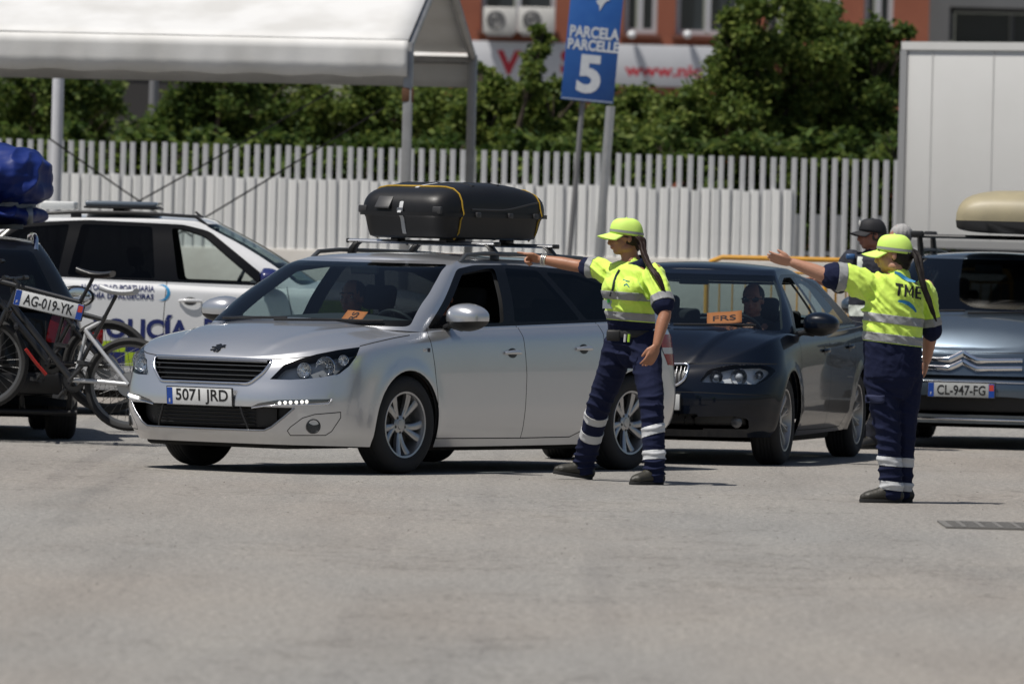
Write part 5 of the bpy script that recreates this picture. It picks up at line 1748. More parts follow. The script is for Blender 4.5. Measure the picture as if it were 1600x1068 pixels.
# --- white police car, seen from its right side
def police():
    paint = mat('police_white', (.66, .665, .67), .3, coat=1.0, coat_rough=.04, var=(1.5, .05, (.61, .615, .62), .36))
    d = dict(wb=2.68, W=.91, wr=.345, nose=.93, tail=-3.62, hood0=.92, hood1=1.09, deckz=1.12, roof=1.675, belt=(1.08, 1.13), cowl=-.34, wst=-1.22, rwt=-3.05, rwb=-3.52, track=.78, rim=.225, crown=.08, gw=.62, spokes=(5, 0, .07, .08, .0, .10), Df=.5,
             dlo=[(-.70, 1.105), (-1.28, 1.55), (-1.5, 1.60), (-2.3, 1.62), (-2.9, 1.58), (-3.25, 1.36), (-3.36, 1.165), (-2.0, 1.125)],
             wins=[[(-.86, 1.13), (-1.32, 1.51), (-1.5, 1.565), (-1.60, 1.57), (-1.53, 1.14)], [(-1.72, 1.145), (-1.76, 1.575), (-2.35, 1.585), (-2.45, 1.155)], [(-2.53, 1.16), (-2.45, 1.582), (-2.85, 1.545), (-3.15, 1.35), (-3.24, 1.175)]],
             gaps=[[(-.62, 1.10), (-.56, .8), (-.56, .30), (-1.62, .26)], [(-1.62, 1.12), (-1.64, .8), (-1.62, .26), (-2.2, .28), (-2.42, .5), (-2.55, 1.14)]],
             doors=[[(-.64, 1.10), (-.56, .8), (-.56, .26), (-1.62, .26), (-1.64, .8), (-1.62, 1.115)], [(-1.62, 1.115), (-1.64, .8), (-1.62, .26), (-2.2, .28), (-2.42, .5), (-2.55, 1.13)]],
             handles=[(-1.42, .965), (-2.35, .985)], mirror=(-.80, 1.17), mirror_mat=mat('mirror_navy', (.015, .02, .10), .3, coat=.6),
             ws=[(-.77, 1.12), (-.72, 1.33), (-.62, 1.61), (.62, 1.61), (.72, 1.33), (.77, 1.12)], rw=[(-.62, 1.18), (-.5, 1.55), (.5, 1.55), (.62, 1.18)],
             lamps=[('hl', rpoly([(.45, .80), (.48, .88), (.80, .93), (.89, .93), (.86, .80)], .02))], fronts=[('mouth', [(-.42, .55), (.42, .55), (.46, .80), (-.46, .80)])],
             tails=[('tl', [(.70, .85), (.70, 1.08), (.92, 1.08), (.92, .85)])], seat_x=-1.72, seat_z=.50, open=((0, -1),))
    cl = glass('windscreen_glass', (.62, .72, .72), 1.5)
    sg = glass('side_glass', (.66, .75, .74), 1.5)
    dk = glass('privacy_glass', (.05, .055, .06), 1.33)
    p = at(566, 400, 69.6)
    root, S = quick_car('police_car', 'white port police car with a roof light bar behind the silver estate', Vector((p.x, 69.6 + .91, ground_z(70.0))), R(-90), d, paint, dict(ws=cl, rear=dk, wins=[sg, dk, dk]), group='cars behind the first lane')
    for sd, sy in (('_l', 1), ('_r', -1)):
        headlight(S, root, 'hl' + sd, 0.0, sy, [(.60, .87, .04, .4), (.74, .88, .04, .4)])
        S.extract('tail_light', ['tl' + sd], mat('tail_red', (.35, .012, .012), .1, coat=1.0), root, off=.004)
        roof_rail(root, S, [(-1.3, .60), (-1.4, .60), (-1.9, .60), (-2.4, .59), (-2.9, .57), (-3.0, .56)], sy)
    S.extract('grille', ['mouth'], mat('grille_black', (.010, .010, .011), .5), root, off=-.04, rim=-.041)
    # livery, laid on the doors
    navy = mat('livery_navy', (.012, .02, .11), .35)
    lime = mat('livery_lime', (.34, .48, .02), .4)
    cyan = mat('livery_cyan', (.02, .22, .45), .35)
    for sy in (-1, 1):
        s_ = -sy                                       # reading direction: on the right side text runs towards the nose
        def lay(name, txt, x, z, h, w, m, bold=0.0):
            me = text_mesh(txt, h, .0015, bold)
            xs = [v.co.x for v in me.vertices]
            k = w / (max(xs) - min(xs))
            for v in me.vertices:
                v.co.x *= k
            densify(me, .03)
            S.drape(me, lambda u, v: S.side(x + s_ * u, z + v, sy, .002))
            link(name, me, root, None, m)
        lay('lettering', 'AUTORIDAD PORTUARIA', -2.03, 1.062, .043, .62, navy, .001)
        lay('lettering', 'BAHÍA DE ALGECIRAS', -2.01, 1.0, .043, .57, navy, .001)
        lay('lettering', 'POLICÍA', -1.82, .745, .15, .80, navy, .008)
        lay('lettering', 'PORTUARIA', -.80, .745, .15, 1.0, navy, .008)
        # logo: a crescent beside the authority's name
        P = [(math.cos(R(a)) * .066, math.sin(R(a)) * .066) for a in range(-120, 125, 12)] + [(-.018 + math.cos(R(a)) * .058, math.sin(R(a)) * .060) for a in range(120, -125, -12)]
        bm = bmesh.new()
        vs_ = [bm.verts.new((x, y, 0)) for x, y in P]
        n = len(P) // 2
        for i in range(n - 1):
            try:
                bm.faces.new((vs_[i], vs_[i + 1], vs_[len(P) - 2 - i], vs_[len(P) - 1 - i]))
            except ValueError:
                pass
        me = bpy.data.meshes.new('logo')
        bm.to_mesh(me)
        bm.free()
        S.drape(me, lambda u, v: S.side(-1.655 + s_ * u, 1.03 + v, sy, .002))
        link('logo', me, root, None, cyan)
        # lime and navy blocks low on the side and up on the wing
        def patch(x0, x1, z0, z1, m):
            G = [[(lambda q: q[0] + q[1] * .0025)(S.side(x0 + (x1 - x0) * i / 8, z0 + (z1 - z0) * j / 5, sy)) for j in range(6)] for i in range(9)]
            MB().grid(G).build('livery_block', m, root, 60)
        for i, x in enumerate((-2.2, -1.95, -1.70, -1.45, -1.2, -.95, -.7)):
            patch(x, x + .25, .42, .53, lime if i % 2 else navy)
            patch(x, x + .25, .53, .62, navy if i % 2 else lime)
        patch(-.42, -.22, .80, 1.0, lime)
        patch(-.22, .1, .90, 1.0, lime)
    # roof light bar
    lb = MB().rbox((-2.05, 0, 1.705), (.10, 1.0, .05), .01).build('light_bar_mount', BLACK(), root, 40)
    MB().rbox((-2.03, 0, 1.757), (.60, 1.15, .048), .02, seg=3).build('light_bar', mat('lens_blue_grey', (.10, .125, .155), .2, coat=.6), root, 40)
    MB().rbox((-2.03, 0, 1.727), (.62, 1.17, .018), .006).build('light_bar_base', BLACK(), root, 40)
    MB().rbox((-2.58, 0, 1.735), (.30, .5, .07), .02, seg=3).build('loudspeaker', mat('lens_white', (.55, .56, .55), .3), root, 40)
    MB().tube([(-1.35, -.2, 1.645), (-1.42, -.2, 1.71)], [.016, .008], 8).build('antenna', BLACK(), root, 40)
    MB().rbox((-.75, -.1, 1.22), (.20, .28, .16), .03).build('equipment_box', BLACK(), root, 40)
    return root
police()

# --- black estate seen from behind
def black_estate():
    paint = mat('black_paint', (.004, .0045, .005), .3, coat=.45, coat_rough=.03, spec=.12)
    d = dict(wb=2.70, W=.90, wr=.325, nose=.9, tail=-3.50, hood0=.76, hood1=.95, deckz=.98, roof=1.49, belt=(.95, 1.0), cowl=.05, wst=-.85, rwt=-2.9, rwb=-3.42, track=.78, rim=.21, crown=.09, gw=.60, spokes=(5, 0, .06, .07, .0, .10),
             dlo=[(-.4, .975), (-1.0, 1.37), (-1.3, 1.42), (-2.2, 1.42), (-2.9, 1.34), (-3.1, 1.04), (-1.5, .985)],
             wins=[[(-.55, .99), (-1.05, 1.345), (-1.3, 1.39), (-1.42, 1.39), (-1.40, 1.0)], [(-1.5, 1.003), (-1.52, 1.39), (-2.1, 1.39), (-2.2, 1.02)], [(-2.28, 1.025), (-2.2, 1.388), (-2.8, 1.31), (-3.0, 1.06)]],
             gaps=[[(-.3, .97), (-.36, .6), (-.40, .24), (-1.42, .235)], [(-1.45, .99), (-1.46, .6), (-1.42, .235), (-2.05, .24), (-2.25, .4), (-2.3, 1.0)]],
             doors=[[(-.3, .97), (-.36, .6), (-.40, .235), (-1.42, .235), (-1.46, .6), (-1.45, .99)], [(-1.45, .99), (-1.46, .6), (-1.42, .235), (-2.05, .24), (-2.25, .4), (-2.3, 1.0)]],
             handles=[(-1.25, .82), (-2.1, .84)], mirror=(-.5, 1.03), ws=[(-.75, .98), (-.6, 1.4), (.6, 1.4), (.75, .98)], rw=[(-.70, 1.02), (-.53, 1.385), (.53, 1.385), (.70, 1.02)],
             tails=[('tl', rpoly([(.62, .72), (.66, .92), (.90, .95), (.90, .70)], .03))], rgaps=[[(-.62, .95), (-.62, .55), (.62, .55), (.62, .95)]], seat_x=-1.3)
    dk = glass('privacy_glass', (.05, .055, .06), 1.33)
    gt = glass('green_glass', (.10, .14, .13), 1.52)
    yaw = R(174)
    f, l = Vector((-math.sin(yaw), -math.cos(yaw), 0)), Vector((math.cos(yaw), -math.sin(yaw), 0))
    O = gnd(94, 685) + f * 2.70 + l * .78
    O.z = 0
    root, S = quick_car('estate_car', 'black estate car seen from behind, with bicycles on its rear rack', O, yaw, d, paint, dict(ws=dk, rear=gt, wins=[gt, gt, gt]))
    for sd in ('_l', '_r'):
        S.extract('tail_light', ['tl' + sd], mat('tail_red_dark', (.12, .005, .006), .12, coat=.5), root, off=.006, rim=.012)
    MB().rbox((-3.50, 0, .42), (.10, 1.5, .16), .03).build('rear_bumper_trim', BLACK(), root, 40)
    for sy in (-1, 1):
        roof_rail(root, S, [(-1.0, .60), (-1.1, .595), (-1.6, .59), (-2.2, .58), (-2.75, .565), (-2.85, .56)], sy, m=CHROME())
    return root, f, l, O
BLACKCAR, bf, bl_, bO = black_estate()

# --- remeshed soft shapes
def remesh(mb, voxel, smooth=4, name='m'):
    me = mb.mesh(name)
    o = bpy.data.objects.new('tmp', me)
    COL.objects.link(o)
    r = o.modifiers.new('r', 'REMESH')
    r.mode, r.voxel_size, r.use_smooth_shade = 'VOXEL', voxel, True
    if smooth:
        s = o.modifiers.new('s', 'SMOOTH')
        s.factor, s.iterations = .5, smooth
    dg = bpy.context.evaluated_depsgraph_get()
    dg.update()
    out = bpy.data.meshes.new_from_object(o.evaluated_get(dg))
    bpy.data.objects.remove(o)
    bpy.data.meshes.remove(me)
    out.name = name
    out.materials.clear()
    return out
def displace(me, fn):
    n = len(me.vertices)
    co = np.empty(n * 3); me.vertices.foreach_get('co', co); co = co.reshape(-1, 3)
    no = np.empty(n * 3); me.vertices.foreach_get('normal', no); no = no.reshape(-1, 3)
    for i in range(n):
        d = fn(Vector(co[i]), Vector(no[i]))
        co[i] += np.array(d)
    me.vertices.foreach_set('co', co.ravel())
    me.update()

# --- blue tarpaulin bundle on the black car's roof
def bundle():
    c = bO + f_roof()
    root = empty('tarpaulin_bundle', c)
    tag(root, 'bulging blue tarpaulin bundle tied on the black car roof', 'bundle')
    W3 = lambda px, py, Y=62.6: at(px, py, Y) - c
    m = MB()
    m.ball(W3(5, 275), (.37, .55, .23), 20, 14)
    m.ball(W3(-60, 285), (.50, .6, .26), 20, 14)
    m.ball(W3(-190, 290), (.5, .6, .25), 20, 14)
    m.ball(W3(28, 292), (.25, .5, .17), 20, 14)
    m.ball(W3(5, 335), (.33, .5, .085), 20, 12)
    m.ball(W3(-120, 335), (.55, .55, .09), 20, 12)
    me = remesh(m, .009, 5, 'tarpaulin')
    def fold(p, n):
        a = noise.noise(Vector((p.x * 4 + p.z * 3, p.y * 3, p.z * 5 - p.x * 2)))
        b = 1 - abs(noise.noise(Vector((p.x * 5 - p.z * 7, p.y * 4, p.z * 4 + p.x * 4)) + Vector((7, 3, 1))))
        t = math.sin(p.x * 10 + p.z * 26 + a * 4.0)
        return n * (.02 * a + .03 * (b ** 2.2 - .4) + .006 * t)
    displace(me, fold)
    link('tarpaulin', me, root, 180, mat('tarp_blue', (.008, .022, .14), .52, spec=.3, bump=(60, .12)))
    st = mat('strap_grey', (.28, .30, .32), .6)
    bb = BVHTree.FromPolygons([v.co for v in me.vertices], [p.vertices for p in me.polygons])
    for (py0, py1, nm) in ((318, 326, 'strap'), (352, 350, 'strap')):
        P = []
        for k in range(16):
            px = -60 + k * 9.6
            o = W3(px, py0 + (py1 - py0) * k / 15, 59)
            d = (W3(px, py0 + (py1 - py0) * k / 15, 66) - o).normalized()
            h = bb.ray_cast(o, d)
            if h[0] is not None:
                P.append(h[0] + h[1] * .006)
        if len(P) > 3:
            MB().tube(P, [(.028, .004)] * len(P), 8, squash=(0, 0, 1)).build(nm, st, root, 40)
    P = []
    for k in range(14):
        py = 322 + k * 2.4
        o = W3(46, py, 59)
        d = (W3(46, py, 66) - o).normalized()
        h = bb.ray_cast(o, d)
        if h[0] is not None:
            P.append(h[0] + h[1] * .006)
    if len(P) > 3:
        MB().tube(P, [(.024, .004)] * len(P), 8, squash=(1, 0, 0)).build('strap', st, root, 40)
    return root
def f_roof():
    return bf * -2.2 + Vector((0, 0, 1.52))
bundle()

# --- bicycles and their rack
def bicycle(rear_px, front_px, Y0, Y1, label, cols, r=.335, seatpx=None):
    A = at(*rear_px, Y0)
    B = at(*front_px, Y1)
    u = (B - A)
    wbse = u.length
    u.normalize()
    nrm = u.cross(Vector((0, 0, 1))).normalized()
    v = nrm.cross(u).normalized()
    if v.z < 0: v = -v
    base = A - Vector((0, 0, r))
    root = empty('bicycle', base)
    tag(root, label, 'bicycle', 'bicycles on the rear rack')
    P = lambda a, b, c=0.0: A + u * a + v * b + nrm * c - base
    frame_m, rear_m, tyre_m, rim_m = cols[:4]
    for (hub, nm) in ((0, 'wheel'), (wbse, 'wheel')):
        c = P(hub, 0)
        M = frame(c, u, v)
        t = MB().lathe([(r - .05, -.014), (r - .04, -.026), (r - .02, -.030), (r - .004, -.020), (r + .003, 0), (r - .004, .020), (r - .02, .030), (r - .04, .026), (r - .05, .014)], M, 48).build(nm, tyre_m, root, 40)
        MB().lathe([(r - .046, -.017), (r - .066, -.013), (r - .066, .013), (r - .046, .017)], M, 48).build('rim', rim_m, t, 40)
        sp_ = MB()
        for k in range(28):
            a = 2 * math.pi * k / 28
            s = (-1) ** k * .03
            sp_.tube([M @ Vector((.02 * math.cos(a + s * 20), .02 * math.sin(a + s * 20), s)), M @ Vector(((r - .064) * math.cos(a), (r - .064) * math.sin(a), 0))], .0016, 4)
        sp_.cyl(M @ Vector((0, 0, -.05)), M @ Vector((0, 0, .05)), .018, n=10)
        sp_.build('spokes', mat('spoke_dark', (.14, .14, .14), .4, metal=.7), t, None)
        MB().lathe([(.09, -.035), (.09, -.033), (.03, -.033)], M, 24).build('brake_disc', mat('spoke', (.35, .35, .35), .4, metal=.8), t, 40)
    k = wbse / 1.1
    bbp, st, hb, ht = (.43 * k, -.03), (.25 * k, .46), (.965 * k, .42), (.93 * k, .54)
    m = MB()
    m.tube([P(*bbp), P(*st)], .017, 10)
    m.tube([P(.26 * k, .43), P(.935 * k, .51)], [.018, .022], 10)
    m.tube([P(*bbp), P(.955 * k, .45)], [.026, .024], 10)
    m.tube([P(*hb), P(*ht)], .022, 10)
    m.build('frame', frame_m, root, 50)
    m = MB()
    for s in (-1, 1):
        m.tube([P(*bbp, .03 * s), P(.2 * k, -.01, .05 * s), P(0, 0, .055 * s)], [.017, .016, .015], 8)
        m.tube([P(.38 * k, .34, .02 * s), P(.19 * k, .17, .05 * s), P(0, 0, .055 * s)], [.016, .015, .014], 8)
    m.tube([P(.37 * k, .34), P(.41 * k, .0)], .014, 8)
    m.tube([P(.38 * k, .34), P(.27 * k, .42)], .016, 8)
    m.build('rear_triangle', rear_m, root, 50)
    m = MB()
    for s in (-1, 1):
        m.tube([P(.97 * k, .40, .06 * s), P(wbse, 0, .06 * s)], [.02, .014], 8)
    m.tube([P(.97 * k, .40, -.06), P(.97 * k, .40, .06)], .02, 8)
    m.build('fork', frame_m, root, 50)
    m = MB().tube([P(*ht), P(.92 * k, .60), P(.97 * k, .63)], .016, 8)
    m.tube([P(.95 * k, .64, -.34), P(.97 * k, .63, -.1), P(.97 * k, .63, .1), P(.95 * k, .64, .34)], .013, 8)
    for s in (-1, 1):
        m.tube([P(.95 * k, .64, .24 * s), P(.95 * k, .64, .35 * s)], .017, 8)
        m.tube([P(.96 * k, .64, .22 * s), P(1.02 * k, .60, .27 * s)], .006, 6)
    m.build('handlebar', mat('black_plastic', (.012, .012, .013), .45), root, 50)
    sp0 = P(*st)
    sp1 = P(.19 * k, .62)
    MB().tube([sp0, sp1], .014, 8).build('seat_post', mat('black_plastic', (.012, .012, .013), .45), root, 50)
    rows = []
    for i in range(11):
        t = i / 10
        w = .075 * (1 - t) ** .9 + .018 + (.012 if t < .15 else 0)
        z = .655 + .02 * (abs(t - .45) * 2) ** 2 - .012 * t
        row = []
        for j in range(12):
            a = 2 * math.pi * j / 12
            row.append(P((.05 + .27 * t) * k, z + .018 * math.sin(a) * (1 if math.sin(a) > 0 else 1.6), w * math.cos(a)))
        rows.append(row)
    sm_ = MB().grid(rows, True)
    sm_.add(rows[0], [tuple(range(12))])
    sm_.add(rows[-1], [tuple(range(12))])
    sm_.build('saddle', cols[4] if len(cols) > 4 else mat('saddle', (.02, .02, .021), .4), root, 50)
    Mc = frame(P(*bbp), u, v)
    m = MB().lathe([(.085, .045), (.09, .05), (.085, .055), (.05, .052)], Mc, 28)
    for s in (-1, 1):
        e = Vector((s * .10, -s * .14, s * .07))
        m.tube([Mc @ Vector((0, 0, s * .06)), Mc @ e], [.014, .011], 8)
        m.box(e + Vector((0, 0, s * .05)), (.09, .025, .09), Mc)
    m.tube([Mc @ Vector((0, 0, -.07)), Mc @ Vector((0, 0, .07))], .02, 8)
    m.build('crank', mat('crank', (.06, .06, .062), .4, metal=.6), root, 50)
    return root
blk = mat('bike_black', (.012, .012, .013), .35, coat=.5)
gry = mat('bike_silver', (.55, .56, .57), .35, metal=.3, coat=.5)
tym = mat('bike_tyre', (.016, .016, .016), .8)
bicycle((203, 600), (-26, 566), 60.35, 60.55, 'nearest bicycle on the rack, with a silver rear triangle and white saddle', (blk, gry, tym, mat('bike_rim', (.12, .12, .12), .4, metal=.5), mat('saddle_white', (.5, .51, .52), .4)))
bicycle((168, 572), (-62, 540), 60.62, 60.82, 'black bicycle tucked behind the one with the silver rear triangle', (blk, blk, tym, mat('bike_rim_black', (.03, .03, .03), .4)))
rk0 = bO + bf * -3.5
rack = empty('bike_rack', (rk0.x, rk0.y, .45))
tag(rack, 'black bicycle rack behind the black estate, carrying plate AG-019-YK', 'bicycle rack')
rp = lambda px, py, Y: at(px, py, Y) - Vector(rack.location)
m = MB()
m.tube([rp(20, 440, 60.9), rp(30, 560, 61.0), rp(35, 640, 61.1)], .022, 8)
m.tube([rp(118, 470, 60.9), rp(112, 560, 61.0), rp(108, 640, 61.1)], .022, 8)
m.tube([rp(-60, 640, 61.05), rp(120, 645, 61.05)], .022, 8)
for px in (25, 115):
    m.tube([rp(px, 505, 61.0), rp(px, 512, 60.15)], .016, 8)
m.build('frame', mat('rack_black', (.02, .02, .021), .5, metal=.3), rack, 50)
MB().tube([rp(40, 545, 60.1), rp(55, 565, 60.12), rp(72, 585, 60.15)], .012, 8).build('red_strap', mat('strap_red', (.40, .02, .012), .5), rack, 50)
pc, pr_ = at(76, 476, 60.08), at(126, 488, 60.08)
plate(rack, frame(pc - Vector(rack.location), pr_ - pc, (0, 0, 1)), 'AG-019-YK', .50, .112, True, True)
# lamps of the rack
for (px, py) in ((152, 522),):
    MB().rbox(rp(px, py, 60.9), (.09, .05, .15), .015).build('rack_lamp', mat('tail_red2', (.28, .008, .01), .08, coat=1.0), rack, 40)

# --- black roof box on the silver estate
def roof_box():
    root = empty('roof_box')
    root.rotation_euler = SILVER.rotation_euler
    f = Vector((-math.sin(R(34)), -math.cos(R(34)), 0))
    root.location = Vector(SILVER.location) + f * -1.74 + Vector((0, 0, 1.548))
    tag(root, 'black plastic roof box tied with cords on the silver estate', 'roof box')
    Lh, Wh = .60, .40
    e = lambda v, p: math.copysign(abs(v) ** p, v)
    def outline(sx, sy, z, n=64, ex=.30, front=0.0):
        P = []
        for k in range(n):
            a = 2 * math.pi * k / n
            x, y = e(math.cos(a), ex) * sx, e(math.sin(a), ex) * sy
            P.append((x + front, y * (1 - .10 * (x / Lh)), z))
        return P
    bk = mat('box_plastic', (.008, .008, .009), .36, spec=.35, var=(7, .2, (.012, .012, .013), .5), bump=(120, .06))
    tub = [outline(Lh * .86, Wh * .86, .0), outline(Lh * .92, Wh * .93, .012), outline(Lh * .95, Wh * .96, .06), outline(Lh * .985, Wh * .985, .135), outline(Lh * 1.0, Wh * 1.0, .15), outline(Lh * 1.055, Wh * 1.05, .150), outline(Lh * 1.055, Wh * 1.05, .176)]
    m = MB().grid(tub, True)
    m.add(tub[0], [tuple(range(64))])
    m.build('base', bk, root, 40)
    lid = []
    for t in np.linspace(0, 1, 14):
        s = math.cos(t * math.pi / 2) ** .38
        zz = .176 + .205 * math.sin(t * math.pi / 2) ** .8
        P = outline(Lh * (.22 + .80 * s), Wh * (.18 + .84 * s), zz, front=-.02 * t)
        # lower at the nose, pinched tail
        P = [(x, y, z - .055 * smoothstep(.1, .62, x) * t - .05 * smoothstep(.15, .6, -x) * t) for x, y, z in P]
        lid.append(P)
    m = MB().grid(lid, True)
    m.add(lid[-1], [tuple(range(64))])
    lo = m.build('lid', bk, root, 50)
    # swept rib along the side and a latch plate
    bv = BVHTree.FromPolygons([v.co for v in lo.data.vertices], [p.vertices for p in lo.data.polygons])
    tv = BVHTree.FromPolygons([Vector(p) for r_ in tub for p in r_], [(i * 64 + k, i * 64 + (k + 1) % 64, (i + 1) * 64 + (k + 1) % 64, (i + 1) * 64 + k) for i in range(6) for k in range(64)])
    def hit(o, d, off=.003):
        best = None
        for b in (bv, tv):
            h = b.ray_cast(Vector(o), Vector(d))
            if h[0] is not None and (best is None or h[3] < best[1]):
                n = h[1] if h[1].dot(Vector(d)) < 0 else -h[1]
                best = (h[0] + n * off, h[3])
        return best[0] if best else None
    def loop_x(x, y0=None, off=.003, zlo=.0):
        """cord over the box at a constant x (across)"""
        P = [hit((x, 2, z), (0, -1, 0), off) for z in np.linspace(zlo, .30, 8)]
        P += [hit((x, y, 2), (0, 0, -1), off) for y in np.linspace(.30, -.30, 11)]
        P += [hit((x, -2, z), (0, 1, 0), off) for z in np.linspace(.30, zlo, 8)]
        return [p for p in P if p is not None]
    def loop_y(y, off=.003):
        P = [hit((2, y, z), (-1, 0, 0), off) for z in np.linspace(.0, .24, 8)]
        P += [hit((x, y, 2), (0, 0, -1), off) for x in np.linspace(.42, -.45, 14)]
        P += [hit((-2, y, z), (1, 0, 0), off) for z in np.linspace(.24, .0, 8)]
        return [p for p in P if p is not None]
    cord = mat('cord_yellow', (.42, .26, .02), .6)
    MB().tube(loop_x(.40, off=.004), .006, 6).build('cord', cord, root, 60)
    MB().tube(loop_x(-.46, off=.004), .006, 6).build('cord', cord, root, 60)
    MB().tube(loop_y(.02, off=.002), [(.003, .017)] * len(loop_y(.02)), 6, squash=(0, 0, 1)).build('strap', mat('strap_silver', (.42, .43, .44), .5), root, 60)
    # latch plate on the nose, flange and side rib
    p = hit((2, -.12, .235), (-1, 0, 0), .004)
    if p: MB().rbox((0, 0, 0), (.02, .12, .10), .008, Matrix.Translation(p) @ Matrix.Rotation(R(-38), 4, 'Y')).build('latch', mat('latch', (.035, .035, .037), .5), root, 40)
    P = [hit((x, 2, .20 + .06 * smoothstep(0, -.5, x)), (0, -1, 0), .001) for x in np.linspace(.30, -.52, 18)]
    P = [q for q in P if q is not None]
    if len(P) > 3: MB().tube(P, [(.007, .004)] * len(P), 6, squash=(0, 0, 1)).build('rib', mat('latch', (.035, .035, .037), .5), root, 60)
    for (x, am) in ((.18, .010), (-.12, .010)):            # pressed ribs across the lid
        P = [hit((x, y, 2), (0, 0, -1), -.002) for y in np.linspace(.31, -.31, 15)]
        P = [q for q in P if q is not None]
        MB().tube(P, [(.008, .022)] * len(P), 8, squash=(0, 0, 1)).build('lid_rib', bk, root, 60)
    for y in (-.30, .30):
        p = hit((2, y, .19), (-1, 0, 0), .006)
        if p: MB().rbox(p, (.03, .07, .05), .008).build('catch', mat('latch', (.035, .035, .037), .5), root, 40)
    for (x, z) in ((.25, .165), (-.1, .165), (-.38, .165)):
        p = hit((x, 2, z), (0, -1, 0), .004)
        if p: MB().rbox(p, (.05, .02, .035), .006).build('catch', mat('latch', (.035, .035, .037), .5), root, 40)
    p = hit((2, .02, .18), (-1, 0, 0), .008)
    if p: MB().rbox(p, (.016, .05, .045), .005).build('buckle', mat('buckle', (.25, .25, .26), .35, metal=.8), root, 40)
    for x in (.32, -.40):
        for y in (-.2, .2):
            MB().rbox((x, y, -.012), (.10, .06, .03), .008).build('clamp', BLACK(), root, 40)
    return root
roof_box()

# --- orange boarding sheets behind windscreens: things of their own
def sheet(car, S, x, y, z, tilt, txt, label, w=.21, h=.15, rot=0.0, roll=0.0):
    M = car.matrix_world if False else Matrix.Translation(car.location) @ car.rotation_euler.to_matrix().to_4x4()
    root = empty('boarding_sheet')
    root.matrix_world = M @ Matrix.Translation((x, y, z))
    root.location = (M @ Vector((x, y, z)))
    root.rotation_euler = car.rotation_euler
    tag(root, label, 'sheet', 'orange boarding sheets')
    Mp = frame((0, 0, 0), (0, 1, 0), (-math.sin(tilt), 0, math.cos(tilt))) @ Matrix.Rotation(roll, 4, 'Z')
    P = [[Mp @ Vector((-w / 2 + w * i / 6, -h / 2 + h * j / 5, .0015 * math.sin(i * 1.1))) for j in range(6)] for i in range(7)]
    o = MB().grid(P).build('paper', mat('orange_paper', (.72, .20, .05), .7), root, 60)
    md = o.modifiers.new('t', 'SOLIDIFY'); md.thickness = .0012
    put_text('lettering', txt, h * .42, Mp @ Matrix.Translation((0, -.005, .0035)) @ Matrix.Rotation(rot, 4, 'Z'), mat('sheet_ink', (.05, .012, .008), .6), root, width=w * .66, bold=.0006)
    return root
sheet(SILVER, SS, -.06, .40, 1.015, R(48), 'FRS', 'orange FRS sheet on the dashboard of the silver estate', .17, .13, rot=R(90), roll=R(-4))
sheet(SALOON, SB, -.22, .36, 1.03, R(55), 'FRS', 'orange FRS sheet on the dashboard of the dark saloon', .25, .15, roll=R(10))
# ------------------------------------------------------------------ people
UP = Vector((0, 0, 1))
def seg_d(p, a, b):
    ab = b - a
    t = max(0, min(1, (p - a).dot(ab) / ab.dot(ab)))
    return (p - (a + ab * t)).length
def chain(mb, pts, rad, sq, n=16, sub=4):
    """smooth tapered tube with round ends; rad: number or (along sq, across)"""
    P = np.array([tuple(p) for p in pts], float)
    Rr = np.array([r if isinstance(r, (tuple, list)) else (r, r) for r in rad], float)
    k = np.arange(len(P), dtype=float)
    kk = np.linspace(0, len(P) - 1, (len(P) - 1) * sub + 1)
    Q, RR = pchip(k, P, kk), pchip(k, Rr, kk)
    mb.tube([Vector(q) for q in Q], [tuple(r) for r in RR], n, True, squash=sq)
    for i in (0, -1):
        r = min(RR[i]) * .98
        mb.ball(Vector(Q[i]), r, 12, 8)
def hand(mb, wrist, d, palm, L=.175, curl=(.15, .15, .2, .25), spread=.05, thumb_out=.7, mirror_=1):
    """palm plus five fingers; d along the hand, palm = normal out of the palm"""
    d = Vector(d).normalized()
    palm = (Vector(palm) - d * Vector(palm).dot(d)).normalized()
    s = d.cross(palm) * mirror_                                  # towards the thumb
    pl = L * .50
    c = wrist + d * pl * .52
    M = Matrix((d, s, palm)).transposed()
    mb.ball(c, (pl * .62, .040, .017), 16, 10, M)
    mb.ball(c + d * pl * .25, (pl * .38, .041, .0145), 16, 10, M)
    chain(mb, [wrist - d * .03, wrist + d * .03], [(.026, .020), (.028, .019)], s)
    for i, (o, ln) in enumerate(((.030, .92), (.010, 1.0), (-.010, .94), (-.029, .76))):
        base = wrist + d * pl * .93 + s * o
        a, pts = 0.0, [base - d * .02, base]
        dirn = (d + s * spread * (1.5 - i)).normalized()
        for k, f in enumerate((.44, .31, .25)):
            a += curl[i] * (1.0 if k == 0 else 1.15)
            v = dirn * math.cos(a) + palm * math.sin(a)
            pts.append(pts[-1] + v * L * .5 * ln * f)
        chain(mb, pts, [.0100, .0098, .0090, .0082, .0070], s, 10, 2)
    tb = wrist + d * pl * .22 + s * .026
    v1 = (d * .75 + s * thumb_out + palm * .25).normalized()
    v2 = (d * .95 + s * thumb_out * .45 + palm * .35).normalized()
    chain(mb, [tb - s * .012, tb + v1 * .036, tb + v1 * .036 + v2 * .030, tb + v1 * .036 + v2 * .055], [.0135, .0125, .0110, .0085], palm, 10, 2)
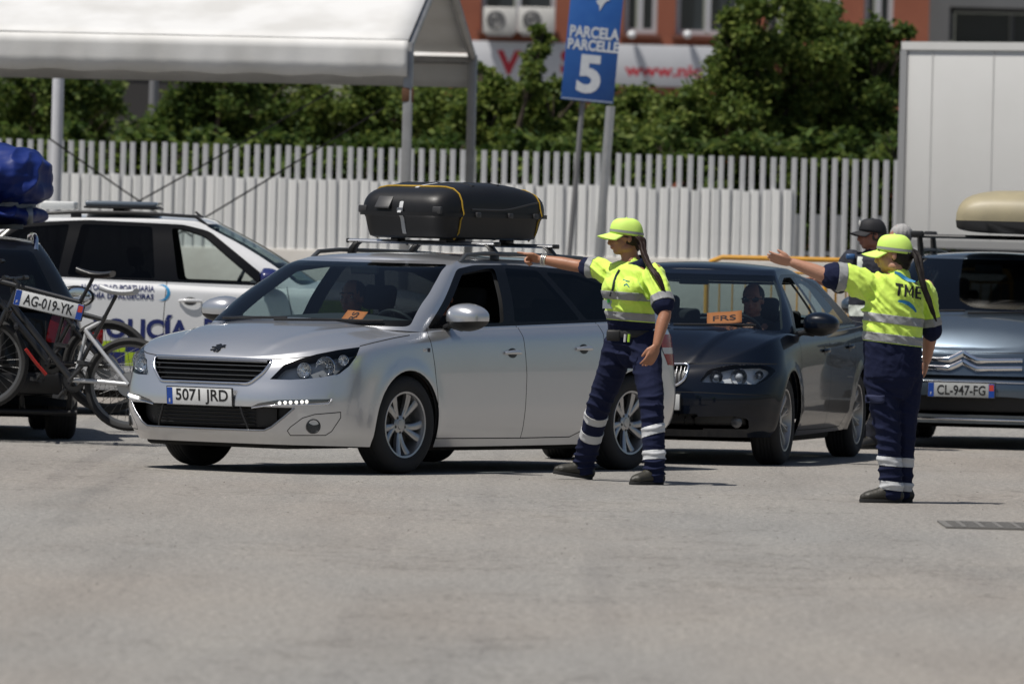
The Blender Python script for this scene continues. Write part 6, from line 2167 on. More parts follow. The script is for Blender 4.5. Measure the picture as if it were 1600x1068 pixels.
def head(mb, c, f, neck, up=UP, k=1.0, heavy=1.0):
    f = Vector(f).normalized()
    r = f.cross(up).normalized()
    up = r.cross(f)
    M = Matrix((r, f, up)).transposed()
    B = lambda a, b, z, rad: mb.ball(c + (r * a + f * b + up * z) * k, tuple(x * k for x in rad), 16, 12, M)
    B(0, -.012, .022, (.074, .094, .094))
    B(0, .030, -.040, (.058 * heavy, .062, .076))
    B(0, .052, -.092, (.030 * heavy, .030, .022))
    B(0, .078, .016, (.048, .018, .013))
    for s in (-1, 1):
        B(s * .034, .066, -.028, (.022 * heavy, .020, .022))
        B(s * .075, -.010, -.012, (.008, .017, .026))
        B(s * .045 * heavy, .0, -.072, (.020, .042, .026))
    chain(mb, [c + (f * .086 + up * .004) * k, c + (f * .102 - up * .022) * k, c + (f * .106 - up * .038) * k], [.009 * k, .012 * k, .015 * k], r, 10, 2)
    B(0, .089, -.060, (.023, .011, .007))
    B(0, .087, -.071, (.020, .011, .008))
    chain(mb, [c + (-f * .02 - up * .03) * k, (c - up * .09 * k - f * .02 * k).lerp(neck, .4), neck], [(.056 * heavy, .058), (.053 * heavy, .056), (.064, .062)], r, 18)
    return r, f, up
def lips(root, c, fr, k=1.0):
    r, f, up = fr
    MB().tube([c + (r * s * .021 + f * (.096 - abs(s) * .010) + up * (-.065 + .002 * abs(s))) * k for s in (-1, -.5, 0, .5, 1)], [(.003, .004), (.006, .005), (.007, .005), (.006, .005), (.003, .004)], 8).build('lips', mat('lips', (.28, .075, .06), .45), root, 60)
def eyes(root, c, fr, k=1.0):
    r, f, up = fr
    lips(root, c, fr, k)
    for s in (-1, 1):
        e = MB().ball(c + (r * s * .032 + f * .073 + up * .002) * k, .012 * k, 12, 8).build('eye', mat('eye_white', (.35, .33, .31), .3), root, 60)
        MB().ball(c + (r * s * .032 + f * .0815 + up * .002) * k, .0055 * k, 10, 6).build('iris', mat('iris', (.03, .018, .01), .2), e, 60)
        MB().tube([c + (r * s * .014 + f * .089 + up * .022) * k, c + (r * s * .034 + f * .091 + up * .028) * k, c + (r * s * .054 + f * .078 + up * .022) * k], .0045 * k, 6).build('eyebrow', mat('brow', (.015, .01, .008), .8), root, 50)
SKIN = lambda tone='a': {'a': mat('skin_tan', (.37, .175, .10), .5, var=(9, .2, (.31, .135, .075)), bump=(90, .15)), 'b': mat('skin_light', (.44, .235, .155), .5, var=(9, .2, (.38, .18, .115)), bump=(90, .15)), 'c': mat('skin_ruddy', (.40, .18, .12), .5, var=(9, .2, (.33, .13, .08)), bump=(90, .15))}[tone]
def cloth_part(name, me, parent, mats, zones=(), bandmat=None, smooth=180):
    """mats[0] is the main cloth; zones: (point, normal, lo, hi, sel, slot) recolour, slot 'band' adds a sewn tape as a child"""
    bm = bmesh.new()
    bm.from_mesh(me)
    for (co, no, lo, hi, sel, slot) in zones:
        no = Vector(no).normalized()
        for k in (lo, hi):
            if abs(k) > 5:
                continue
            fs = [f for f in bm.faces if abs((f.calc_center_median() - co).dot(no) - k) < .03 and sel(f.calc_center_median())]
            es = list({e for f in fs for e in f.edges})
            vs_ = list({v for f in fs for v in f.verts})
            if fs:
                bmesh.ops.bisect_plane(bm, geom=fs + es + vs_, dist=1e-6, plane_co=co + no * k, plane_no=no)
        if slot != 'band':
            for f in bm.faces:
                c = f.calc_center_median()
                if lo < (c - co).dot(no) < hi and sel(c):
                    f.material_index = slot
    bm.normal_update()
    bands = []
    for (co, no, lo, hi, sel, slot) in zones:
        if slot == 'band':
            no = Vector(no).normalized()
            fs = [f for f in bm.faces if lo < (f.calc_center_median() - co).dot(no) < hi and sel(f.calc_center_median())]
            idx, V, F = {}, [], []
            for f in fs:
                rr = []
                for v in f.verts:
                    if v not in idx:
                        idx[v] = len(V)
                        V.append(v.co + v.normal * .0035)
                    rr.append(idx[v])
                F.append(rr)
            if F:
                b = bpy.data.meshes.new('reflective_band')
                b.from_pydata(V, [], F)
                bands.append(b)
    bm.to_mesh(me)
    bm.free()
    o = link(name, me, parent, smooth, mats)
    for b in bands:
        q = link('reflective_band', b, o, 180, bandmat)
        md = q.modifiers.new('thickness', 'SOLIDIFY')
        md.thickness, md.offset = .003, -1
    return o
def folds(amp=.008, sc=1.0, dirn=None, seed=0.0, creases=()):
    """cloth relief: soft wrinkles plus radiating creases; creases: (point, direction, spacing, amplitude, reach)"""
    off = Vector((seed, seed * 1.3, seed * .7))
    def fn(p, n):
        a = noise.noise(p * 7 * sc + off)
        b = 1 - abs(noise.noise(Vector((p.x * 13, p.y * 13, p.z * 6)) * sc + off * 2))
        c = 1 - abs(noise.noise(Vector((p.x * 9 + p.z * 10, p.y * 9, p.z * 14 - p.x * 8)) * sc + off * 3))
        d = amp * (.7 * a + .9 * (b ** 3 - .45) + .9 * (c ** 3 - .45))
        for (q, t, sp_, am, rc) in creases:
            r = (p - q)
            w = math.exp(-(r.length / rc) ** 2)
            sn = .5 + .5 * math.sin(r.dot(t) / sp_ * 2 * math.pi + 3.0 * noise.noise(p * 7 + off))
            d += am * w * (2.4 * sn ** 4 - .6)
        return n * d
    return fn
def cap(root, c, fr, m, band=None, brim=.085, k=1.0, badge=None, brimmat=None, back_gap=False, tilt=0.0):
    """baseball cap: crown with panels, peak, sweat band"""
    r, f, up = fr
    if tilt:
        q = Matrix.Rotation(tilt, 3, r)
        f, up = q @ f, q @ up
    P = lambda a, b, z: c + (r * a + f * b + up * z) * k
    rows = []
    for i in range(11):
        t = i / 10
        th = t * math.pi / 2
        row = []
        for j in range(36):
            a = 2 * math.pi * j / 36
            bul = 1 + .012 * math.cos(a * 6)
            wr, fr_ = .089 * math.cos(th) ** .55 * bul, .110 * math.cos(th) ** .58 * bul
            row.append(P(wr * math.sin(a), -.010 + fr_ * math.cos(a), .010 + .112 * math.sin(th) ** .85 + .016 * math.cos(a) * (1 - t)))
        rows.append(row)
    m1 = MB().grid(rows, True)
    o = m1.build('cap', m, root, 180)
    md = o.modifiers.new('t', 'SOLIDIFY'); md.thickness = .003
    MB().ball(P(0, -.010, .122), .006, 10, 6).build('button', m, o, 60)
    G = []
    for i in range(9):
        s = i / 8
        row = []
        for j in range(21):
            a = R(-68 + 136 * j / 20)
            ext = s * brim * max(0, math.cos(a)) ** .55
            row.append(P((.089 + .006 * s) * math.sin(a), -.010 + .110 * math.cos(a) + ext, .030 - .42 * ext * .55 - .22 * (math.sin(a) ** 2) * .10 * (1 + s)))
        G.append(row)
    b = MB().grid(G).build('peak', brimmat or m, o, 180)
    md = b.modifiers.new('t', 'SOLIDIFY'); md.thickness = .004
    if band:
        rr = []
        for z in (.022, .038):
            rr.append([P(.0915 * math.sin(a), -.010 + .1125 * math.cos(a), z + .016 * math.cos(a)) for a in np.linspace(0, 2 * math.pi, 40)])
        MB().grid(rr).build('reflective_band', band, o, 180)
    if badge:
        MB().ball(P(.0, .098, .085), (.02, .006, .026), 14, 8, Matrix((r, f, up)).transposed()).build('badge', badge, o, 60)
    return o
def sunglasses(root, c, fr, k=1.0):
    r, f, up = fr
    lips(root, c, fr, k)
    P = lambda a, b, z: c + (r * a + f * b + up * z) * k
    g = MB()
    M = Matrix((r, f, up)).transposed()
    for s in (-1, 1):
        g.ball(P(s * .034, .084, 0), tuple(x * k for x in (.030, .007, .020)), 14, 8, M)
        g.tube([P(s * .062, .078, .006), P(s * .078, .03, .006), P(s * .080, -.01, -.002)], .0035 * k, 6)
    g.tube([P(-.01, .094, .006), P(.01, .094, .006)], .003 * k, 6)
    return g.build('sunglasses', mat('sunglass', (.008, .008, .009), .06, coat=.5), root, 60)
def hair_mass(root, balls, strands, m, name='hair', seed=0):
    mb = MB()
    for (c, r_, M) in balls:
        mb.ball(c, r_, 16, 12, M)
    hr = random.Random(int(seed * 7) + 5)
    for pts, rad in strands:
        n = len(pts)
        chain(mb, pts, [r_ * .62 for r_ in rad], Vector((1, 0, 0)), 12, 5)
        for k in range(12):                               # separate locks round the core
            a, u = hr.uniform(0, 6.28), hr.uniform(.45, 1.05)
            ph = hr.uniform(0, 6)
            ls = max(3, n - hr.choice((0, 0, 1)))
            q = [p + Vector((math.cos(a + i * .25), math.sin(a + i * .25), 0)) * rad[i] * u * (1 + .25 * math.sin(ph + i * 1.3)) for i, p in enumerate(pts)][:ls]
            chain(mb, q, [max(.004, r_ * .32) for r_ in rad[:ls - 1]] + [.0035], Vector((1, 0, 0)), 8, 4)
    me = remesh(mb, .0045, 1, name)
    displace(me, lambda p, n: n * (.004 * noise.noise(Vector((p.x * 45, p.y * 45, p.z * 5 + seed)))))
    return link(name, me, root, 180, m)
def boot(parent, ankle, toe_dir, m, sole_m, L=.27, pitch=0.0, ground=None, W=.047):
    """ankle boot: sole, upper with toe cap, collar; toe_dir horizontal, pitch lifts the toe"""
    d = Vector(toe_dir).normalized()
    s = d.cross(UP).normalized()
    q = Matrix.Rotation(pitch, 3, s)
    dd, uu = q @ d, q @ UP
    P = lambda a, b, z: ankle + dd * a + s * b + uu * (z)
    h = -.085
    up_ = MB()
    chain(up_, [P(-.012, 0, .02), P(-.022, 0, -.03)], [(W * .9, .048), (W * .95, .052)], s)
    chain(up_, [P(-.045, 0, h + .045), P(.02, 0, h + .062), P(.08, 0, h + .048), P(.15, 0, h + .036), P(.175, 0, h + .030)], [(W * .82, .042), (W * .92, .058), (W * 1.0, .044), (W * .98, .034), (W * .7, .026)], s)
    chain(up_, [P(-.005, 0, .02), P(.005, 0, -.02), P(.05, 0, h + .06)], [(W * .9, .046), (W * .93, .048), (W * .9, .035)], s)
    me = remesh(up_, .006, 3, 'boot')
    o = link('boot', me, parent, 180, m)
    out = []
    for k in range(28):
        a = 2 * math.pi * k / 28
        x = .065 + .135 * math.copysign(abs(math.cos(a)) ** .8, math.cos(a))
        y = W * (1.04 if x > .06 else .88) * math.copysign(abs(math.sin(a)) ** .75, math.sin(a))
        out.append((x, y))
    sm = MB()
    sm.grid([[P(x, y, h + .022) for x, y in out], [P(x * 1.01, y * 1.03, h + .012) for x, y in out], [P(x, y, h + .0) for x, y in out]], True)
    sm.add([P(x, y, h) for x, y in out], [tuple(range(28))])
    sm.add([P(x, y, h + .022) for x, y in out], [tuple(range(28))])
    sm.build('sole', sole_m, o, 40)
    lace = MB()
    for k in range(4):
        t = k / 3
        lace.tube([P(.035 + .05 * t, -W * .6, h + .098 - .028 * t), P(.04 + .05 * t, 0, h + .118 - .030 * t), P(.035 + .05 * t, W * .6, h + .098 - .028 * t)], .0035, 6)
    lace.build('laces', mat('laces', (.30, .22, .03), .7), o, 50)
    return o
HIVIS = lambda: mat('hivis_yellow', (.62, .85, .11), .75, bump=(160, .12), sheen=.2)
NAVY = lambda: mat('navy_cloth', (.008, .011, .034), .9, spec=.2, bump=(140, .15), var=(5, .2, (.010, .014, .042)))
TAPE = lambda: mat('reflective_tape', (.27, .275, .28), .5, bump=(200, .1))
TAPE2 = lambda: mat('reflective_tape_pale', (.52, .53, .54), .5, bump=(200, .1))
BOOT = lambda: mat('boot_leather', (.018, .017, .014), .55, bump=(50, .3), var=(14, .2, (.035, .032, .022)))
SOLE = lambda: mat('boot_sole', (.012, .012, .012), .8)

# --- woman in hi-vis pointing at the cars, walking
def person_pointing():
    Y0 = 54.2
    base = gnd(1015, 755)
    root = empty('person', base)
    tag(root, 'person in hi-vis shirt and cap striding left, pointing across the silver estate', 'person', 'port marshals')
    W = lambda px, py, Y: at(px, py, Y) - base
    f = Vector((-.74, -.67, 0)).normalized()              # chest
    lft = Vector((-f.y, f.x, 0))                          # her left
    hc = W(977, 370, 54.25)
    hf = Vector((-1, -.22, -.04)).normalized()
    neck = W(986, 410, 54.25)
    shR, shL = W(948, 421, 54.42), W(1024, 424, 54.08)
    elR, wrR = W(900, 415, 54.55), W(846, 405, 54.62)
    elL, wrL = W(1039, 488, 53.95), W(1026, 539, 53.88)
    pel = W(989, 530, 54.3)
    hpR, hpL = W(969, 543, 54.36), W(1008, 543, 54.2)
    knR, anR = W(936, 632, 54.5), W(913, 722, 54.75)
    knL, anL = W(1019, 640, 54.02), W(1023, 733, 53.98)
    # body
    b = MB()
    fr = head(b, hc, hf, neck + Vector((0, 0, .0)))
    chain(b, [W(989, 410, 54.25), W(986, 430, 54.25), W(984, 470, 54.25), W(986, 505, 54.28), pel, W(989, 548, 54.3)], [(.07, .06), (.155, .08), (.15, .09), (.125, .085), (.14, .09), (.12, .08)], lft)
    chain(b, [shR, elR, wrR], [.050, .040, .026], UP)
    chain(b, [shR.lerp(elR, .5), elR, elR.lerp(wrR, .35), wrR], [.044, .041, .041, .027], UP)
    chain(b, [shL, elL, elL.lerp(wrL, .35), wrL], [.050, .042, .041, .027], lft)
    dR = (W(812, 400, 54.7) - wrR).normalized()
    hand(b, wrR, dR, Vector((0, -.75, -.65)), .18, curl=(.03, 1.05, 1.15, 1.2), thumb_out=.5, mirror_=1)
    hand(b, wrL, (W(1012, 572, 53.85) - wrL), Vector((-.5, .85, 0)), .175, curl=(.28, .3, .35, .4), thumb_out=.35, mirror_=-1)
    for h_, k_, a_ in ((hpR, knR, anR), (hpL, knL, anL)):
        chain(b, [h_, k_, k_.lerp(a_, .3), a_], [.065, .05, .05, .036], f)
    me = remesh(b, .005, 2, 'body')
    link('body', me, root, 180, SKIN('a'))
    # polo shirt
    s = MB()
    chain(s, [W(988, 413, 54.25), W(986, 421, 54.25), W(985, 445, 54.25), W(984, 470, 54.24), W(985, 495, 54.27), W(987, 514, 54.29)], [(.085, .07), (.185, .11), (.195, .14), (.190, .143), (.182, .132), (.178, .130)], lft)
    s.ball(W(962, 450, 54.20) + f * .01, (.085, .085, .085), 14, 10)
    s.ball(W(986, 454, 54.10) + f * .01, (.085, .085, .085), 14, 10)
    chain(s, [shR.lerp(pel, .06), shR.lerp(elR, .30), shR.lerp(elR, .62)], [.078, .070, .066], UP)
    chain(s, [shL.lerp(pel, .05), shL.lerp(elL, .45), shL.lerp(elL, .82)], [.076, .073, .075], lft)
    me = remesh(s, .0075, 5, 'shirt')
    displace(me, folds(.0045, 1.0, seed=1, creases=((W(945, 425, 54.4), Vector((.5, 0, .86)), .05, .006, .14), (W(1020, 440, 54.05), Vector((.9, 0, .45)), .055, .006, .16), (W(985, 490, 54.2), Vector((.3, 0, .95)), .055, .006, .14), (W(960, 465, 54.2), Vector((.8, 0, .6)), .06, .005, .12))))
    arR = (elR - shR).normalized()
    arL = (elL - shL).normalized()
    nearR = lambda p: seg_d(p, shR, elR) < .135 and (p - shR).dot(arR) > .06
    nearL = lambda p: seg_d(p, shL, elL) < .12 and (p - shL).dot(arL) > .07 and (p - pel).dot(lft) > .12
    tors = lambda p: not nearR(p) and not nearL(p)
    tn = Vector((.05, 0, 1)).normalized()
    lR, lL = (elR - shR).length * .62, (elL - shL).length * .82
    z1, z2 = W(984, 462, 54.1), W(984, 494, 54.1)
    sh_ = cloth_part('shirt', me, root, [HIVIS(), NAVY()], [
        (z1, tn, -.028, .022, tors, 'band'), (z2, tn, -.026, .024, tors, 'band'), (z2, tn, -9, -.032, tors, 1),
        (shR, arR, lR - .015, 9, nearR, 1), (shR, arR, lR - .062, lR - .015, nearR, 'band'),
        (shL, arL, lL - .012, 9, nearL, 1), (shL, arL, lL - .062, lL - .012, nearL, 'band')], TAPE())
    # collar and placket
    cm = MB()
    for s0, s1 in ((1.0, 1.0),):
        ring_ = []
        for zz, rr in ((-.012, 1.75), (.035, 1.30), (.062, 1.22)):
            ring_.append([neck + lft * (math.sin(a) * .066 * rr) - f * (math.cos(a) * .066 * rr) + UP * (-.010 + zz - .060 * (1 - math.cos(a)) / 2) for a in np.linspace(-2.55, 2.55, 30)])
        cm.grid(ring_)
    o = cm.build('collar', NAVY(), root, 180)
    md = o.modifiers.new('t', 'SOLIDIFY'); md.thickness = .005
    # trousers
    t = MB()
    chain(t, [W(987, 507, 54.29), pel, W(989, 548, 54.3)], [(.152, .118), (.162, .124), (.158, .118)], lft)
    chain(t, [hpR + UP * .03, hpR.lerp(knR, .4), knR, knR.lerp(anR, .45), anR + UP * .0, anR - UP * .03], [.104, .094, .078, .074, .072, .071], f)
    chain(t, [hpL + UP * .03, hpL.lerp(knL, .4), knL, knL.lerp(anL, .45), anL, anL - UP * .03], [.104, .094, .077, .073, .071, .070], f)
    me = remesh(t, .0075, 4, 'trousers')
    displace(me, folds(.0045, .8, seed=5, creases=((W(965, 560, 54.2), Vector((.25, 0, .97)), .07, .009, .16), (W(935, 640, 54.4), Vector((.3, 0, .95)), .06, .007, .14), (W(1020, 640, 53.9), Vector((-.2, 0, .98)), .07, .007, .15), (anR, Vector((0, 0, 1)), .045, .009, .12), (anL, Vector((0, 0, 1)), .045, .009, .12))))
    sdR, sdL = (anR - knR).normalized(), (anL - knL).normalized()
    isR = lambda p: seg_d(p, knR, anR) < seg_d(p, knL, anL)
    isL = lambda p: not isR(p)
    rR1, rR2 = W(931, 658, 54.5), W(919, 697, 54.5)
    rL1, rL2 = W(1024, 671, 54.0), W(1020, 711, 54.0)
    cloth_part('trousers', me, root, [NAVY()], [(rR1, sdR, -.03, .03, isR, 'band'), (rR2, sdR, -.03, .03, isR, 'band'), (rL1, (sdL + Vector((.25, 0, 0))), -.03, .03, isL, 'band'), (rL2, sdL, -.03, .03, isL, 'band')], TAPE2())
    # belt, pouch, boots
    bp = []
    for a in np.linspace(0, 2 * math.pi, 41):
        bp.append(W(988, 521, 54.29) + lft * math.sin(a) * .182 + f * math.cos(a) * .138)
    bl = MB().tube(bp, [(.024, .006)] * 41, 8, False, squash=UP).build('belt', mat('belt', (.012, .012, .012), .6), root, 60)
    MB().rbox((0, 0, 0), (.09, .04, .07), .012, Matrix.Translation(W(962, 524, 54.1) + f * .02)).build('pouch', mat('belt', (.012, .012, .012), .6), root, 50)
    for px, c in ((977, (.5, .5, .5)), (983, (.35, .6, .03))):
        MB().tube([W(px, 522, 54.05), W(px - 1, 534, 54.05)], [(.008, .003)] * 2, 6).build('key_strap', mat('strap%d' % px, c, .6), root, 50)
    toeR = Vector((-.93, -.25, 0)).normalized()
    boot(root, anR + Vector((0, 0, -.02)), toeR, BOOT(), SOLE(), pitch=R(8))
    boot(root, anL + Vector((0, 0, -.015)), Vector((-.75, -.6, 0)), BOOT(), SOLE())
    # cap, glasses, hair
    cap(root, hc, fr, mat('cap_lime', (.60, .84, .16), .7, bump=(160, .1)), mat('cap_band', (.30, .31, .30), .5))
    sunglasses(root, hc + fr[2] * -.002, fr)
    hm = mat('hair_dark', (.016, .009, .007), .62, spec=.25, var=(30, .2, (.03, .016, .012)))
    M = Matrix(fr).transposed()
    hair_mass(root, [(hc + fr[1] * -.035 + fr[2] * -.005, (.078, .082, .075), M), (hc + fr[1] * -.06 + fr[2] * -.055, (.05, .04, .05), M)],
              [([W(996, 370, 54.2), W(1002, 376, 54.2), W(1005, 391, 54.16), W(1013, 411, 54.05), W(1027, 430, 53.95), W(1034, 445, 53.94), W(1037, 456, 53.94)], [.020, .026, .023, .020, .018, .014, .006])], hm)
    # lanyard with its card, bracelets, chest logo
    bv = BVHTree.FromPolygons([v.co for v in sh_.data.vertices], [p.vertices for p in sh_.data.polygons])
    def on(px, py, off=.004):
        o = W(px, py, 50)
        d = (W(px, py, 58) - o).normalized()
        h = bv.ray_cast(o, d)
        return (h[0] + h[1] * off, h[1]) if h[0] is not None else (W(px, py, 54.05), Vector((0, -1, 0)))
    P = [on(px, py, .006)[0] for px, py in ((969, 422), (964, 430), (960, 440), (957, 452), (954, 462))]
    MB().tube(P, [(.008, .002)] * len(P), 6, squash=(1, 0, 0)).build('lanyard', mat('lanyard', (.012, .02, .03), .6), root, 50)
    p, n = on(953, 476, .012)
    Mc = frame(p, (1, .1, 0), (0, 0, 1))
    cd_ = MB().rbox((0, 0, 0), (.075, .055, .003), .001, Mc).build('name_card', mat('card_grey', (.36, .40, .44), .25), root, None)
    MB().box((.0, .028, .003), (.018, .034, .002), Mc).build('card_clip', mat('clip_green', (.06, .45, .08), .5), cd_, None)
    for k, col in enumerate(((.65, .62, .55), (.5, .5, .5), (.7, .68, .6))):
        c = wrR.lerp(elR, .02 + .05 * k)
        ax = (elR - wrR).normalized()
        u = ax.orthogonal().normalized(); v = ax.cross(u)
        MB().tube([c + (u * math.cos(a) + v * math.sin(a)) * .0335 for a in np.linspace(0, 2 * math.pi, 25)], .004, 6, False).build('bracelet', mat('bracelet%d' % k, col, .3, metal=.6), root, 60)
    teal = mat('logo_teal', (.02, .22, .28), .5)
    for (pts) in (((974, 437), (979, 440), (984, 440)), ((975, 446), (979, 444), (983, 449))):
        Q = [on(px, py, .003)[0] for px, py in pts]
        MB().tube(Q, [(.004, .001), (.006, .001), (.003, .001)], 6, squash=UP).build('chest_logo', teal, root, 50)
    return root
person_pointing()

# --- woman in hi-vis seen from behind, arm stretched out
def person_behind():
    base = gnd(1392, 785)
    root = empty('person', base)
    tag(root, 'person with TME on the back of a hi-vis shirt, arm held out to the left', 'person', 'port marshals')
    Y0 = base.y
    W = lambda px, py, Y=None: at(px, py, Y0 if Y is None else Y) - base
    f = Vector((-.42, .91, 0)).normalized()               # chest looks away from us
    lft = Vector((-f.y, f.x, 0))
    hc = W(1396, 397)
    hf = Vector((-1, .12, -.05)).normalized()
    neck = W(1404, 428)
    shL, elL, wrL = W(1349, 437, Y0 - .06), W(1290, 430, Y0 - .10), W(1238, 410, Y0 - .10)
    shR, elR, wrR = W(1446, 450, Y0 + .10), W(1455, 512, Y0 + .14), W(1448, 562, Y0 + .26)
    pel = W(1396, 565)
    hpL, hpR = W(1375, 585, Y0 - .02), W(1416, 585, Y0 + .04)
    knL, anL = W(1388, 680, Y0 - .03), W(1393, 757, Y0 - .03)
    knR, anR = W(1411, 680, Y0 + .08), W(1409, 757, Y0 + .12)
    anL.z = anR.z = .092
    b = MB()
    fr = head(b, hc, hf, neck, heavy=1.12)
    chain(b, [W(1402, 428), W(1400, 445), W(1398, 490), W(1396, 530), pel, W(1396, 590)], [(.07, .06), (.155, .08), (.16, .11), (.15, .11), (.15, .11), (.13, .10)], lft)
    chain(b, [shL, elL, elL.lerp(wrL, .35), wrL], [.056, .048, .044, .028], UP)
    chain(b, [shR, elR, elR.lerp(wrR, .35), wrR], [.056, .048, .044, .028], lft)
    hand(b, wrL, W(1198, 401, Y0 - .1) - wrL, Vector((.1, .75, .65)), .165, curl=(.10, .06, .08, .14), spread=.03, thumb_out=.30, mirror_=-1)
    hand(b, wrR, Vector((-.1, .35, -.9)), Vector((-1, 0, 0)), .165, curl=(.3, .3, .35, .4), thumb_out=.4, mirror_=1)
    for h_, k_, a_ in ((hpL, knL, anL), (hpR, knR, anR)):
        chain(b, [h_, k_, k_.lerp(a_, .3), a_], [.07, .055, .055, .04], f)
    me = remesh(b, .005, 2, 'body')
    link('body', me, root, 180, SKIN('b'))
    s = MB()
    chain(s, [W(1404, 432), W(1402, 440), W(1399, 462), W(1396, 495), W(1395, 530), W(1395, 560), W(1395, 590)], [(.085, .075), (.180, .108), (.190, .138), (.194, .152), (.190, .156), (.184, .152), (.186, .152)], lft)
    chain(s, [shL.lerp(pel, .08), shL.lerp(elL, .35), shL.lerp(elL, .80)], [.094, .086, .084], UP)
    chain(s, [shR.lerp(pel, .06), shR.lerp(elR, .45), shR.lerp(elR, 1.08)], [.082, .070, .064], lft)
    me = remesh(s, .0075, 5, 'shirt')
    displace(me, folds(.0045, 1.0, seed=9, creases=((W(1350, 465), Vector((.75, 0, .66)), .055, .009, .22), (W(1385, 470), Vector((.7, 0, .7)), .075, .006, .22), (W(1400, 530), Vector((.5, 0, .85)), .06, .006, .16), (W(1445, 480, Y0 + .1), Vector((.95, 0, .3)), .05, .006, .14))))
    arL, arR = (elL - shL).normalized(), (elR - shR).normalized()
    nearL = lambda p: seg_d(p, shL, elL) < .16 and (p - shL).dot(arL) > .075
    nearR = lambda p: seg_d(p, shR, elR) < .10 and (p - shR).dot(arR) > .10 and p.x > W(1443, 480).x
    tors = lambda p: not nearL(p) and not nearR(p)
    tn = Vector((.10, 0, 1)).normalized()
    z1, z2 = W(1396, 499), W(1396, 529)
    lL, lR = (elL - shL).length * .80, (elR - shR).length * 1.08
    sh_ = cloth_part('shirt', me, root, [HIVIS(), NAVY()], [
        (z1, tn, -.026, .026, tors, 'band'), (z2, tn, -.026, .026, tors, 'band'), (z2, tn, -9, -.030, tors, 1),
        (shL, arL, lL - .02, 9, nearL, 1), (shL, arL, lL - .075, lL - .02, nearL, 'band'),
        (shR, arR, lR - .035, 9, nearR, 1), (shR, arR, lR - .085, lR - .035, nearR, 'band')], TAPE())
    t = MB()
    chain(t, [W(1396, 545), pel, W(1396, 595)], [(.185, .145), (.182, .150), (.178, .14)], lft)
    chain(t, [hpL, hpL.lerp(knL, .4), knL, knL.lerp(anL, .5), anL, anL - UP * .025], [.104, .098, .078, .072, .070, .070], f)
    chain(t, [hpR, hpR.lerp(knR, .4), knR, knR.lerp(anR, .5), anR, anR - UP * .025], [.104, .096, .076, .070, .067, .067], f)
    me = remesh(t, .0075, 4, 'trousers')
    displace(me, folds(.0045, .8, seed=14, creases=((W(1385, 690), Vector((.3, 0, .95)), .06, .007, .14), (W(1392, 750), Vector((0, 0, 1)), .06, .007, .12), (W(1390, 620), Vector((.4, 0, .9)), .07, .007, .16), (anR, Vector((0, 0, 1)), .06, .006, .12))))
    alll = lambda p: True
    cloth_part('trousers', me, root, [NAVY()], [(W(1400, 721), Vector((.06, 0, 1)), -.028, .028, alll, 'band'), (W(1400, 759), Vector((.10, 0, 1)), -.026, .026, alll, 'band')], TAPE2())
    # cargo pocket flap
    bvt = BVHTree.FromPolygons([v.co for v in me.vertices], [p.vertices for p in me.polygons])
    G = []
    for i in range(7):
        row = []
        for j in range(5):
            o = W(1352 + i * 5, 617 + j * 3.0, 48)
            d = (W(1352 + i * 5, 617 + j * 3.0, 54) - o).normalized()
            h = bvt.ray_cast(o, d)
            row.append(h[0] + h[1] * .007 if h[0] is not None else W(1352 + i * 5, 617 + j * 3.0, Y0 - .1))
        G.append(row)
    o = MB().grid(G).build('pocket_flap', mat('pocket_navy', (.016, .022, .062), .85), root, 180)
    md = o.modifiers.new('t', 'SOLIDIFY'); md.thickness = .006
    toe = Vector((-.93, -.2, 0)).normalized()
    boot(root, anL + UP * -.006, toe, BOOT(), SOLE())
    boot(root, anR + UP * -.006, Vector((-.97, .1, 0)).normalized(), BOOT(), SOLE())
    cap(root, hc, fr, mat('cap_lime', (.60, .84, .16), .7, bump=(160, .1)), mat('cap_band', (.30, .31, .30), .5), brim=.095)
    eyes(root, hc, fr)
    hm = mat('hair_black', (.008, .006, .006), .62, spec=.25, var=(30, .2, (.016, .012, .01)))
    M = Matrix(fr).transposed()
    hair_mass(root, [(hc + fr[1] * -.040 + fr[2] * -.01, (.080, .082, .078), M), (hc + fr[1] * -.06 + fr[2] * -.06, (.055, .045, .05), M)],
              [([W(1424, 390), W(1432, 398, Y0 - .02), W(1436, 418, Y0 - .06), W(1443, 448, Y0 - .10), W(1452, 474, Y0 - .10), W(1459, 491, Y0 - .09), W(1463, 502, Y0 - .08)], [.022, .026, .022, .019, .015, .010, .004])], hm, seed=3)
    # lettering and swooshes on the back, draped on the cloth
    bv = BVHTree.FromPolygons([v.co for v in sh_.data.vertices], [p.vertices for p in sh_.data.polygons])
    def on(px, py, off=.004):
        o = W(px, py, 47)
        d = (W(px, py, 55) - o).normalized()
        h = bv.ray_cast(o, d)
        return h[0] + h[1] * off if h[0] is not None else W(px, py, Y0 - .14)
    ca, sa = math.cos(R(9)), math.sin(R(9))
    q4 = lambda x0, y0, x1, y1: [(x0, y0), (x1, y0), (x1, y1), (x0, y1)]
    strokes = [q4(-20, 6, -7.5, 9.5), q4(-15.6, -9.5, -11.9, 6)]                                      # T
    strokes += [q4(-5.5, -9.5, -2.4, 9.5), q4(6.0, -9.5, 9.1, 9.5), [(-2.4, 9.5), (-2.4, 4.0), (1.8, -6.5), (1.8, 0.5)], [(6.0, 9.5), (6.0, 4.0), (1.8, -6.5), (1.8, 0.5)]]   # M
    strokes += [q4(11.5, -9.5, 14.8, 9.5), q4(14.8, 6.4, 21, 9.5), q4(14.8, -1.5, 20, 1.6), q4(14.8, -9.5, 21, -6.4)]   # E
    lt = MB()
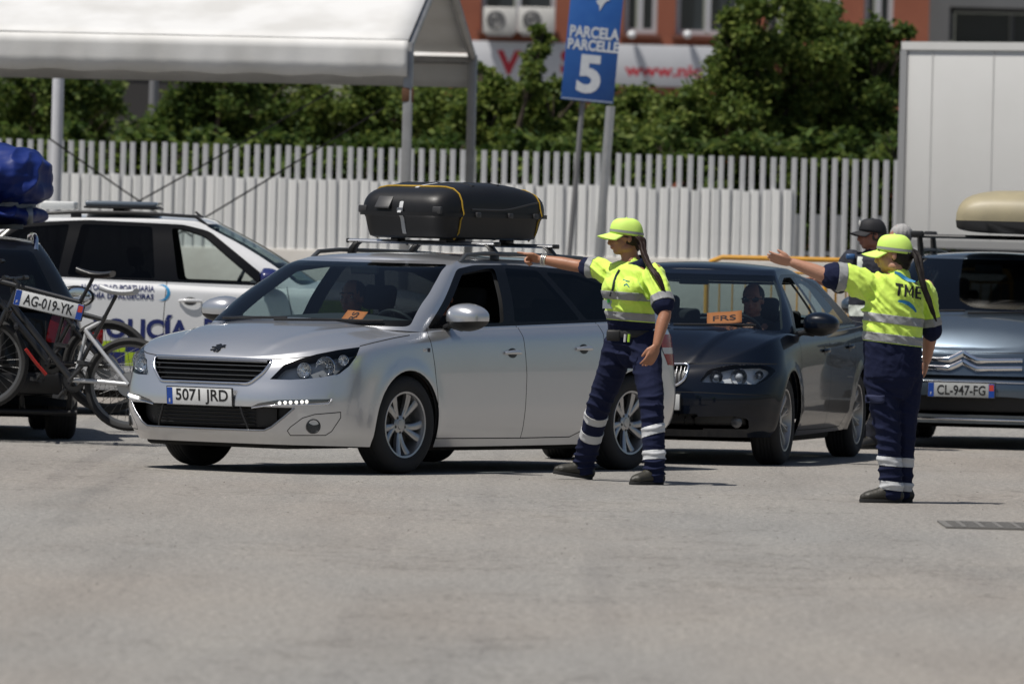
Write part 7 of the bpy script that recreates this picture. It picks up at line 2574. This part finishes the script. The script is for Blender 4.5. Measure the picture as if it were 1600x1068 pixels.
    for Q in strokes:
        A0, A1, A2, A3 = [Vector(p) for p in Q]
        G = []
        for i in range(7):
            u = i / 6
            row = []
            for j in range(7):
                v = j / 6
                p = A0.lerp(A1, u).lerp(A3.lerp(A2, u), v)
                row.append(on(1418 + p.x * ca + p.y * sa * .3, 455 + p.x * sa - p.y, .006))
            G.append(row)
        lt.grid(G)
    me = lt.mesh('lettering')
    link('lettering', me, root, None, mat('print_black', (.012, .012, .014), .7))
    cy = mat('print_blue', (.02, .19, .38), .6)
    for pts, wd_ in ((((1398, 425), (1405, 428), (1411, 433), (1419, 438), (1430, 440)), 2.6), (((1403, 470), (1411, 471), (1419, 474), (1426, 480), (1431, 487)), 2.8)):
        G = []
        n = len(pts)
        for i, (px, py) in enumerate(pts):
            k = (.25 + .75 * math.sin(math.pi * (i + .6) / n)) * wd_
            G.append([on(px + k * .5, py - k, .004), on(px, py, .004), on(px - k * .5, py + k, .004)])
        MB().grid(G).build('swoosh', cy, root, 180)
    return root
person_behind()

# --- port policeman in black cap beyond the saloon
def person_officer():
    Yp = 64.7
    p = at(1352, 600, Yp)
    base = Vector((p.x, Yp, 0))
    root = empty('person', base)
    tag(root, 'person in dark police uniform, black cap and sunglasses, behind the dark saloon', 'person')
    W = lambda px, py, Y=Yp: at(px, py, Y) - base
    f = Vector((-.80, -.60, 0)).normalized()
    lft = Vector((-f.y, f.x, 0))
    hc = W(1362, 366)
    hf = Vector((-.95, -.3, -.03)).normalized()
    neck = W(1364, 396)
    b = MB()
    fr = head(b, hc, hf, neck)
    shR, shL = W(1330, 406, Yp + .12), W(1392, 410, Yp - .12)
    elR, wrR = W(1312, 445, Yp + .05), W(1278, 438, Yp - .15)
    elL, wrL = W(1402, 465, Yp - .2), W(1385, 505, Yp - .3)
    hips = (W(1342, 535, Yp + .05), W(1375, 535, Yp - .05))
    kns = (W(1340, 612, Yp + .02), W(1372, 612, Yp - .1))
    ans = (W(1337, 686, Yp + .1), W(1368, 690, Yp - .05))
    chain(b, [W(1364, 396), W(1362, 412), W(1360, 450), W(1358, 500), W(1358, 535)], [(.07, .06), (.18, .1), (.17, .12), (.15, .11), (.16, .12)], lft)
    chain(b, [shR, elR, wrR], [.055, .045, .03], UP)
    chain(b, [shL, elL, wrL], [.055, .045, .03], UP)
    hand(b, wrR, W(1262, 436, Yp - .2) - wrR, Vector((0, -.3, -1)), .18, curl=(.1, .15, .2, .25), mirror_=1)
    hand(b, wrL, Vector((-.6, -.3, -.6)), Vector((-.3, .9, 0)), .18, curl=(.4, .4, .45, .5), mirror_=-1)
    for h_, k_, a_ in zip(hips, kns, ans):
        chain(b, [h_, k_, a_], [.09, .06, .045], f)
    link('body', remesh(b, .006, 2, 'body'), root, 180, SKIN('c'))
    uni = mat('uniform_dark', (.010, .012, .022), .8, bump=(140, .2))
    s = MB()
    chain(s, [W(1364, 398), W(1362, 406), W(1360, 440), W(1358, 490), W(1358, 528)], [(.085, .075), (.205, .125), (.205, .145), (.19, .14), (.185, .14)], lft)
    chain(s, [shR, shR.lerp(elR, .5), elR], [.085, .078, .07], UP)
    chain(s, [shL, shL.lerp(elL, .5), elL], [.085, .078, .07], UP)
    me = remesh(s, .009, 4, 'uniform_shirt')
    displace(me, folds(.007, 1, seed=21))
    sh_ = cloth_part('uniform_shirt', me, root, [uni, mat('hivis_white', (.62, .66, .60), .6)], [(W(1360, 486), UP, -.04, .045, lambda p: abs((p - W(1360, 486)).dot(lft)) < .3 and seg_d(p, elR, wrR) > .12, 1)])
    t = MB()
    chain(t, [W(1358, 518), W(1358, 545)], [(.175, .135), (.175, .13)], lft)
    for h_, k_, a_ in zip(hips, kns, ans):
        chain(t, [h_, k_, a_ + UP * .02], [.105, .085, .075], f)
    me = remesh(t, .009, 4, 'trousers')
    displace(me, folds(.008, 1, seed=25))
    link('trousers', me, root, 180, uni)
    bv = BVHTree.FromPolygons([v.co for v in sh_.data.vertices], [q.vertices for q in sh_.data.polygons])
    P = []
    for k in range(7):
        o = W(1346 - k * .4, 402 + k * 5, 60); d = (W(1346 - k * .4, 402 + k * 5, 70) - o).normalized()
        h = bv.ray_cast(o, d)
        if h[0] is not None: P.append(h[0] + h[1] * .006)
    if len(P) > 2: MB().tube(P, [(.026, .004)] * len(P), 8, squash=(1, 0, 0)).build('hi_vis_strap', mat('hivis_white', (.62, .66, .60), .6), root, 50)
    MB().rbox(W(1329, 401, Yp - .05), (.07, .05, .045), .012).build('radio', mat('radio_blue', (.03, .09, .22), .35), root, 50)
    for a_ in ans:
        boot(root, Vector((a_.x, a_.y, .086)), Vector((-.8, -.6, 0)), mat('boot_black', (.012, .012, .012), .5), SOLE())
    cap(root, hc, fr, mat('cap_black', (.010, .010, .013), .75), None, brim=.075, badge=mat('cap_badge', (.5, .5, .48), .4))
    sunglasses(root, hc, fr)
    M = Matrix(fr).transposed()
    hair_mass(root, [(hc + fr[1] * -.03 + fr[2] * .0, (.079, .085, .078), M)], [], mat('hair_grey', (.06, .055, .05), .6))
    return root
person_officer()

# --- grey-haired person almost hidden behind the marshal
def person_hidden():
    Yp = 68.6
    p = at(1404, 600, Yp)
    base = Vector((p.x, Yp, ground_z(Yp)))
    root = empty('person', base)
    tag(root, 'grey-haired head showing just above the cap of the TME marshal', 'person')
    W = lambda px, py, Y=Yp: at(px, py, Y) - base
    hc, neck = W(1405, 372), W(1407, 400)
    f = Vector((-.9, -.4, 0)).normalized(); lft = Vector((-f.y, f.x, 0))
    b = MB()
    fr = head(b, hc, f, neck)
    chain(b, [neck, W(1406, 412), W(1405, 460), W(1405, 530)], [(.07, .06), (.19, .11), (.18, .13), (.17, .13)], lft)
    for s, kk in ((-1, 1), (1, 1)):
        sh = W(1406 + s * 30, 412)
        e = sh + Vector((s * .05, -.03, -.30)); w = e + Vector((0, -.10, -.24))
        chain(b, [sh, e, w], [.055, .045, .03], UP)
        hand(b, w, Vector((0, -.2, -1)), Vector((-s, 0, 0)), .18, curl=(.3, .3, .35, .4), mirror_=s)
        hp = W(1405 + s * 15, 530); an = Vector((hp.x + s * .02, 0, .09))
        chain(b, [hp, hp.lerp(an, .5), an], [.10, .07, .05], f)
        boot(root, an, f, mat('boot_black', (.012, .012, .012), .5), SOLE())
    link('body', remesh(b, .007, 2, 'body'), root, 180, SKIN('c'))
    s = MB()
    chain(s, [W(1406, 402), W(1406, 410), W(1405, 450), W(1405, 532)], [(.09, .08), (.21, .13), (.205, .15), (.195, .15)], lft)
    link('shirt', remesh(s, .01, 4, 'shirt'), root, 180, mat('grey_shirt', (.10, .10, .11), .8))
    t = MB()
    for sg in (-1, 1):
        hp = W(1405 + sg * 15, 525); an = Vector((hp.x + sg * .02, 0, .10))
        chain(t, [hp, hp.lerp(an, .5), an], [.12, .09, .08], f)
    link('trousers', remesh(t, .01, 4, 'trousers'), root, 180, mat('uniform_dark', (.010, .012, .022), .8))
    M = Matrix(fr).transposed()
    hair_mass(root, [(hc + fr[1] * -.02 + fr[2] * .035, (.084, .098, .085), M)], [], mat('hair_silver', (.34, .335, .33), .8, bump=(100, .5)), seed=8)
person_hidden()

# --- people inside the cars
def occupant(car, x, y, z, label, tone='a', shirt=(.02, .022, .03), glasses=True, wheel_hand=None, facing=(1, 0, 0), hairc=(.02, .014, .01)):
    """seated figure in car coordinates; z is the height of the head's centre"""
    M4 = Matrix.Translation(car.location) @ car.rotation_euler.to_matrix().to_4x4()
    root = empty('person')
    hipz = z - .74
    root.location = M4 @ Vector((x, y, max(hipz, .32)))
    root.rotation_euler = car.rotation_euler
    tag(root, label, 'person')
    o0 = Vector((x, y, max(hipz, .32)))
    L = lambda a, b_, c: Vector((a, b_, c)) - o0
    hc, neck = L(x, y, z), L(x - .03, y, z - .16)
    f = Vector(facing).normalized()
    b = MB()
    fr = head(b, hc, f, neck)
    pel = L(x - .02, y, max(hipz, .32) + .12)
    chain(b, [neck, L(x - .05, y, z - .22), L(x - .08, y, z - .42), pel], [(.07, .06), (.18, .10), (.17, .12), (.17, .13)], Vector((0, 1, 0)))
    s = MB()
    chain(s, [L(x - .03, y, z - .17), L(x - .05, y, z - .21), L(x - .08, y, z - .42), pel], [(.09, .08), (.20, .12), (.185, .14), (.185, .145)], Vector((0, 1, 0)))
    for sg in (-1, 1):
        sh = L(x - .05, y + sg * .18, z - .23)
        if wheel_hand:
            w = Vector(wheel_hand) - o0 + Vector((0, sg * .13, 0))
        else:
            w = L(x + .30, y + sg * .12, z - .50)
        e = sh.lerp(w, .5) + Vector((0, sg * .06, -.10))
        chain(b, [sh, e, w], [.052, .043, .028], UP)
        chain(s, [sh, sh.lerp(e, .7)], [.075, .068], UP)
        hand(b, w, (w - e), Vector((0, -sg * .3, -1)), .18, curl=(.7, .75, .8, .85), mirror_=-sg)
        hp = pel + Vector((.02, sg * .09, -.03)); kn = hp + Vector((.42, sg * .03, .10)); an = kn + Vector((.16, 0, -.30))
        if an.z < -.02: an.z = -.02
        chain(b, [hp, kn, an], [.085, .06, .045], UP)
    link('body', remesh(b, .007, 2, 'body'), root, 180, SKIN(tone))
    link('shirt', remesh(s, .01, 4, 'shirt'), root, 180, mat('shirt%.3f%.3f' % (shirt[0], shirt[2]), shirt, .85, bump=(60, .3)))
    if glasses: sunglasses(root, hc, fr)
    else: eyes(root, hc, fr)
    M = Matrix(fr).transposed()
    hair_mass(root, [(hc + fr[1] * -.025 + fr[2] * .03, (.082, .094, .085), M)], [], mat('hair%.3f' % hairc[0], hairc, .5, bump=(100, .5)), seed=x)
    return root
occupant(SILVER, -1.12, .37, 1.155, 'driver with sunglasses at the open window of the silver estate', 'c', (.012, .012, .014), True, (-.66, .37, .93), (1, .25, 0))
occupant(SILVER, -1.14, -.37, 1.14, 'passenger dimly seen behind the windscreen of the silver estate', 'a', (.05, .05, .055), False, None, (1, .1, 0))
occupant(SALOON, -1.18, .37, 1.16, 'driver behind the windscreen of the dark saloon, hand on the wheel', 'c', (.02, .02, .024), True, (-.72, .37, .95))
